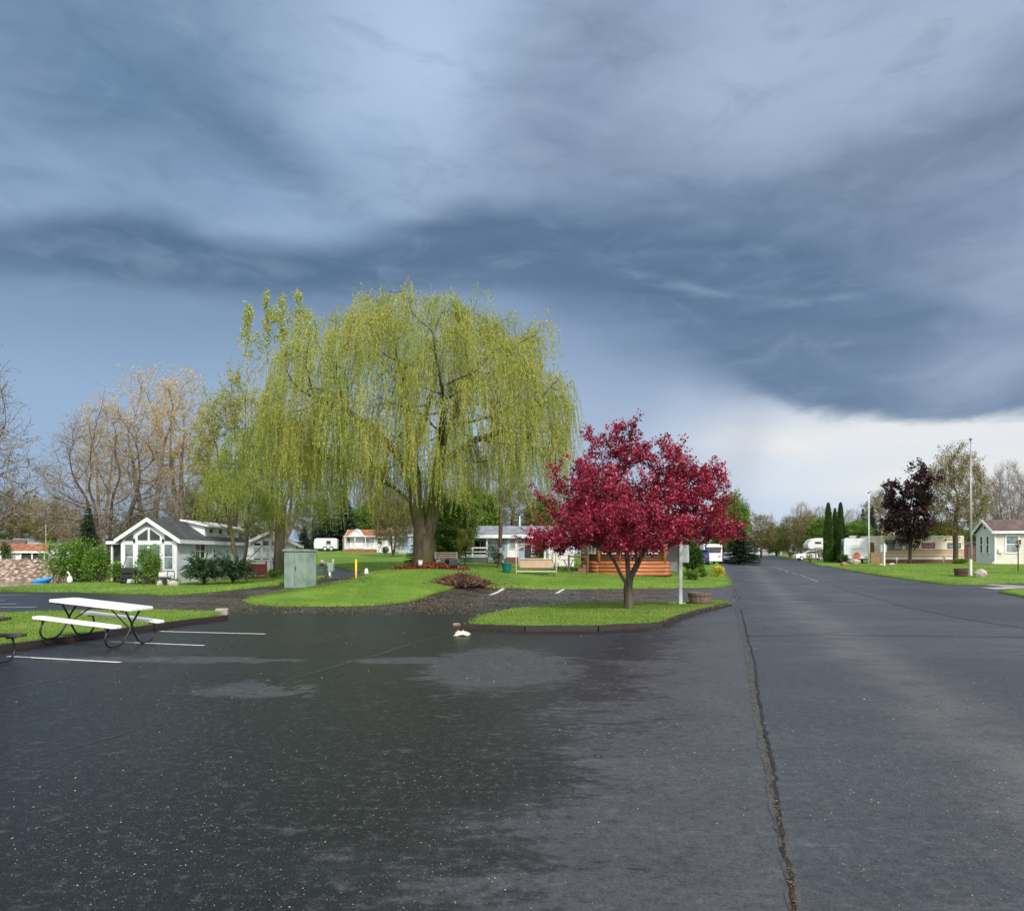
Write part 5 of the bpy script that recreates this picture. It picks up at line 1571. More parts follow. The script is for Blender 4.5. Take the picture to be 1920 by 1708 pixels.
for x in (-1.17, 1.17):
    win(c, (x, -.03, 1.55), .48, 1.45, 'f', 'glass_green', 1, 2, .07)
    sg = 1 if x > 0 else -1
    MB().prism([(x - .24, 2.5), (x + .24, 2.5), (x + .24 * 1, 2.5 + (.12 if sg > 0 else .42)), (x - .24, 2.5 + (.42 if sg > 0 else .12))], -.05, -.033).build('window', MT['glass'], c)
for x in (-.86, .86):
    MB().lathe([(.05, 0), (.07, .1), (.05, .22)], (x, -.1, 2.42), 8).build('wall_lamp', MT['black_metal'], c)
g = MB()
for i in range(7):
    a = PI * (i + .5) / 7; g.box((.0 + math.cos(a) * .17, -.05, 3.34 + math.sin(a) * .1), (.02, .02, .2), 0, 0, math.pi / 2 - a)
g.bb(-.3, .3, -.06, -.035, 3.31, 3.335); g.build('gable_ornament', MT['sign_back'], c)
win(c, (1.63, 3.3, 1.92), 1.45, .85, 'r', 'glass', 2, 2, .1)
win(c, (1.63, 5.6, 1.72), .3, .62, 'r', 'glass', 1, 2, .08); win(c, (1.63, 7.9, 1.72), .3, .62, 'r', 'glass', 1, 2, .08)
m = MB(); m.prism([(.15, 3.74), (1.42, 2.9), (1.42, 3.52), (.15, 3.86)], 4.6, 10.8); o = m.build('dormer', MT['vinyl_white'], c)
m = MB(); m.prism([(-.1, 3.90), (1.75, 3.50), (1.75, 3.60), (-.1, 4.0)], 4.35, 11.0); m.build('dormer_roof', MT['white'], c)
m = MB(); m.prism([(-.3, 3.70), (-.3, 3.8), (1.62, 2.78), (1.62, 2.62)], 4.3, 4.42); m.build('dormer_trim', MT['white'], c)
for y in (5.6, 7.2, 8.8): win(c, (1.42, y, 3.27), .55, .25, 'r', 'glass', 1, 1, .06)
# screened side porch
boards(c, 'porch_roof', 'white', [(-2.75, -1.95, .3, 3.6, 2.32, 2.5)])
boards(c, 'porch_screen', 'screen', [(-2.45, -1.64, .62, .66, .1, 2.3)])
boards(c, 'porch_floor', 'deck', [(-2.55, -1.66, .5, 3.4, -.2, .1)])
for x in (-2.5, -1.72): boards(c, 'porch_post', 'white', [(x - .05, x + .05, .5, .6, .1, 2.32)])
boards(c, 'porch_rail', 'white', [(-2.44, -1.78, .52, .58, 1.18, 1.26)])
boards(c, 'porch_cushion', 'red', [(-2.35, -1.95, .53, .61, .5, 1.0)], bevel=.03)

# ---------------------------------------------------------------- white cottage behind
p = at(507, 62, .05)
c = empty('cottage', p, R(13), 'white twin windowed cottage half hidden behind the straight willow trunk', 'cottage')
gable(c, 4.0, 5.5, 2.15, 3.15, 'vinyl_white', 'roof_grey', .35, .1)
for i, x in enumerate((-1.1, -.42, .26, .94)):
    h = .38 if i in (1, 2) else .2
    win(c, (x + .08, 0, 2.2 + (h - .38) / 2), .5, h, 'f', 'glass', 1, 1, .06)
    win(c, (x + .08, 0, 1.5), .5, .72, 'f', 'glass_white', 2, 2, .06)
    win(c, (x + .08, 0, .72), .5, .5, 'f', 'glass_curt', 1, 1, .06)
for y in (1.0, 2.6, 4.2): win(c, (2.0, y, 1.5), .5, .8, 'r', 'glass_curt', 1, 2, .06)
boards(c, 'side_porch', 'white_old', [(-3.4, -2.02, .4, 2.4, 1.9, 2.02)])

# ---------------------------------------------------------------- dark red fence panel + white bin behind it
p = at(480, 50)
o = empty('red_fence', p, R(4), 'dark red board fence panel beside the leaning willow', 'fence')
boards(o, 'panel', 'red', [(-.62, .62, -.03, .03, .2, .95)])
for x in (-.66, .66): boards(o, 'post', 'red', [(x - .04, x + .04, -.05, .05, -.1, 1.15)])
boards(o, 'rail', 'red', [(-.6, .6, -.055, -.032, .02, .16)])
p = at(488, 52.5)
o = empty('storage_chest', p, R(4), 'white storage chest behind the dark red fence', 'chest')
boards(o, 'body', 'white_old', [(-.75, .75, -.35, .35, 0, 1.1)], bevel=.03); boards(o, 'lid', 'white_old', [(-.79, .79, -.39, .39, 1.11, 1.2)], bevel=.03)

# ---------------------------------------------------------------- hill cottages
p = at(648, 103)
o = empty('barn_shed', p, R(-58), 'tan barn shaped shed with a rust brown roof', 'shed')
pr = [(-1.15, 0), (1.15, 0), (1.15, 1.5), (.8, 2.1), (0, 2.4), (-.8, 2.1), (-1.15, 1.5)]
MB().prism(pr, 0, 2.7).build('wall', MT['tan_siding'], o)
m = MB()
for a, b in (((-1.22, 1.45), (-.83, 2.13)), ((-.83, 2.13), (0, 2.44)), ((0, 2.44), (.83, 2.13)), ((.83, 2.13), (1.22, 1.45))):
    m.prism([a, b, (b[0], b[1] + .07), (a[0] * 1.03, a[1] + .07)], -.1, 2.8)
m.build('roof', MT['roof_rust'], o)
boards(o, 'door', 'white', [(-.55, .55, -.03, -.002, .1, 1.75)])
p = at(700, 104)
c = empty('cottage', p, R(-90), 'white cottage with a rust brown roof and a railed porch on the hill', 'cottage')
gable(c, 3.6, 6.4, 2.1, 2.95, 'vinyl_white', 'roof_rust', .25, .1, y0=-3.2)
cg = MB(); cg.prism([(-2.75, 0), (-.95, 0), (-.95, 2.1), (-1.85, 2.95), (-2.75, 2.1)], -2.3, -1.6); o = cg.build('cross_gable', MT['vinyl_white'], c, (0, 0, 0), PI / 2)
m = MB()
for sg in (-1, 1): m.prism([(-1.85, 2.97), (-1.85, 3.07), (-1.85 + sg * 1.15, 1.98), (-1.85 + sg * 1.15, 1.88)], -2.5, -.4)
m.build('cross_roof', MT['white'], c, (0, 0, 0), PI / 2)
win(c, (1.8, 1.2, 1.45), .55, .75, 'r', 'glass', 1, 2, .07); win(c, (1.8, 2.6, 1.4), .4, .9, 'r', 'glass_curt', 1, 2, .07); win(c, (1.8, -.6, 1.35), .6, 1.5, 'r', 'glass_white', 1, 2, .07)
boards(c, 'porch_deck', 'roof_rust', [(1.82, 3.1, -3.3, .8, -.3, .34)])
for y in (-3.2, -1.9, -.5, .75): boards(c, 'porch_post', 'white', [(2.98, 3.08, y - .05, y + .05, .341, 2.0)])
m = MB(); m.bb(2.99, 3.07, -3.14, .69, 1.05, 1.13); m.bb(2.99, 3.07, -3.14, .69, .45, .52)
for i in range(34):
    y = -3.1 + i * .112
    if min(abs(y - q) for q in (-3.2, -1.9, -.5, .75)) > .08: m.bb(3.01, 3.05, y - .025, y + .025, .521, 1.049)
m.build('porch_railing', MT['white'], c)
boards(c, 'porch_roof', 'white', [(1.9, 3.2, -3.4, .9, 2.0, 2.1)])
boards(c, 'chimney', 'white', [(-.3, .3, 1.9, 2.5, 2.7, 3.4)])
p = at(757, 99)
c = empty('cottage', p, R(-48), 'narrow pale blue cottage with a steep gable beside the willow trunk', 'cottage')
gable(c, 2.2, 5.0, 2.5, 3.4, 'shed_blue', 'roof_grey', .2, .1)
win(c, (0, 0, 2.65), .5, .4, 'f', 'glass_white', 2, 1, .07); win(c, (-.1, 0, 1.25), .42, .95, 'f', 'glass', 1, 2, .07)
boards(c, 'skirt', 'white', [(-1.13, 1.13, -.05, -.002, -.25, .35)])
def camper(name, label, loc, rz, L, W, Hh, z0=.5, mat='rv', cat='camper', nose=False):
    o = empty(name, loc, rz, label, cat)
    pr = [(0, z0), (L, z0), (L, z0 + Hh * .93), (L - .3, z0 + Hh), (.35, z0 + Hh), (0.05, z0 + Hh * .9), (-.05, z0 + Hh * .5)]
    if nose: pr = [(0, z0 + Hh * .42), (1.6, z0 + Hh * .42), (1.7, z0), (L, z0), (L, z0 + Hh * .93), (L - .3, z0 + Hh), (.8, z0 + Hh), (.2, z0 + Hh * .92), (-.25, z0 + Hh * .68), (-.2, z0 + Hh * .5)]
    m = MB(); m.prism([(q[0] - L / 2, q[1]) for q in pr], -W / 2, W / 2, 'y'); m.build('body', MT[mat], o, bevel=.08)
    for y in (-W / 2 + .05, W / 2 - .05):
        for x in (-.4, .45):
            wq = MB().lathe([(.2, -.11), (.33, -.1), (.33, .1), (.2, .11)], (x + L * .1, y, .33), 18, 'y').build('wheel', MT['rubber'], o)
            MB().lathe([(.17, -.125), (.19, -.12), (.19, .12), (.17, .125)], (x + L * .1, y, .33), 14, 'y').build('rim', MT['rim'], wq)
    return o
o = camper('camper', 'small white camper trailer on the hill left of the barn shed', at(612, 108), R(8), 3.2, 2.1, 1.5, .3)
win(o, (.4, -1.05, 1.2), .6, .5, 'f', 'glass', 1, 1, .05, 'rv')

# ---------------------------------------------------------------- long porch cottage
p = at(938, 64)
c = empty('cottage', p, R(-90), 'long slate blue cottage with a grey roof and white railed porch', 'cottage')
gable(c, 4.2, 11.2, 2.15, 2.95, 'slate_blue', 'roof_grey', .35, .1, y0=-5.6)
K = 2.1
boards(c, 'porch_skirt', 'cabinet_dk', [(K + .01, K + 1.75, -4.6, -1.0, -.3, .42)])
c.children[-1]['label'] = 'dark blue green porch skirt'
boards(c, 'porch_floor', 'white_old', [(K + .01, K + 1.8, -4.65, -.95, .421, .5)])
for y in (-4.6, -3.35, -2.15, -1.0): boards(c, 'porch_post', 'white', [(K + 1.66, K + 1.78, y - .06, y + .06, .501, 2.1)])
m = MB(); m.bb(K + 1.67, K + 1.77, -4.53, -1.07, 1.12, 1.22); m.bb(K + 1.67, K + 1.77, -4.53, -1.07, .82, .88); m.bb(K + 1.67, K + 1.77, -4.53, -1.07, .57, .63)
m.build('porch_railing', MT['white'], c)
m = MB(); m.prism([(K + .0, 2.42), (K + 2.05, 2.08), (K + 2.05, 2.18), (K + .0, 2.52)], -5.3, 2.75); m.build('porch_roof', MT['roof_grey'], c)
boards(c, 'porch_fascia', 'white', [(K + 2.051, K + 2.1, -5.35, 2.8, 1.93, 2.2)])
win(c, (K, -3.0, 1.45), .8, .7, 'r', 'glass_curt', 2, 1, .07); win(c, (K, -1.6, 1.3), .9, .9, 'r', 'glass', 2, 1, .07)
boards(c, 'white_wall', 'vinyl_white', [(K + .012, K + .05, -5.55, -4.62, -.2, 2.1)])
boards(c, 'grill_cover', 'screen', [(K + .8, K + 1.3, -2.9, -1.75, .501, 1.35)], bevel=.12)
# enclosed room with the white door
boards(c, 'entry_wall', 'slate_blue', [(K + .01, K + 1.5, -.94, 2.0, .0, 2.08)])
d = boards(c, 'door', 'white', [(K + 1.502, K + 1.56, .62, 1.42, .42, 2.03)])
win(d, (K + 1.565, 1.02, 1.52), .44, .8, 'r', 'glass_curt', 1, 2, .05)
MB().lathe([(.03, 0), (.04, .05)], (K + 1.6, 1.34, 1.2), 8, 'x').build('handle', MT['galv'], d)
for y0, y1 in ((-.9, -.3), (-.22, .4), (1.5, 1.92)):
    boards(c, 'curtained_window', 'glass_curt', [(K + 1.502, K + 1.53, y0, y1, .95, 1.95)])
for k in range(3): boards(c, 'step', 'trailer_dk', [(K + 1.502, K + 2.3 - k * .25, .5, 1.6, -.15 + k * .19, .03 + k * .19)])
boards(c, 'screen_wall', 'screen', [(K + .01, K + 1.2, 2.02, 3.4, 0, 2.05)])
win(c, (K + 1.2, 2.85, 1.35), .5, 1.15, 'r', 'glass_red', 3, 4, .05); boards(c, 'planter_shelf', 'white', [(K + 1.21, K + 1.4, 2.5, 3.2, .42, .6)])
boards(c, 'vent_pipe', 'white_old', [(-.05, .05, 1.6, 1.7, 2.7, 3.9)])
# white railed deck at the right
p = at(1052, 56)
o = empty('white_deck', p, 0, 'raised white deck with a picket railing left of the log gazebo', 'deck')
boards(o, 'deck_floor', 'white', [(-.9, .95, -.1, 1.6, .84, .92)])
boards(o, 'deck_skirt', 'white_old', [(-.9, .95, -.06, -.02, -.1, .839)])
for x in (-.86, .0, .91): boards(o, 'post', 'white', [(x - .06, x + .06, -.12, -.0, .921, 1.95)])
m = MB(); m.bb(-.79, -.07, -.1, -.02, 1.72, 1.82); m.bb(.07, .84, -.1, -.02, 1.72, 1.82); m.bb(-.79, -.07, -.1, -.02, 1.0, 1.06); m.bb(.07, .84, -.1, -.02, 1.0, 1.06)
for i in range(13):
    x = -.72 + i * .122
    if abs(x) > .09: m.bb(x - .028, x + .028, -.085, -.035, 1.061, 1.719)
m.build('railing', MT['white'], o)
boards(o, 'corner_panel', 'white', [(-1.25, -.93, .3, .4, -.1, 2.2)])

# ---------------------------------------------------------------- log gazebo
p = at(1172, 48)
gz = empty('gazebo', p, 0, 'orange brown log gazebo behind the crimson tree', 'gazebo')
V8 = [(-2.55, -1.2), (-1.9, -2.2), (2.05, -2.2), (2.65, -1.2), (2.65, 1.4), (2.05, 2.3), (-1.9, 2.3), (-2.55, 1.4)]
def facet_tubes(k, zs, r, shrink=.0):
    a, b = Vector((*V8[k], 0)), Vector((*V8[(k + 1) % 8], 0))
    m = MB()
    for z in zs:
        m.tube([a * (1 - shrink) + Vector((0, 0, z)), b * (1 - shrink) + Vector((0, 0, z))], r, 10)
    return m
for k in range(8):
    facet_tubes(k, [-.02, .2, .42, .64], .125).build('log_wall', MT['log'], gz, smooth=True)
    facet_tubes(k, [.86, 1.02, 1.18, 1.34, 1.5, 1.66, 1.82, 1.98, 2.14], .085, .02).build('upper_wall', MT['log_dark'], gz, smooth=True)
    x, y = V8[k]; m = MB(); m.tube([(x * 1.01, y * 1.01, .7), (x * 1.01, y * 1.01, 2.3)], .1, 8); m.build('post', MT['log'], gz, smooth=True)
    a, b = V8[k], V8[(k + 1) % 8]
    mx, my = (a[0] + b[0]) / 2, (a[1] + b[1]) / 2; ang = math.atan2(my, mx)
    nx_, ny_ = (b[1] - a[1]), -(b[0] - a[0]); ln_ = math.hypot(nx_, ny_); nx_ /= ln_; ny_ /= ln_; ang = math.atan2(ny_, nx_)
    for t_ in ((.16, .47, .8) if ln_ > 3 else (.5,)):
        wx_, wy_ = a[0] + (b[0] - a[0]) * t_, a[1] + (b[1] - a[1]) * t_
        win(gz, (wx_ + nx_ * .06, wy_ + ny_ * .06, 1.62), .8 if ln_ > 3 else .6, .72, ang + PI / 2, 'glass_curt', 2, 1, .07, 'cream_pipe')
    if ln_ > 3:
        for t_ in (.31, .64):
            m = MB(); qx, qy = a[0] + (b[0] - a[0]) * t_ + nx_ * .07, a[1] + (b[1] - a[1]) * t_ + ny_ * .07
            m.tube([(qx, qy, .74), (qx, qy, 2.25)], .085, 8); m.build('post', MT['log'], gz, smooth=True)
m = MB()
ro = [(1.22 * x, 1.22 * y, 2.2) for x, y in V8]; ri = [(1.22 * x, 1.22 * y, 2.3) for x, y in V8]
m.add(ro + ri + [(0, 0, 3.35)], [tuple(range(7, -1, -1))] + [(i, (i + 1) % 8, 8 + (i + 1) % 8, 8 + i) for i in range(8)] + [(8 + i, 8 + (i + 1) % 8, 16) for i in range(8)])
m.build('roof', MT['roof_brown'], gz)
st = MB()
for k in range(4): st.bb(-3.75 + k * .28, -2.62, -2.4, -1.0, -.25 + k * .2, -.06 + k * .2)
st.build('steps', MT['deck'], gz)
for x in (-3.75, -2.6): boards(gz, 'stair_post', 'log_dark', [(x - .06, x + .06, -2.47, -2.401, -.2, 1.15)])
boards(gz, 'handrail', 'log_dark', [(-3.68, -2.67, -2.46, -2.41, .98, 1.08)])

# ---------------------------------------------------------------- sign, barrel, post on and near the island
p = at(1276, 25, .11)
o = empty('road_sign', p, 0, 'white post carrying two grey sign boards seen from behind', 'sign')
boards(o, 'post', 'white', [(-.052, .052, -.052, .052, -.1, 2.0)], bevel=.006)
def board(par, name, x0, x1, z0, z1, ang, mat, y=.0):
    m = MB(); w = abs(x1 - x0)
    s = 1 if x1 > x0 else -1
    pts = []; r_ = .04
    for cx, cz, a0 in ((w - r_, z1 - r_, 0), (r_, z1 - r_, 90), (r_, z0 + r_, 180), (w - r_, z0 + r_, 270)):
        for k in range(5):
            a = R(a0 + k * 22.5); pts.append((s * (cx + r_ * math.cos(a)), cz + r_ * math.sin(a)))
    m.prism(pts, -.012, .012)
    return m.build(name, MT[mat], par, (x0, y, 0), ang)
board(o, 'sign_board', .054, .40, 1.38, 1.96, R(38), 'sign_back', .02)
q = board(o, 'sign_board', -.054, -.46, 1.40, 1.95, R(-36), 'sign_back', .02); q['label'] = 'darker left sign board'
board(o, 'notice_board', -.054, -.32, 1.08, 1.42, R(-30), 'white', .05)
m = MB(); m.box((-.0, -.0, 2.04), (.12, .12, .05)); m.build('post_cap', MT['white'], o)
boards(o, 'base_stone', 'concrete', [(-.38, .2, .08, .28, -.1, .05)], bevel=.02)

def half_barrel(label, loc, r, h, group='half barrel planters', old=True):
    o = empty('barrel_planter', loc, rng.uniform(0, 3), label, 'planter', group)
    m = MB(); n = 18
    for k in range(n):
        a0, a1 = 2 * PI * (k + .04) / n, 2 * PI * (k + .96) / n
        ri, rt = r * .84, r
        v = []
        for (rr, z) in ((ri, 0), (rt, h), (rt - .03, h), (ri - .03, 0)):
            for a in (a0, a1): v.append((rr * math.cos(a), rr * math.sin(a), z))
        m.add(v, [(0, 1, 3, 2), (2, 3, 5, 4), (4, 5, 7, 6), (6, 7, 1, 0), (0, 2, 4, 6), (1, 7, 5, 3)])
    m.build('staves', MT['timber_old' if old else 'picnic_brown'], o)
    for z0, z1 in ((.06, .12), (h - .14, h - .07)):
        f = lambda z: r * (.84 + .16 * z / h) + .006
        MB().lathe([(f(z0) - .02, z0), (f(z0), z0), (f(z1), z1), (f(z1) - .02, z1)], n=36).build('hoop', MT['trailer_dk'], o)
    MB().lathe([(.0, h * .6), (r * .93, h * .75), (r * .93, h * .8), (0, h * .86)], n=18).build('soil', MT['timber'], o)
    return o
half_barrel('weathered half barrel planter near the sign post on the island', at(1312, 25.2, .08), .40, .42)
half_barrel('dark half barrel planter at the foot of the tall flagpole', at(1802, 45), .40, .45, old=False)

# ---------------------------------------------------------------- timbers edging the two islands
TG = 'timbers edging the grass islands'
def timber(a, b, z, label, w=.15, h=.15, mat='timber'):
    a = Vector((*a, Tz(*a) + z)); b = Vector((*b, Tz(*b) + z))
    d = b - a; L = d.length
    m = MB(); n = 8
    for i in range(n):
        j = rng.uniform(-.006, .006, 2)
        m.bb(-L / 2 + L * i / n, -L / 2 + L * (i + 1) / n - .0005, -w / 2 + j[0], w / 2 + j[0], -h / 2, h / 2 + j[1])
    c_ = (a + b) / 2
    o = m.build('kerb_timber', MT[mat], None, c_, 0, rot=(0, -math.asin(d.z / L), math.atan2(d.y, d.x)))
    return tag(o, label, 'timber', TG)
hk = lambda px, py: hit(px, py, .07)
pts = [hk(x, y) for x, y in ((866, 1174), (985, 1178), (1120, 1177), (1240, 1171), (1275, 1157), (1318, 1144), (1368, 1132))]
labs = ['left timber of the crimson tree island front edge', 'middle timber of the crimson tree island front edge', 'right timber of the crimson tree island front edge', 'short timber turning the corner of the crimson tree island', 'sloping timber beside the corner of the crimson tree island', 'timber ending at the road beside the half barrel']
for a, b, l in zip(pts, pts[1:], labs): timber(a, b, .05, l)
pts = [hk(x, y) for x, y in ((-190, 1243), (-60, 1223), (70, 1205.5), (190, 1188.5), (303, 1173), (348, 1166), (424, 1157))]
labs = ['timber behind the brown picnic table', 'timber just right of the brown picnic table', 'dark timber under the left end of the white picnic table', 'dark timber under the right end of the white picnic table', 'short split timber right of the white picnic table', 'end timber of the picnic table island']
for a, b, l in zip(pts, pts[1:], labs): timber(a, b, .04, l, .16, .17)
q = hk(416, 1148)
tag(MB().bb(-.17, .17, -.12, .12, -.1, .13).build('concrete_block', MT['concrete'], None, (*q, .05), .2, bevel=.02), 'pale concrete block at the end of the picnic island kerb', 'block')
q = hk(856, 1168)
tag(MB().bb(-.09, .09, -.06, .06, -.05, .04).build('concrete_block', MT['rock_brown'], None, (*q, .03), .5, bevel=.03), 'small tan block at the left tip of the crimson tree island', 'block')

# ---------------------------------------------------------------- picnic tables
def picnic(label, loc, rz, L, top_m, tilt=0.0, fx=None):
    o = empty('picnic_table', loc, rz, label, 'picnic table')
    o.rotation_euler = (0, tilt, rz)
    def slab(name, y0, y1, z, th, n):
        m = MB(); w = (y1 - y0) / n
        for i in range(n):
            a = y0 + i * w + .003; b = y0 + (i + 1) * w - .003
            # clipped corners at both ends
            c_ = .05 if n > 1 and i not in (0, n - 1) else .07
            cl = c_ if i == 0 else .01; cr_ = c_ if i == n - 1 else .01
            m.prism([(-L / 2 + cl, a), (L / 2 - cl, a), (L / 2, a + cl), (L / 2, b - cr_), (L / 2 - cr_, b), (-L / 2 + cr_, b), (-L / 2, b - cr_), (-L / 2, a + cl)], z - th, z, 'z')
        return m.build(name, MT[top_m], o, bevel=.006)
    slab('tabletop', -.37, .37, .75, .045, 5)
    slab('seat', -.74, -.46, .45, .045, 2); slab('seat', .46, .74, .45, .045, 2)
    fx = fx or L * .385
    for x in (-fx, fx):
        for s in (-1, 1):
            path = arc_path([(x, s * .60, .40), (x, s * .68, .16), (x, s * .56, .022), (x, s * .22, .022), (x, s * .02, .30), (x, s * -.02, .42), (x, s * -.24, .70)], .14, 5)
            MB().tube([(px + s * .016, py, pz) for px, py, pz in path], .019, 8).build('leg', MT['black_metal'], o, smooth=True)
        boards(o, 'seat_cleat', 'black_metal', [(x - .02, x + .02, -.70, -.50, .375, .404)]); boards(o, 'seat_cleat', 'black_metal', [(x - .02, x + .02, .50, .70, .375, .404)])
        boards(o, 'top_cleat', 'black_metal', [(x - .02, x + .02, -.33, .33, .672, .704)])
        sg = 1 if x > 0 else -1
        MB().tube([(x - sg * .02, 0, .30), (x - sg * .55, 0, .70)], .012, 6).build('brace', MT['black_metal'], o)
    return o
picnic('white picnic table with black pipe legs straddling the timber kerb', (-8.05, 14.75, .065), R(-12), 1.84, 'white', R(5.0))
picnic('dark brown picnic table cut off by the left edge', (-8.9, 11.75, .012), R(-1), 1.9, 'picnic_brown')

# ---------------------------------------------------------------- utility cabinet and small fixtures on the mound
p = at(563, 31)
o = empty('utility_cabinet', p, R(-20), 'tall sage green utility cabinet on the mound', 'cabinet')
boards(o, 'body', 'cabinet', [(-.52, .52, -.36, .36, -.35, 1.38)], bevel=.012)
boards(o, 'door', 'cabinet', [(-.50, -.01, -.385, -.361, -.1, 1.33)], bevel=.004); boards(o, 'door', 'cabinet', [(.01, .50, -.385, -.361, -.1, 1.33)], bevel=.004)
m = MB(); m.prism([(-.42, 1.381), (.42, 1.381), (.42, 1.44), (-.42, 1.47)], -.57, .57, 'x'); m.build('lid', MT['cabinet'], o, bevel=.01)
boards(o, 'handle', 'cabinet_dk', [(.04, .07, -.41, -.386, .6, .78)])
for z in (.2, 1.1):
    boards(o, 'hinge', 'cabinet_dk', [(-.515, -.501, -.40, -.37, z, z + .12)])
m = MB()
for i in range(6): m.bb(-.3, .3, -.36 - .03, -.361, 0, .01) if False else None
p = at(600, 35)
o = empty('cable_pedestal', p, R(-15), 'low dark green cable box behind the utility cabinet', 'pedestal')
boards(o, 'body', 'cabinet_dk', [(-.28, .28, -.22, .22, -.2, .42)], bevel=.02); boards(o, 'lid', 'cabinet_dk', [(-.3, .3, -.24, .24, .421, .47)], bevel=.015)
p = at(620, 39)
o = empty('meter_post', p, R(-8), 'pale green meter box on a post beside the curving drive', 'meter box')
boards(o, 'post', 'galv', [(-.05, .05, -.04, .04, -.2, .5)]); boards(o, 'box', 'cabinet', [(-.17, .17, -.12, .12, .32, .78)], bevel=.03)
boards(o, 'label_plate', 'white', [(-.05, .04, -.13, -.121, .1, .3)])
p = at(667.5, 33)
o = empty('bollard', p, 0, 'yellow marker post on the mound', 'bollard')
MB().tube([(0, 0, -.3), (0, 0, .79)], .045, 12).build('post', MT['yellow'], o, smooth=True)
MB().lathe([(.045, .791), (.04, .82), (.02, .84)], n=12).build('cap', MT['yellow'], o)
p = at(687, 37)
o = empty('bollard', p, 0, 'short white dome marker at the bend of the drive', 'bollard')
MB().lathe([(.09, -.1), (.1, .08), (.085, .2), (.04, .28)], n=14).build('post', MT['white_old'], o, smooth=True)
p = at(624.5, 62)
o = empty('bollard', p, 0, 'thin white pipe among the stones above the drive', 'bollard'); MB().tube([(0, 0, -.2), (0, 0, .42)], .07, 10).build('pipe', MT['white'], o)

def rock(label, loc, sx, sy, sz, mat='rock', group='fieldstones set in the grass', seed=1):
    r_ = np.random.default_rng(seed)
    m = bpy.data.meshes.new('boulder')
    import bmesh
    bm = bmesh.new(); bmesh.ops.create_icosphere(bm, subdivisions=4, radius=1)
    ph = r_.uniform(0, 6, 9)
    pl = [(unit(r_.normal(0, 1, 3)), r_.uniform(.62, .95)) for _ in range(9)]
    for v in bm.verts:
        c_ = v.co.normalized(); k = 1 + .10 * math.sin(c_.x * 3 + ph[0]) * math.sin(c_.y * 3.3 + ph[1]) + .05 * math.sin(c_.z * 7 + c_.x * 5 + ph[2]) + .02 * math.sin(c_.x * 17 + ph[3]) * math.sin(c_.y * 15 + ph[4])
        for n_, d_ in pl:
            t = c_.x * n_[0] + c_.y * n_[1] + c_.z * n_[2]
            if t * k > d_: k = k * .35 + .65 * d_ / t
        v.co = Vector((c_.x * sx / 2, c_.y * sy / 2, c_.z * sz * .62)) * k + Vector((0, 0, sz * .35))
    for f in bm.faces: f.smooth = True
    bm.to_mesh(m); bm.free()
    m.materials.append(MT[mat])
    o = bpy.data.objects.new('boulder', m); o.location = loc; link(o)
    return tag(o, label, 'boulder', group)
rock('pale grey boulder at the cottage corner beside the verge', at(325, 42, .02), .68, .5, .40, seed=1)
rock('small tan stone left of the pale boulder by the cottage', at(300, 42.4, .03), .36, .3, .32, seed=2)
rock('pointed grey boulder right of the tall flagpole', at(1838, 44), .78, .6, .50, seed=3)
rock('large grey boulder in front of the white camper', at(1603, 79), 1.25, .9, .66, seed=4)
rock('flat brown stone left of the large grey boulder', at(1583, 74), .8, .6, .34, 'rock_brown', seed=5)
rock('low pale stone at the left of the white sign post', at(1653, 64), .4, .3, .2, seed=6)
rock('low pale stone at the right of the white sign post', at(1672, 65), .6, .35, .22, seed=7)
rock('white stone lying on the slope above the drive', at(604, 70), .48, .3, .3, seed=8)
rock('pale stone at the edge of the curving drive', at(612, 61), .5, .4, .26, seed=9)
rock('tan stone beside the pipe above the drive', at(603, 60.5), .35, .3, .22, 'rock_brown', seed=10)

# crumpled white paper on the asphalt
q = hit(867, 1192, 0)
V = []; n_ = 15; r_ = np.random.default_rng(4)
gx_, gy_ = np.meshgrid(np.linspace(-1, 1, n_), np.linspace(-1, 1, n_))
hz = .075 * np.clip(1 - (gx_ ** 2 + gy_ ** 2) * .75, 0, 1) + np.abs(r_.normal(0, .022, gx_.shape)) * np.clip(1.3 - (gx_ ** 2 + gy_ ** 2), 0, 1)
wob = 1 + .14 * np.sin(np.arctan2(gy_, gx_) * 5 + 1)
V = np.column_stack([(gx_ * .17 * wob).ravel(), (gy_ * .11 * wob).ravel(), hz.ravel() + .004])
a = (np.arange(n_ - 1)[:, None] * n_ + np.arange(n_ - 1)[None]).ravel()
o = np_mesh('paper_bag', V, np.stack([a, a + 1, a + n_ + 1, a + n_], 1), plain('crumpled_paper', (.50, .47, .40), .8, .3, 20), None, False, (*q, .006))
tag(o, 'crumpled white paper bag lying on the asphalt near the island', 'bag')

# ---------------------------------------------------------------- brush pile, mulch, tub, swing, bench
q = at(863, 36.3, .0)
rng = np.random.default_rng(5); n = 2600
a = rng.uniform(0, 2 * PI, n); rr = rng.random(n) ** .7
X = np.cos(a) * rr * 1.35; Y = np.sin(a) * rr * 1.0
Hh = .46 * (1 - rr ** 1.1) + .04
Zc = Hh * rng.random(n) ** .4
d = rng.normal(0, 1, (n, 3)) * np.array([1, 1, .28]); d = unit(d)
L = rng.uniform(.12, .42, n)[:, None]
C = np.column_stack([X, Y, Zc])
tang = np.column_stack([-np.sin(a), np.cos(a), np.zeros(n)])
d = unit(d + tang * .5)
V, f = prisms(C - d * L, C + d * L, np.full(n, .011), np.full(n, .006), 4)
V[:, 2] = np.maximum(V[:, 2], -.1)
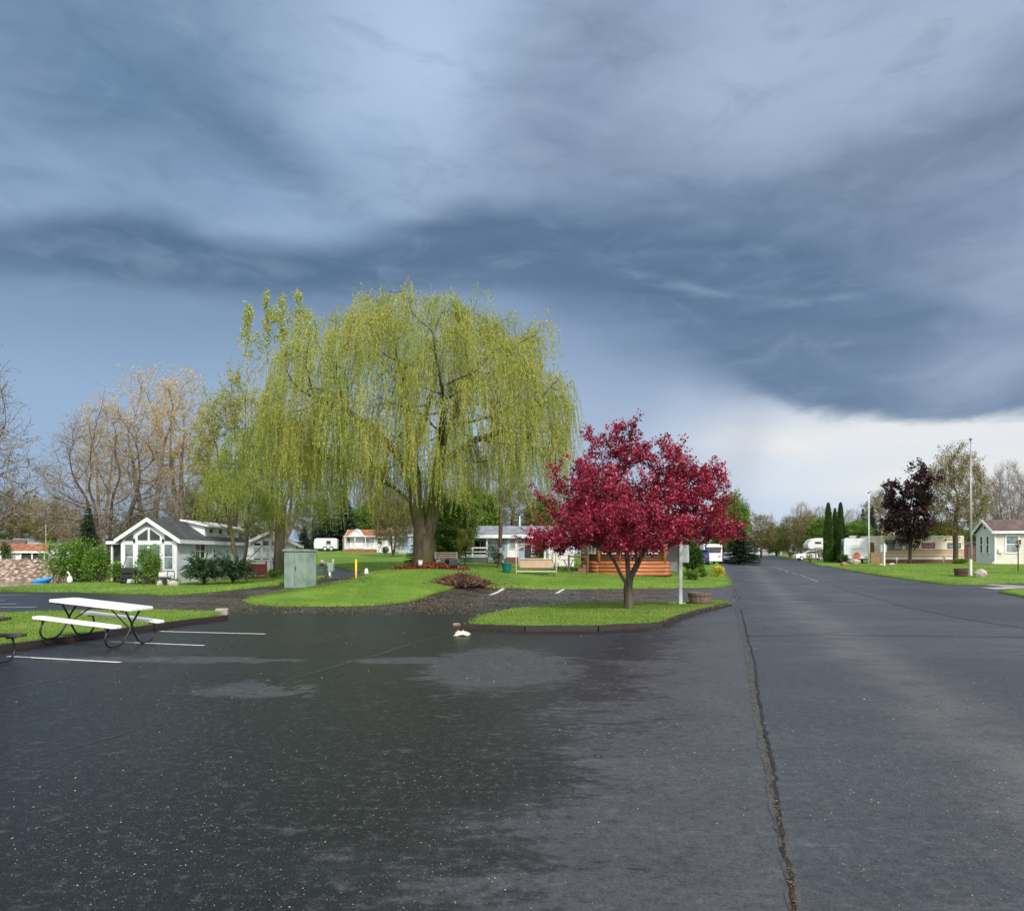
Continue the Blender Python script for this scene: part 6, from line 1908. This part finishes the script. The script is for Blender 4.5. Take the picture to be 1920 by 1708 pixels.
# litter core under the sticks
Vc, fc = leaves(np.column_stack([X, Y, Zc * .85]), .22, .10, .1, 1.2)
o = np_mesh('brush_pile', np.concatenate([V, Vc]), [f, fc + len(V)], MT['brush'], None, False, q)
tag(o, 'heap of dead brown brush dumped at the lawn edge', 'brush pile')
o = np_mesh('brush_skirt', *[(lambda V_, f_: V_)(*leaves(np.column_stack([rng.normal(-.4, .95, 1600), rng.normal(-.35, .42, 1600), rng.uniform(0, .07, 1600)]), .22, .05, .0, 2.0)), np.arange(6400).reshape(-1, 4)], MT['brush'], None, False, q)
tag(o, 'thin litter of twigs raked around the brush heap', kind='stuff'); o.name = 'twig_litter'
# mulch ring
q = at(808, 41.3, LAWN)
n = 6500; a = rng.uniform(0, 2 * PI, n); rr = np.sqrt(rng.random(n))
Xm = np.cos(a) * rr * 2.1; Ym = np.sin(a) * rr * 1.5
zt = Tz(q.x + Xm, q.y + Ym) - Tz(q.x, q.y)
V, f = leaves(np.column_stack([Xm, Ym, zt + .16 * (1 - rr ** 2) + .01]), .15, .06, .0, 2.2)
o = np_mesh('mulch', V, f, MT['mulch'], None, False, q); tag(o, 'ring of red bark mulch around the willow trunk', kind='stuff')
q = at(788, 40.6, LAWN + .1)
o = empty('bucket', q, 0, 'white bucket standing against the willow trunk', 'bucket')
MB().lathe([(.10, 0), (.13, .30), (.118, .30), (.09, .02)], n=18).build('body', MT['white'], o, smooth=False)
MB().lathe([(.135, .27), (.142, .28), (.142, .31), (.13, .315)], n=18).build('rim', MT['white_old'], o)
MB().tube([(.13 * math.cos(t), -.02, .29 - .16 * math.sin(t)) for t in np.linspace(0, PI, 12)], .005, 5).build('handle', MT['galv'], o)
q = at(950, 42.5)
o = empty('planter_tub', q, 0, 'large dark green plastic tub on the lawn', 'tub')
MB().lathe([(.21, 0), (.29, .52), (.27, .52), (.2, .04)], n=24).build('body', MT['green_pot'], o)
MB().lathe([(.295, .47), (.32, .48), (.32, .56), (.295, .57)], n=24).build('rim', MT['green_pot'], o)
MB().lathe([(0, .5), (.26, .51), (.26, .53), (0, .55)], n=20).build('soil', MT['timber'], o)
# lawn swing
q = at(1005, 43)
o = empty('garden_swing', q, 0, 'tan garden swing seen from behind on a cream pipe frame', 'swing')
for x in (-1.13, 1.13):
    MB().tube(arc_path([(x, -.62, 0), (x, -.05, 1.72), (x, .05, 1.72), (x, .62, 0)], .1), .024, 8).build('frame_side', MT['cream_pipe'], o, smooth=True)
    boards(o, 'foot_rail', 'cream_pipe', [(x - .02, x + .02, -.55, .55, .1, .14)])
    MB().tube([(x * .88, .05, 1.70), (x * .88, -.1, .55)], .012, 6).build('hanger', MT['cream_pipe'], o)
boards(o, 'ground_rail', 'cream_pipe', [(-1.1, 1.1, -.52, -.48, .16, .21)])
MB().tube([(-1.13, 0, 1.73), (1.13, 0, 1.73)], .026, 8).build('top_bar', MT['cream_pipe'], o)
m = MB(); m.box((0, -.22, .62), (1.86, .05, .52), 0, R(-14)); m.build('backrest', MT['tan_fabric'], o, bevel=.03)
m = MB(); m.box((0, .05, .37), (1.86, .5, .05)); m.build('seat', MT['tan_fabric'], o, bevel=.02)
MB().tube(arc_path([(-.96, -.16, .36), (-.96, -.30, .90), (.96, -.30, .90), (.96, -.16, .36)], .08), .018, 8).build('back_frame', MT['cream_pipe'], o)
MB().tube([(-1.1, -.3, 1.42), (-.7, .1, 1.62), (-.1, .3, 1.72)], .02, 6).build('canopy_rib', MT['cream_pipe'], o)
m = MB()
for i in range(9):
    x = -.1 + i * .12
    m.tube([(x + .05 * math.cos(t), -.47, .12 + .05 * math.sin(t)) for t in np.linspace(0, 2 * PI, 9)], .01, 5, cap=False)
    m.tube([(x + .05 * math.cos(t), -.40, .27 + .05 * math.sin(t)) for t in np.linspace(0, 2 * PI, 9)], .01, 5, cap=False)
m.build('scroll_panel', MT['black_metal'], o)
# pipe garden bench right of the willow
q = at(838, 41.5)
o = empty('garden_bench', q, R(14), 'worn metal garden bench at the right of the willow trunk', 'bench')
for x in (-.6, .6):
    MB().tube(arc_path([(x, -.28, 0), (x, -.28, .42), (x, .2, .40), (x, .34, .86)], .08), .018, 6).build('leg_frame', MT['galv'], o)
    MB().tube([(x, .2, .40), (x, .24, 0)], .018, 6).build('leg', MT['galv'], o)
for k in range(4): boards(o, 'seat_slat', 'timber_old', [(-.66, .66, -.28 + k * .13, -.18 + k * .13, .44, .46)])
for k in range(3):
    m = MB(); m.box((0, .25 + .035 * k, .56 + .12 * k), (1.32, .02, .085), 0, R(-16)); m.build('back_slat', MT['timber_old'], o)
q = at(852, 40.6)
o = empty('planter_stand', q, R(-10), 'small dark planter stand in front of the metal bench', 'planter')
boards(o, 'tray', 'screen', [(-.28, .28, -.16, .16, .18, .36)], bevel=.02)
for x in (-.24, .24):
    for y in (-.12, .12): boards(o, 'leg', 'galv', [(x - .015, x + .015, y - .015, y + .015, 0, .179)])
q = at(932, 46)
o = empty('hose_post', q, 0, 'short dark post with a tap left of the green tub', 'post')
boards(o, 'post', 'timber', [(-.04, .04, -.04, .04, -.1, .58)]); MB().tube([(0, -.04, .5), (0, -.12, .5), (0, -.13, .44)], .014, 6).build('tap', MT['galv'], o)
p = at(938, 53.6)
tag(MB().lathe([(.03, 0), (.13, .03), (.15, .35), (.13, .38)], (0, 0, .85), 12).build('tree_tag', MT['concrete'], None, p), 'pale ring wrapped around the slim tree trunk', 'tree guard')
# bicycles rack and table set beside the gazebo
q = at(1066, 46.5)
o = empty('patio_table', q, 0, 'dark wrought iron patio table beside the gazebo steps', 'table')
MB().lathe([(.0, .70), (.5, .70), (.5, .73), (0, .73)], n=20).build('tabletop', MT['black_metal'], o)
for k in range(4):
    a = PI / 4 + k * PI / 2
    MB().tube(arc_path([(.4 * math.cos(a), .4 * math.sin(a), .7), (.16 * math.cos(a), .16 * math.sin(a), .35), (.42 * math.cos(a), .42 * math.sin(a), 0)], .12), .014, 6).build('leg', MT['black_metal'], o)
for dx, dy, rz, lab in ((-.75, .1, R(80), 'wrought iron chair at the left of the patio table'), (.55, -.5, R(200), 'wrought iron chair in front of the patio table')):
    s = empty('patio_chair', Vector((q.x + dx, q.y + dy, Tz(q.x + dx, q.y + dy) + LAWN)), rz, lab, 'chair', 'wrought iron chairs round the patio table')
    MB().lathe([(0, .42), (.21, .42), (.22, .45), (0, .46)], n=16).build('seat', MT['black_metal'], s)
    for k in range(4):
        a = PI / 4 + k * PI / 2; MB().tube([(.17 * math.cos(a), .17 * math.sin(a), .42), (.22 * math.cos(a), .22 * math.sin(a), 0)], .013, 6).build('leg', MT['black_metal'], s)
    m = MB(); m.tube(arc_path([(-.2, .18, .44), (-.2, .26, .86), (.2, .26, .86), (.2, .18, .44)], .12), .014, 6)
    for x in (-.1, 0, .1): m.tube([(x, .19, .45), (x, .25, .86)], .008, 5)
    m.build('backrest', MT['black_metal'], s)

# ---------------------------------------------------------------- golf cart, garden bits, kayak on the left
q = at(262, 44.6)
o = empty('golf_cart', q, R(-12), 'black golf cart parked between the green bushes', 'golf cart')
boards(o, 'body', 'black_metal', [(-.5, .5, -1.0, .9, .28, .55)], bevel=.06); boards(o, 'front_cowl', 'black_metal', [(-.48, .48, -1.05, -.7, .551, .95)], bevel=.08)
boards(o, 'seat', 'screen', [(-.46, .46, .0, .45, .56, .78)], bevel=.04); boards(o, 'seat_back', 'screen', [(-.46, .46, .42, .54, .79, 1.2)], bevel=.04)
for x in (-.46, .46): MB().tube([(x, -.8, .95), (x, -.45, 1.75)], .02, 6).build('windshield_post', MT['black_metal'], o)
for x in (-.5, .5):
    for y in (-.75, .6):
        wq = MB().lathe([(.1, -.09), (.22, -.085), (.23, 0), (.22, .085), (.1, .09)], (x, y, .23), 18, 'x').build('wheel', MT['rubber'], o)
        MB().lathe([(.0, -.1), (.12, -.098), (.12, .098), (.0, .1)], (x, y, .23), 14, 'x').build('rim', MT['rim'], wq)
q = at(312, 43.2)
o = empty('hose_reel_cart', q, R(20), 'dark garden cart with a hooped handle at the cottage corner', 'garden cart')
boards(o, 'tray', 'black_metal', [(-.3, .25, -.2, .2, .3, .45)], bevel=.03)
MB().tube(arc_path([(.25, 0, .12), (.42, 0, .12), (.42, 0, .78), (.05, 0, .78), (.05, 0, .46)], .14), .02, 6).build('handle', MT['black_metal'], o)
for y in (-.2, .2): MB().lathe([(.05, -.03), (.15, -.03), (.15, .03), (.05, .03)], (-.1, y, .16), 14, 'y').build('wheel', MT['rubber'], o)
tag(MB().bb(-.22, .22, -.16, .16, 0, .26).build('flower_box', MT['cream'], None, at(306, 43.2, LAWN + .45), .3, bevel=.03), 'pale yellow box resting on the dark garden cart', 'box')
q = at(131, 44.0)
o = empty('lawn_ornament', q, R(10), 'small white goose shaped lawn ornament under the bushes', 'ornament')
MB().lathe([(.05, 0), (.13, .06), (.16, .2), (.12, .34), (.05, .44)], n=14).build('body', MT['white'], o, smooth=True)
MB().tube([(0, 0, .4), (-.02, -.03, .55), (-.06, -.05, .62)], .045, 8, .03).build('neck', MT['white'], o, smooth=True)
MB().lathe([(.02, -.06), (.055, 0), (.02, .06)], (-.08, -.05, .64), 10).build('head', MT['white'], o, smooth=True)
q = Vector(((80 - 960) / F * 65, 65, -.5))
o = empty('kayak', q, R(6), 'bright blue kayak at the pond edge below the stone bank', 'kayak')
o.rotation_euler = (R(-22), R(-12), R(8))
sec = []; V = []; ns = 15; nc = 12
for i in range(ns):
    t = -1 + 2 * i / (ns - 1); wd = .36 * (1 - abs(t) ** 2.4) + .02; hh = .17 * (1 - abs(t) ** 3) + .04; zc_ = .14 * abs(t) ** 2.5
    for k in range(nc):
        a = 2 * PI * k / nc; V.append((t * .85, math.cos(a) * wd, zc_ + math.sin(a) * hh))
f = [(i * nc + k, i * nc + (k + 1) % nc, (i + 1) * nc + (k + 1) % nc, (i + 1) * nc + k) for i in range(ns - 1) for k in range(nc)] + [tuple(range(nc)), tuple(range(ns * nc - 1, (ns - 1) * nc - 1, -1))]
MB().add(V, f).build('hull', MT['blue_boat'], o, smooth=True)
MB().lathe([(.12, .16), (.22, .17), (.22, .205), (.12, .2)], n=16).build('cockpit_rim', MT['black_metal'], o)

# ---------------------------------------------------------------- houses across the pond
p = Vector(((42 - 960) / F * 92, 92, .25))
c = empty('cottage', p, R(-62), 'white pond cottage with a rust roof and an open porch', 'cottage')
gable(c, 4, 5.0, 1.95, 2.75, 'vinyl_white', 'roof_rust', .3, .1, y0=-2.5)
for y in (-1.75, -1.2, -.65): win(c, (2.0, y, 1.1), .36, .85, 'r', 'glass_white', 1, 2, .05)
boards(c, 'porch_shade_panel', 'screen', [(2.002, 2.03, .05, 2.45, .1, 1.85)])  # flat panel, dark screen colour standing in for shade inside the open porch
for y in (.0, 1.15, 2.4): boards(c, 'porch_post', 'white', [(2.031, 2.15, y - .07, y + .07, 0, 1.93)])
boards(c, 'wall_lamp', 'black_metal', [(2.002, 2.08, -2.3, -2.2, 1.2, 1.5)])
p = Vector(((84 - 960) / F * 118, 118, 1.15))
c = empty('cottage', p, R(-62), 'white cottage with a row of windows above the rust roofed pond cottage', 'cottage')
gable(c, 4, 7.4, 2.35, 3.0, 'vinyl_white', 'roof_grey', .3, .1, y0=-3.7)
for k in range(7): win(c, (2.0, -3.2 + k * 1.05, 1.72), .6, .75, 'r', 'glass_curt', 1, 1, .06)
p = Vector(((18 - 960) / F * 112, 112, 1.0))
c = empty('cottage', p, R(-62), 'brown roofed cottage with two white windows at the far left', 'cottage')
gable(c, 4, 4.0, 2.1, 2.9, 'tan_siding', 'roof_brown', .3, .1, y0=-2.2)
for y in (-.2, .8): win(c, (2.0, y, 1.35), .65, .8, 'r', 'glass_white', 1, 2, .08)
p = Vector(((28 - 960) / F * 128, 128, 1.2))
c = empty('cottage', p, R(-90), 'low cottage with a thin white fascia far behind the pond', 'cottage')
gable(c, 4, 4.0, 2.6, 3.1, 'tan_siding', 'roof_grey', .3, .1, y0=-2)
p = Vector(((86 - 960) / F * 108, 108, .9)); o = empty('flagpole', p, 0, 'thin pale flagpole in front of the far window row cottage', 'flagpole', 'flagpoles of the park')
MB().tube([(0, 0, 0), (0, 0, 5.0)], .05, 8, .035).build('pole', MT['cream_pipe'], o); MB().lathe([(.03, 5.0), (.07, 5.06), (.03, 5.12)], n=8).build('finial', MT['cream_pipe'], o)

# ---------------------------------------------------------------- right side: campers, trailer, cottage
p = at(1605, 88); p = Vector((38.6, 88, Tz(38.6, 88) + LAWN))
o = empty('travel_trailer', p, R(-15), 'white travel trailer with an orange spare wheel cover', 'camper')
m = MB(); m.prism([(-.02, .5), (2.55, .5), (2.55, 2.72), (2.45, 2.85), (.08, 2.85), (-.02, 2.72)], 0, 7.0); m.build('body', MT['rv'], o, bevel=.05)
boards(o, 'side_panel', 'rv_grey', [(-.05, -.021, .15, 6.8, .5, 2.55)])
for y0, y1 in ((.8, 1.5), (2.6, 4.0)): boards(o, 'window', 'glass', [(-.075, -.051, y0, y1, 1.5, 2.2)])
m = MB(); m.bb(.25, 2.3, -.03, -.002, .95, 2.2); m.build('back_panel', MT['rv'], o, bevel=.01)
m = MB(); P_ = [(.85, -.045, 1.62), (1.2, -.045, 1.66), (1.6, -.045, 1.78), (1.95, -.045, 1.72), (2.15, -.045, 1.5), (1.9, -.045, 1.42)]
m.tube(P_, .02, 5); m.tube([(.95, -.045, 1.58), (1.35, -.045, 1.6), (1.75, -.045, 1.55)], .012, 5); m.build('swirl_stripe', MT['sign_back'], o)
MB().lathe([(.1, -.22), (.35, -.21), (.36, -.06), (.3, -.031)], (1.35, 0, .88), 24, 'y').build('spare_wheel_cover', MT['orange_cover'], o)
boards(o, 'bumper', 'black_metal', [(.0, 2.5, -.08, -.003, .36, .5)])
for x in (.25, 2.3): boards(o, 'tail_light', 'tail_red', [(x - .12, x + .12, -.03, -.003, .62, .74)])
for k in range(3): boards(o, 'marker_light', 'tail_red', [(1.08 + k * .17, 1.15 + k * .17, -.03, -.003, 2.66, 2.7)])
boards(o, 'roof_unit', 'rv', [(.75, 1.5, 1.0, 1.9, 2.851, 3.2)], bevel=.1)
for y in (3.0, 3.8):
    for x in (.1, 2.4):
        wq = MB().lathe([(.2, -.11), (.33, -.1), (.33, .1), (.2, .11)], (x, y, .3), 18, 'x').build('wheel', MT['rubber'], o); MB().lathe([(.1, -.12), (.19, -.115), (.19, .115), (.1, .12)], (x, y, .3), 14, 'x').build('rim', MT['rim'], wq)
o = camper('fifth_wheel', 'white fifth wheel camper with an overhanging nose behind the arborvitae', at(1556, 104), R(-6), 6.0, 2.4, 2.55, .55, nose=True)
boards(o, 'window', 'glass', [(-2.3, -1.5, -1.235, -1.201, 2.35, 2.6)]); boards(o, 'stripe', 'trailer_dk', [(-2.4, -1.4, -1.23, -1.201, 1.75, 1.82)])
q = at(1537, 98)
o = empty('wood_rack', q, 0, 'grey weathered post frame under the fifth wheel nose', 'rack')
for x in (-.5, -.1, .3, .55): boards(o, 'post', 'timber_old', [(x - .07, x + .07, -.07, .07, -.1, 1.45)])
boards(o, 'beam', 'timber_old', [(-.6, .65, -.09, .09, 1.451, 1.6)])
def car(name, label, loc, rz, mat, L=4.4, W=1.75, Hh=1.45, cat='car', van=False):
    o = empty(name, loc, rz, label, cat)
    pr = [(-L / 2, .28), (L / 2, .28), (L / 2, .75), (L / 2 - .15, .92), (L * .22, 1.0), (L * .05, Hh), (-L * .3, Hh), (-L * .46, 1.0), (-L / 2, .9)]
    if van: pr = [(-L / 2, .28), (L / 2, .28), (L / 2, .85), (L / 2 - .6, 1.05), (L / 2 - 1.1, Hh), (-L / 2 + .08, Hh), (-L / 2, Hh - .2)]
    MB().prism(pr, -W / 2, W / 2).build('body', MT[mat], o, bevel=.07)
    gl = [(L * .19, 1.03), (L * .045, Hh - .07), (-L * .29, Hh - .07), (-L * .42, 1.03)] if not van else [(L / 2 - .75, 1.12), (L / 2 - 1.15, Hh - .15), (L / 2 - 2.0, Hh - .15), (L / 2 - 2.0, 1.12)]
    for y in (-W / 2 - .012, W / 2 + .002): MB().prism(gl, y, y + .01).build('side_window', MT['glass'], o)
    if van: boards(o, 'rear_window', 'glass', [(-L / 2 - .012, -L / 2 - .001, -W / 2 + .15, W / 2 - .15, 1.15, Hh - .3)])
    else:
        m = MB(); m.box((-L * .385, 0, (Hh + 1.0) / 2 + .01), (.02, W - .3, (Hh - 1.0) * .98), 0, 0, -math.atan2(-L * .16, Hh - 1.0) * -1); m.build('rear_window', MT['glass'], o)
    for y in (-W / 2 + .28, W / 2 - .28):
        boards(o, 'tail_light', 'tail_red', [(-L / 2 - .015, -L / 2 - .001, y - .13, y + .13, .72, .86)])
    for y in (-W / 2 + .05, W / 2 - .05):
        for x in (-L * .31, L * .31):
            wq = MB().lathe([(.2, -.1), (.31, -.09), (.31, .09), (.2, .1)], (x, y, .31), 18, 'y').build('wheel', MT['rubber'], o); MB().lathe([(.0, -.11), (.19, -.108), (.19, .108), (.0, .11)], (x, y, .31), 14, 'y').build('rim', MT['rim'], wq)
    return o
car('parked_car', 'white parked car by the scrubby shrub near the road end', at(1519, 112), R(172), 'car_white')
car('parked_car', 'dark blue parked car beside the evergreen shrub', at(1309, 72), R(80), 'car_blue')
car('parked_van', 'white parked van behind the dark blue car', at(1328, 80), R(86), 'car_white', 5.0, 1.9, 2.05, 'van', True)
# tarpaulin heap
q = at(1365, 88)
o = empty('covered_trailer', q, R(12), 'grey tarpaulin covered trailer under the spreading spruce', 'covered trailer')
V = []; 
for i in range(13):
    x = -.8 + 1.6 * i / 12
    for k in range(9):
        t = k / 8; y = -.55 + 1.1 * t
        V.append((x * (1 if 0 < k < 8 else 1.06), y, .12 + (1.05 + .05 * math.sin(i * 1.7)) * math.sin(PI * min(max(t, .0), 1)) ** .55 * (1 - .25 * (abs(x) / .8) ** 4)))
MB().add(V, [(i * 9 + k, i * 9 + k + 1, (i + 1) * 9 + k + 1, (i + 1) * 9 + k) for i in range(12) for k in range(8)]).build('cover', MT['tarp'], o)
for y in (-.5, .5): MB().lathe([(.1, -.06), (.2, -.06), (.2, .06), (.1, .06)], (0, y, .18), 14, 'y').build('wheel', MT['rubber'], o)
# gate pillars at the road end
for px, w_, lab in ((1434, 1.3, 'left stone gate pillar at the far road end'), (1464, .55, 'right white gate pillar at the far road end')):
    q = at(px, 188)
    o = empty('gate_pillar', q, 0, lab, 'pillar', 'gate pillars at the far road end')
    boards(o, 'shaft', 'concrete', [(-w_ / 2, w_ / 2, -.3, .3, -.3, 1.15)], bevel=.03); boards(o, 'cap', 'white', [(-w_ / 2 - .08, w_ / 2 + .08, -.38, .38, 1.151, 1.3)], bevel=.03)
q = at(1449, 188); o = empty('gate_rail', q, 0, 'low pale rail fence between the two gate pillars', 'fence')
boards(o, 'rail', 'timber_old', [(-1.6, 1.6, -.06, .06, .55, .72)])
for x in (-1.4, 0, 1.4): boards(o, 'post', 'timber_old', [(x - .07, x + .07, .061, .18, -.2, .8)])
q = at(1474, 188); o = empty('gate_rail', q, 0, 'low pale rail fence right of the gate pillars', 'fence')
boards(o, 'rail', 'timber_old', [(-.9, 1.0, -.06, .06, .55, .72)])
for x in (-.7, .8): boards(o, 'post', 'timber_old', [(x - .07, x + .07, .061, .18, -.2, .8)])

# beige trailer
p = at(1720, 88); x0 = (1632 - 1720) / F * 88; x1 = (1808 - 1720) / F * 88
o = empty('house_trailer', p, 0, 'long beige house trailer with a tan stripe', 'trailer')
m = MB(); m.prism([(x0 + 1.4, .42), (x1, .42), (x1, 3.1), (x1 - .12, 3.2), (x0 + 1.5, 3.2), (x0 + 1.4, 3.1)], 0, 3.2); m.build('body', MT['trailer'], o, bevel=.04)
m = MB(); m.prism([(x0 + .1, .42), (x0 + 1.398, .42), (x0 + 1.398, 3.18), (x0 + .35, 3.18), (x0 + .1, 2.95)], .5, 3.0); m.build('front_room', MT['cream'], o)
boards(o, 'stripe', 'trailer_tan', [(x0 + 1.42, x1 - .02, -.02, -.002, 1.02, 1.5)])
boards(o, 'stripe_edge', 'trailer_dk', [(x0 + 1.42, x1 - .02, -.03, -.002, 1.501, 1.56)]); boards(o, 'stripe_edge', 'trailer_dk', [(x0 + 1.42, x1 - .02, -.03, -.002, .78, .86)])
boards(o, 'skirting', 'trailer_dk', [(x0 + 1.45, x1, .03, .08, -.1, .419)])
m = MB(); k = x0 + 1.5
while k < x1: m.bb(k, k + .05, .0, .028, -.1, .40); k += .2
m.build('skirt_slats', MT['deck'], o)
X_ = lambda px: (px - 1720) / F * 88
for a, b in ((1661, 1674), (1677, 1690)): win(o, ((X_(a) + X_(b)) / 2, 0, 2.15), X_(b) - X_(a), .98, 'f', 'glass_curt', 1, 3, .06, 'black_metal')
win(o, (X_(1705), 0, 2.15), .55, .98, 'f', 'glass_curt', 1, 2, .06, 'black_metal')
win(o, (X_(1741), 0, 2.05), 1.4, .55, 'f', 'glass_red', 2, 1, .06, 'trailer_dk', label='window with a dark red curtain')
win(o, (X_(1789), 0, 2.05), 1.4, .5, 'f', 'glass_curt', 2, 1, .06, 'black_metal')
boards(o, 'door', 'trailer_dk', [(X_(1634) + .1, X_(1643), .46, .499, .6, 2.4)])
boards(o, 'roof_rail', 'white_old', [(x0 + 1.5, x1 - .1, -.03, -.002, 3.05, 3.13)])
MB().lathe([(.02, -.06), (.12, -.05), (.12, -.002), (.0, 0)], (X_(1773), 0, 2.7), 12, 'y').build('vent', MT['black_metal'], o)
q = at(1644, 84)
o = empty('picket_fence', q, 0, 'short weathered picket fence at the left end of the beige trailer', 'fence')
m = MB()
for k in range(10):
    x = -.62 + k * .138; h_ = 1.28 + .05 * math.sin(k * 2.1)
    m.prism([(x - .055, -.1), (x + .055, -.1), (x + .055, h_ - .07), (x, h_), (x - .055, h_ - .07)], -.03, -.005)
m.build('pickets', MT['fence'], o)
boards(o, 'rail', 'fence', [(-.7, .7, -.004, .05, .3, .39)]); boards(o, 'rail', 'fence', [(-.7, .7, -.004, .05, .9, .99)])
for x in (-.68, .68): boards(o, 'post', 'fence', [(x - .05, x + .05, .051, .15, -.2, 1.2)])
for px, lab in ((1681, 'small stone figure below the paired trailer windows'), (1769, 'small dark standpipe below the red curtained window')):
    q = at(px, 84.5); o = empty('standpipe', q, 0, lab, 'standpipe', 'standpipes in front of the trailer')
    MB().tube([(0, 0, -.1), (0, 0, .75)], .05, 8).build('pipe', MT['galv'], o); boards(o, 'meter', 'concrete', [(-.16, .16, -.1, -.05, .35, .7)], bevel=.03)
boards_q = at(1822, 100)
o = empty('red_shed', boards_q, 0, 'dark maroon shed between the trailer and the cream cottage', 'shed')
m = MB(); m.prism([(-1.3, -.2), (1.3, -.2), (1.3, 2.0), (0, 2.5), (-1.3, 2.0)], 0, 2.4); m.build('wall', MT['maroon'], o)
m = MB()
for sg in (-1, 1): m.prism([(0.0005 * sg, 2.52), (.0005 * sg, 2.62), (sg * 1.5, 2.05), (sg * 1.5, 1.95)], -.2, 2.6)
m.build('roof', MT['roof_brown'], o); boards(o, 'door', 'trailer_dk', [(-.5, .4, -.03, -.002, 0, 1.8)])

# cream cottage at the right edge
th = R(-100.8)
c = empty('cottage', Vector((39.84, 63.76, Tz(39.8, 63) + LAWN)), th, 'cream cottage with a grey gable at the right edge', 'cottage')
gable(c, 3.6, 9.0, 2.72, 3.62, 'cream', 'roof_brown', .25, .1)
fb = MB(); fb.prism([(-1.8, 0.0), (1.8, 0.0), (1.8, 2.68), (0, 3.56), (-1.8, 2.68)], -.03, -.003); fb.build('gable_wall', MT['grey_siding'], c)
boards(c, 'corner_board', 'white', [(1.801, 1.84, -.03, .1, 0, 2.6)])
boards(c, 'gable_belt', 'white_old', [(-1.8, 1.8, -.06, -.031, 2.5, 2.6)])
for x in (-.62, .62): win(c, (x, -.03, 1.62), .46, 1.35, 'f', 'glass', 1, 2, .08)
MB().lathe([(0, -.05), (.1, -.05), (.1, 0), (0, 0)], (0, -.03, 3.05), 12, 'y').build('gable_vent', MT['black_metal'], c)
win(c, (1.8, 1.3, 1.62), .86, 1.3, 'r', 'glass_curt', 1, 2, .1)
boards(c, 'meter_box', 'white_old', [(1.802, 1.95, .25, .55, .9, 1.25)], bevel=.03)
boards(c, 'gutter', 'white', [(2.09, 2.18, -.2, 9.2, 2.5, 2.6)])
MB().tube([(1.86, -.0, 2.5), (1.86, -.0, .25), (1.95, -.25, .05)], .035, 8).build('downpipe', MT['white'], c)
boards(c, 'door', 'sign_back', [(1.802, 1.84, 2.2, 3.4, .1, 2.1)])
m = MB(); m.bb(1.85, 2.2, 1.75, 1.83, 1.9, 1.98); m.bb(1.9, 2.15, 1.77, 1.81, 1.6, 1.899); m.build('hanging_bracket', MT['timber_old'], c)
# lamp post
q = at(1909, 50)
o = empty('lamp_post', q, 0, 'black lantern lamp post in front of the cream cottage', 'lamp post')
MB().tube([(0, 0, -.1), (0, 0, 1.32)], .035, 10).build('post', MT['black_metal'], o)
MB().lathe([(.05, 1.32), (.07, 1.36), (.06, 1.38)], n=8).build('collar', MT['black_metal'], o)
MB().lathe([(.065, 1.381), (.105, 1.60)], n=6).build('lantern_glass', MT['glass_curt'], o)
m = MB(); m.lathe([(.15, 1.601), (.13, 1.64), (.03, 1.76), (.012, 1.82)], n=6)
m.build('lantern_cap', MT['black_metal'], o)
def flagpole(label, loc, h, r, sleeve=0.0):
    o = empty('flagpole', loc, 0, label, 'flagpole', 'flagpoles of the park')
    MB().tube([(0, 0, -.2), (0, 0, h)], r, 12, r * .55).build('pole', MT['galv'] if sleeve else MT['white_old'], o, smooth=True)
    MB().lathe([(r * .5, h), (r * 1.5, h + .06), (r * 1.5, h + .12), (r * .3, h + .18)], n=12).build('finial', MT['timber_old'], o)
    MB().tube([(r + .02, -.02, 1.2), (r * .7 + .02, -.02, h - .1)], .008, 5).build('rope', MT['white_old'], o)
    if sleeve: MB().lathe([(r + .008, -.1), (r + .03, -.08), (r + .03, sleeve), (r + .008, sleeve + .02)], n=14).build('sleeve', MT['white_old'], o)
    return o
flagpole('tall grey flagpole between the half barrel and the pointed boulder', at(1820, 45.3), 8.05, .05, .95)
flagpole('slender white flagpole beside the white travel trailer', at(1629, 71), 6.7, .06)
q = at(1658, 63)
o = empty('sign_post', q, 0, 'white post with a pale panel in front of the beige trailer', 'sign')
boards(o, 'post', 'white_old', [(-.06, .06, -.06, .06, -.1, 1.85)], bevel=.01); boards(o, 'panel', 'rv_grey', [(-.28, .24, .061, .09, 1.15, 1.75)], bevel=.01)
q = at(1560, 90)
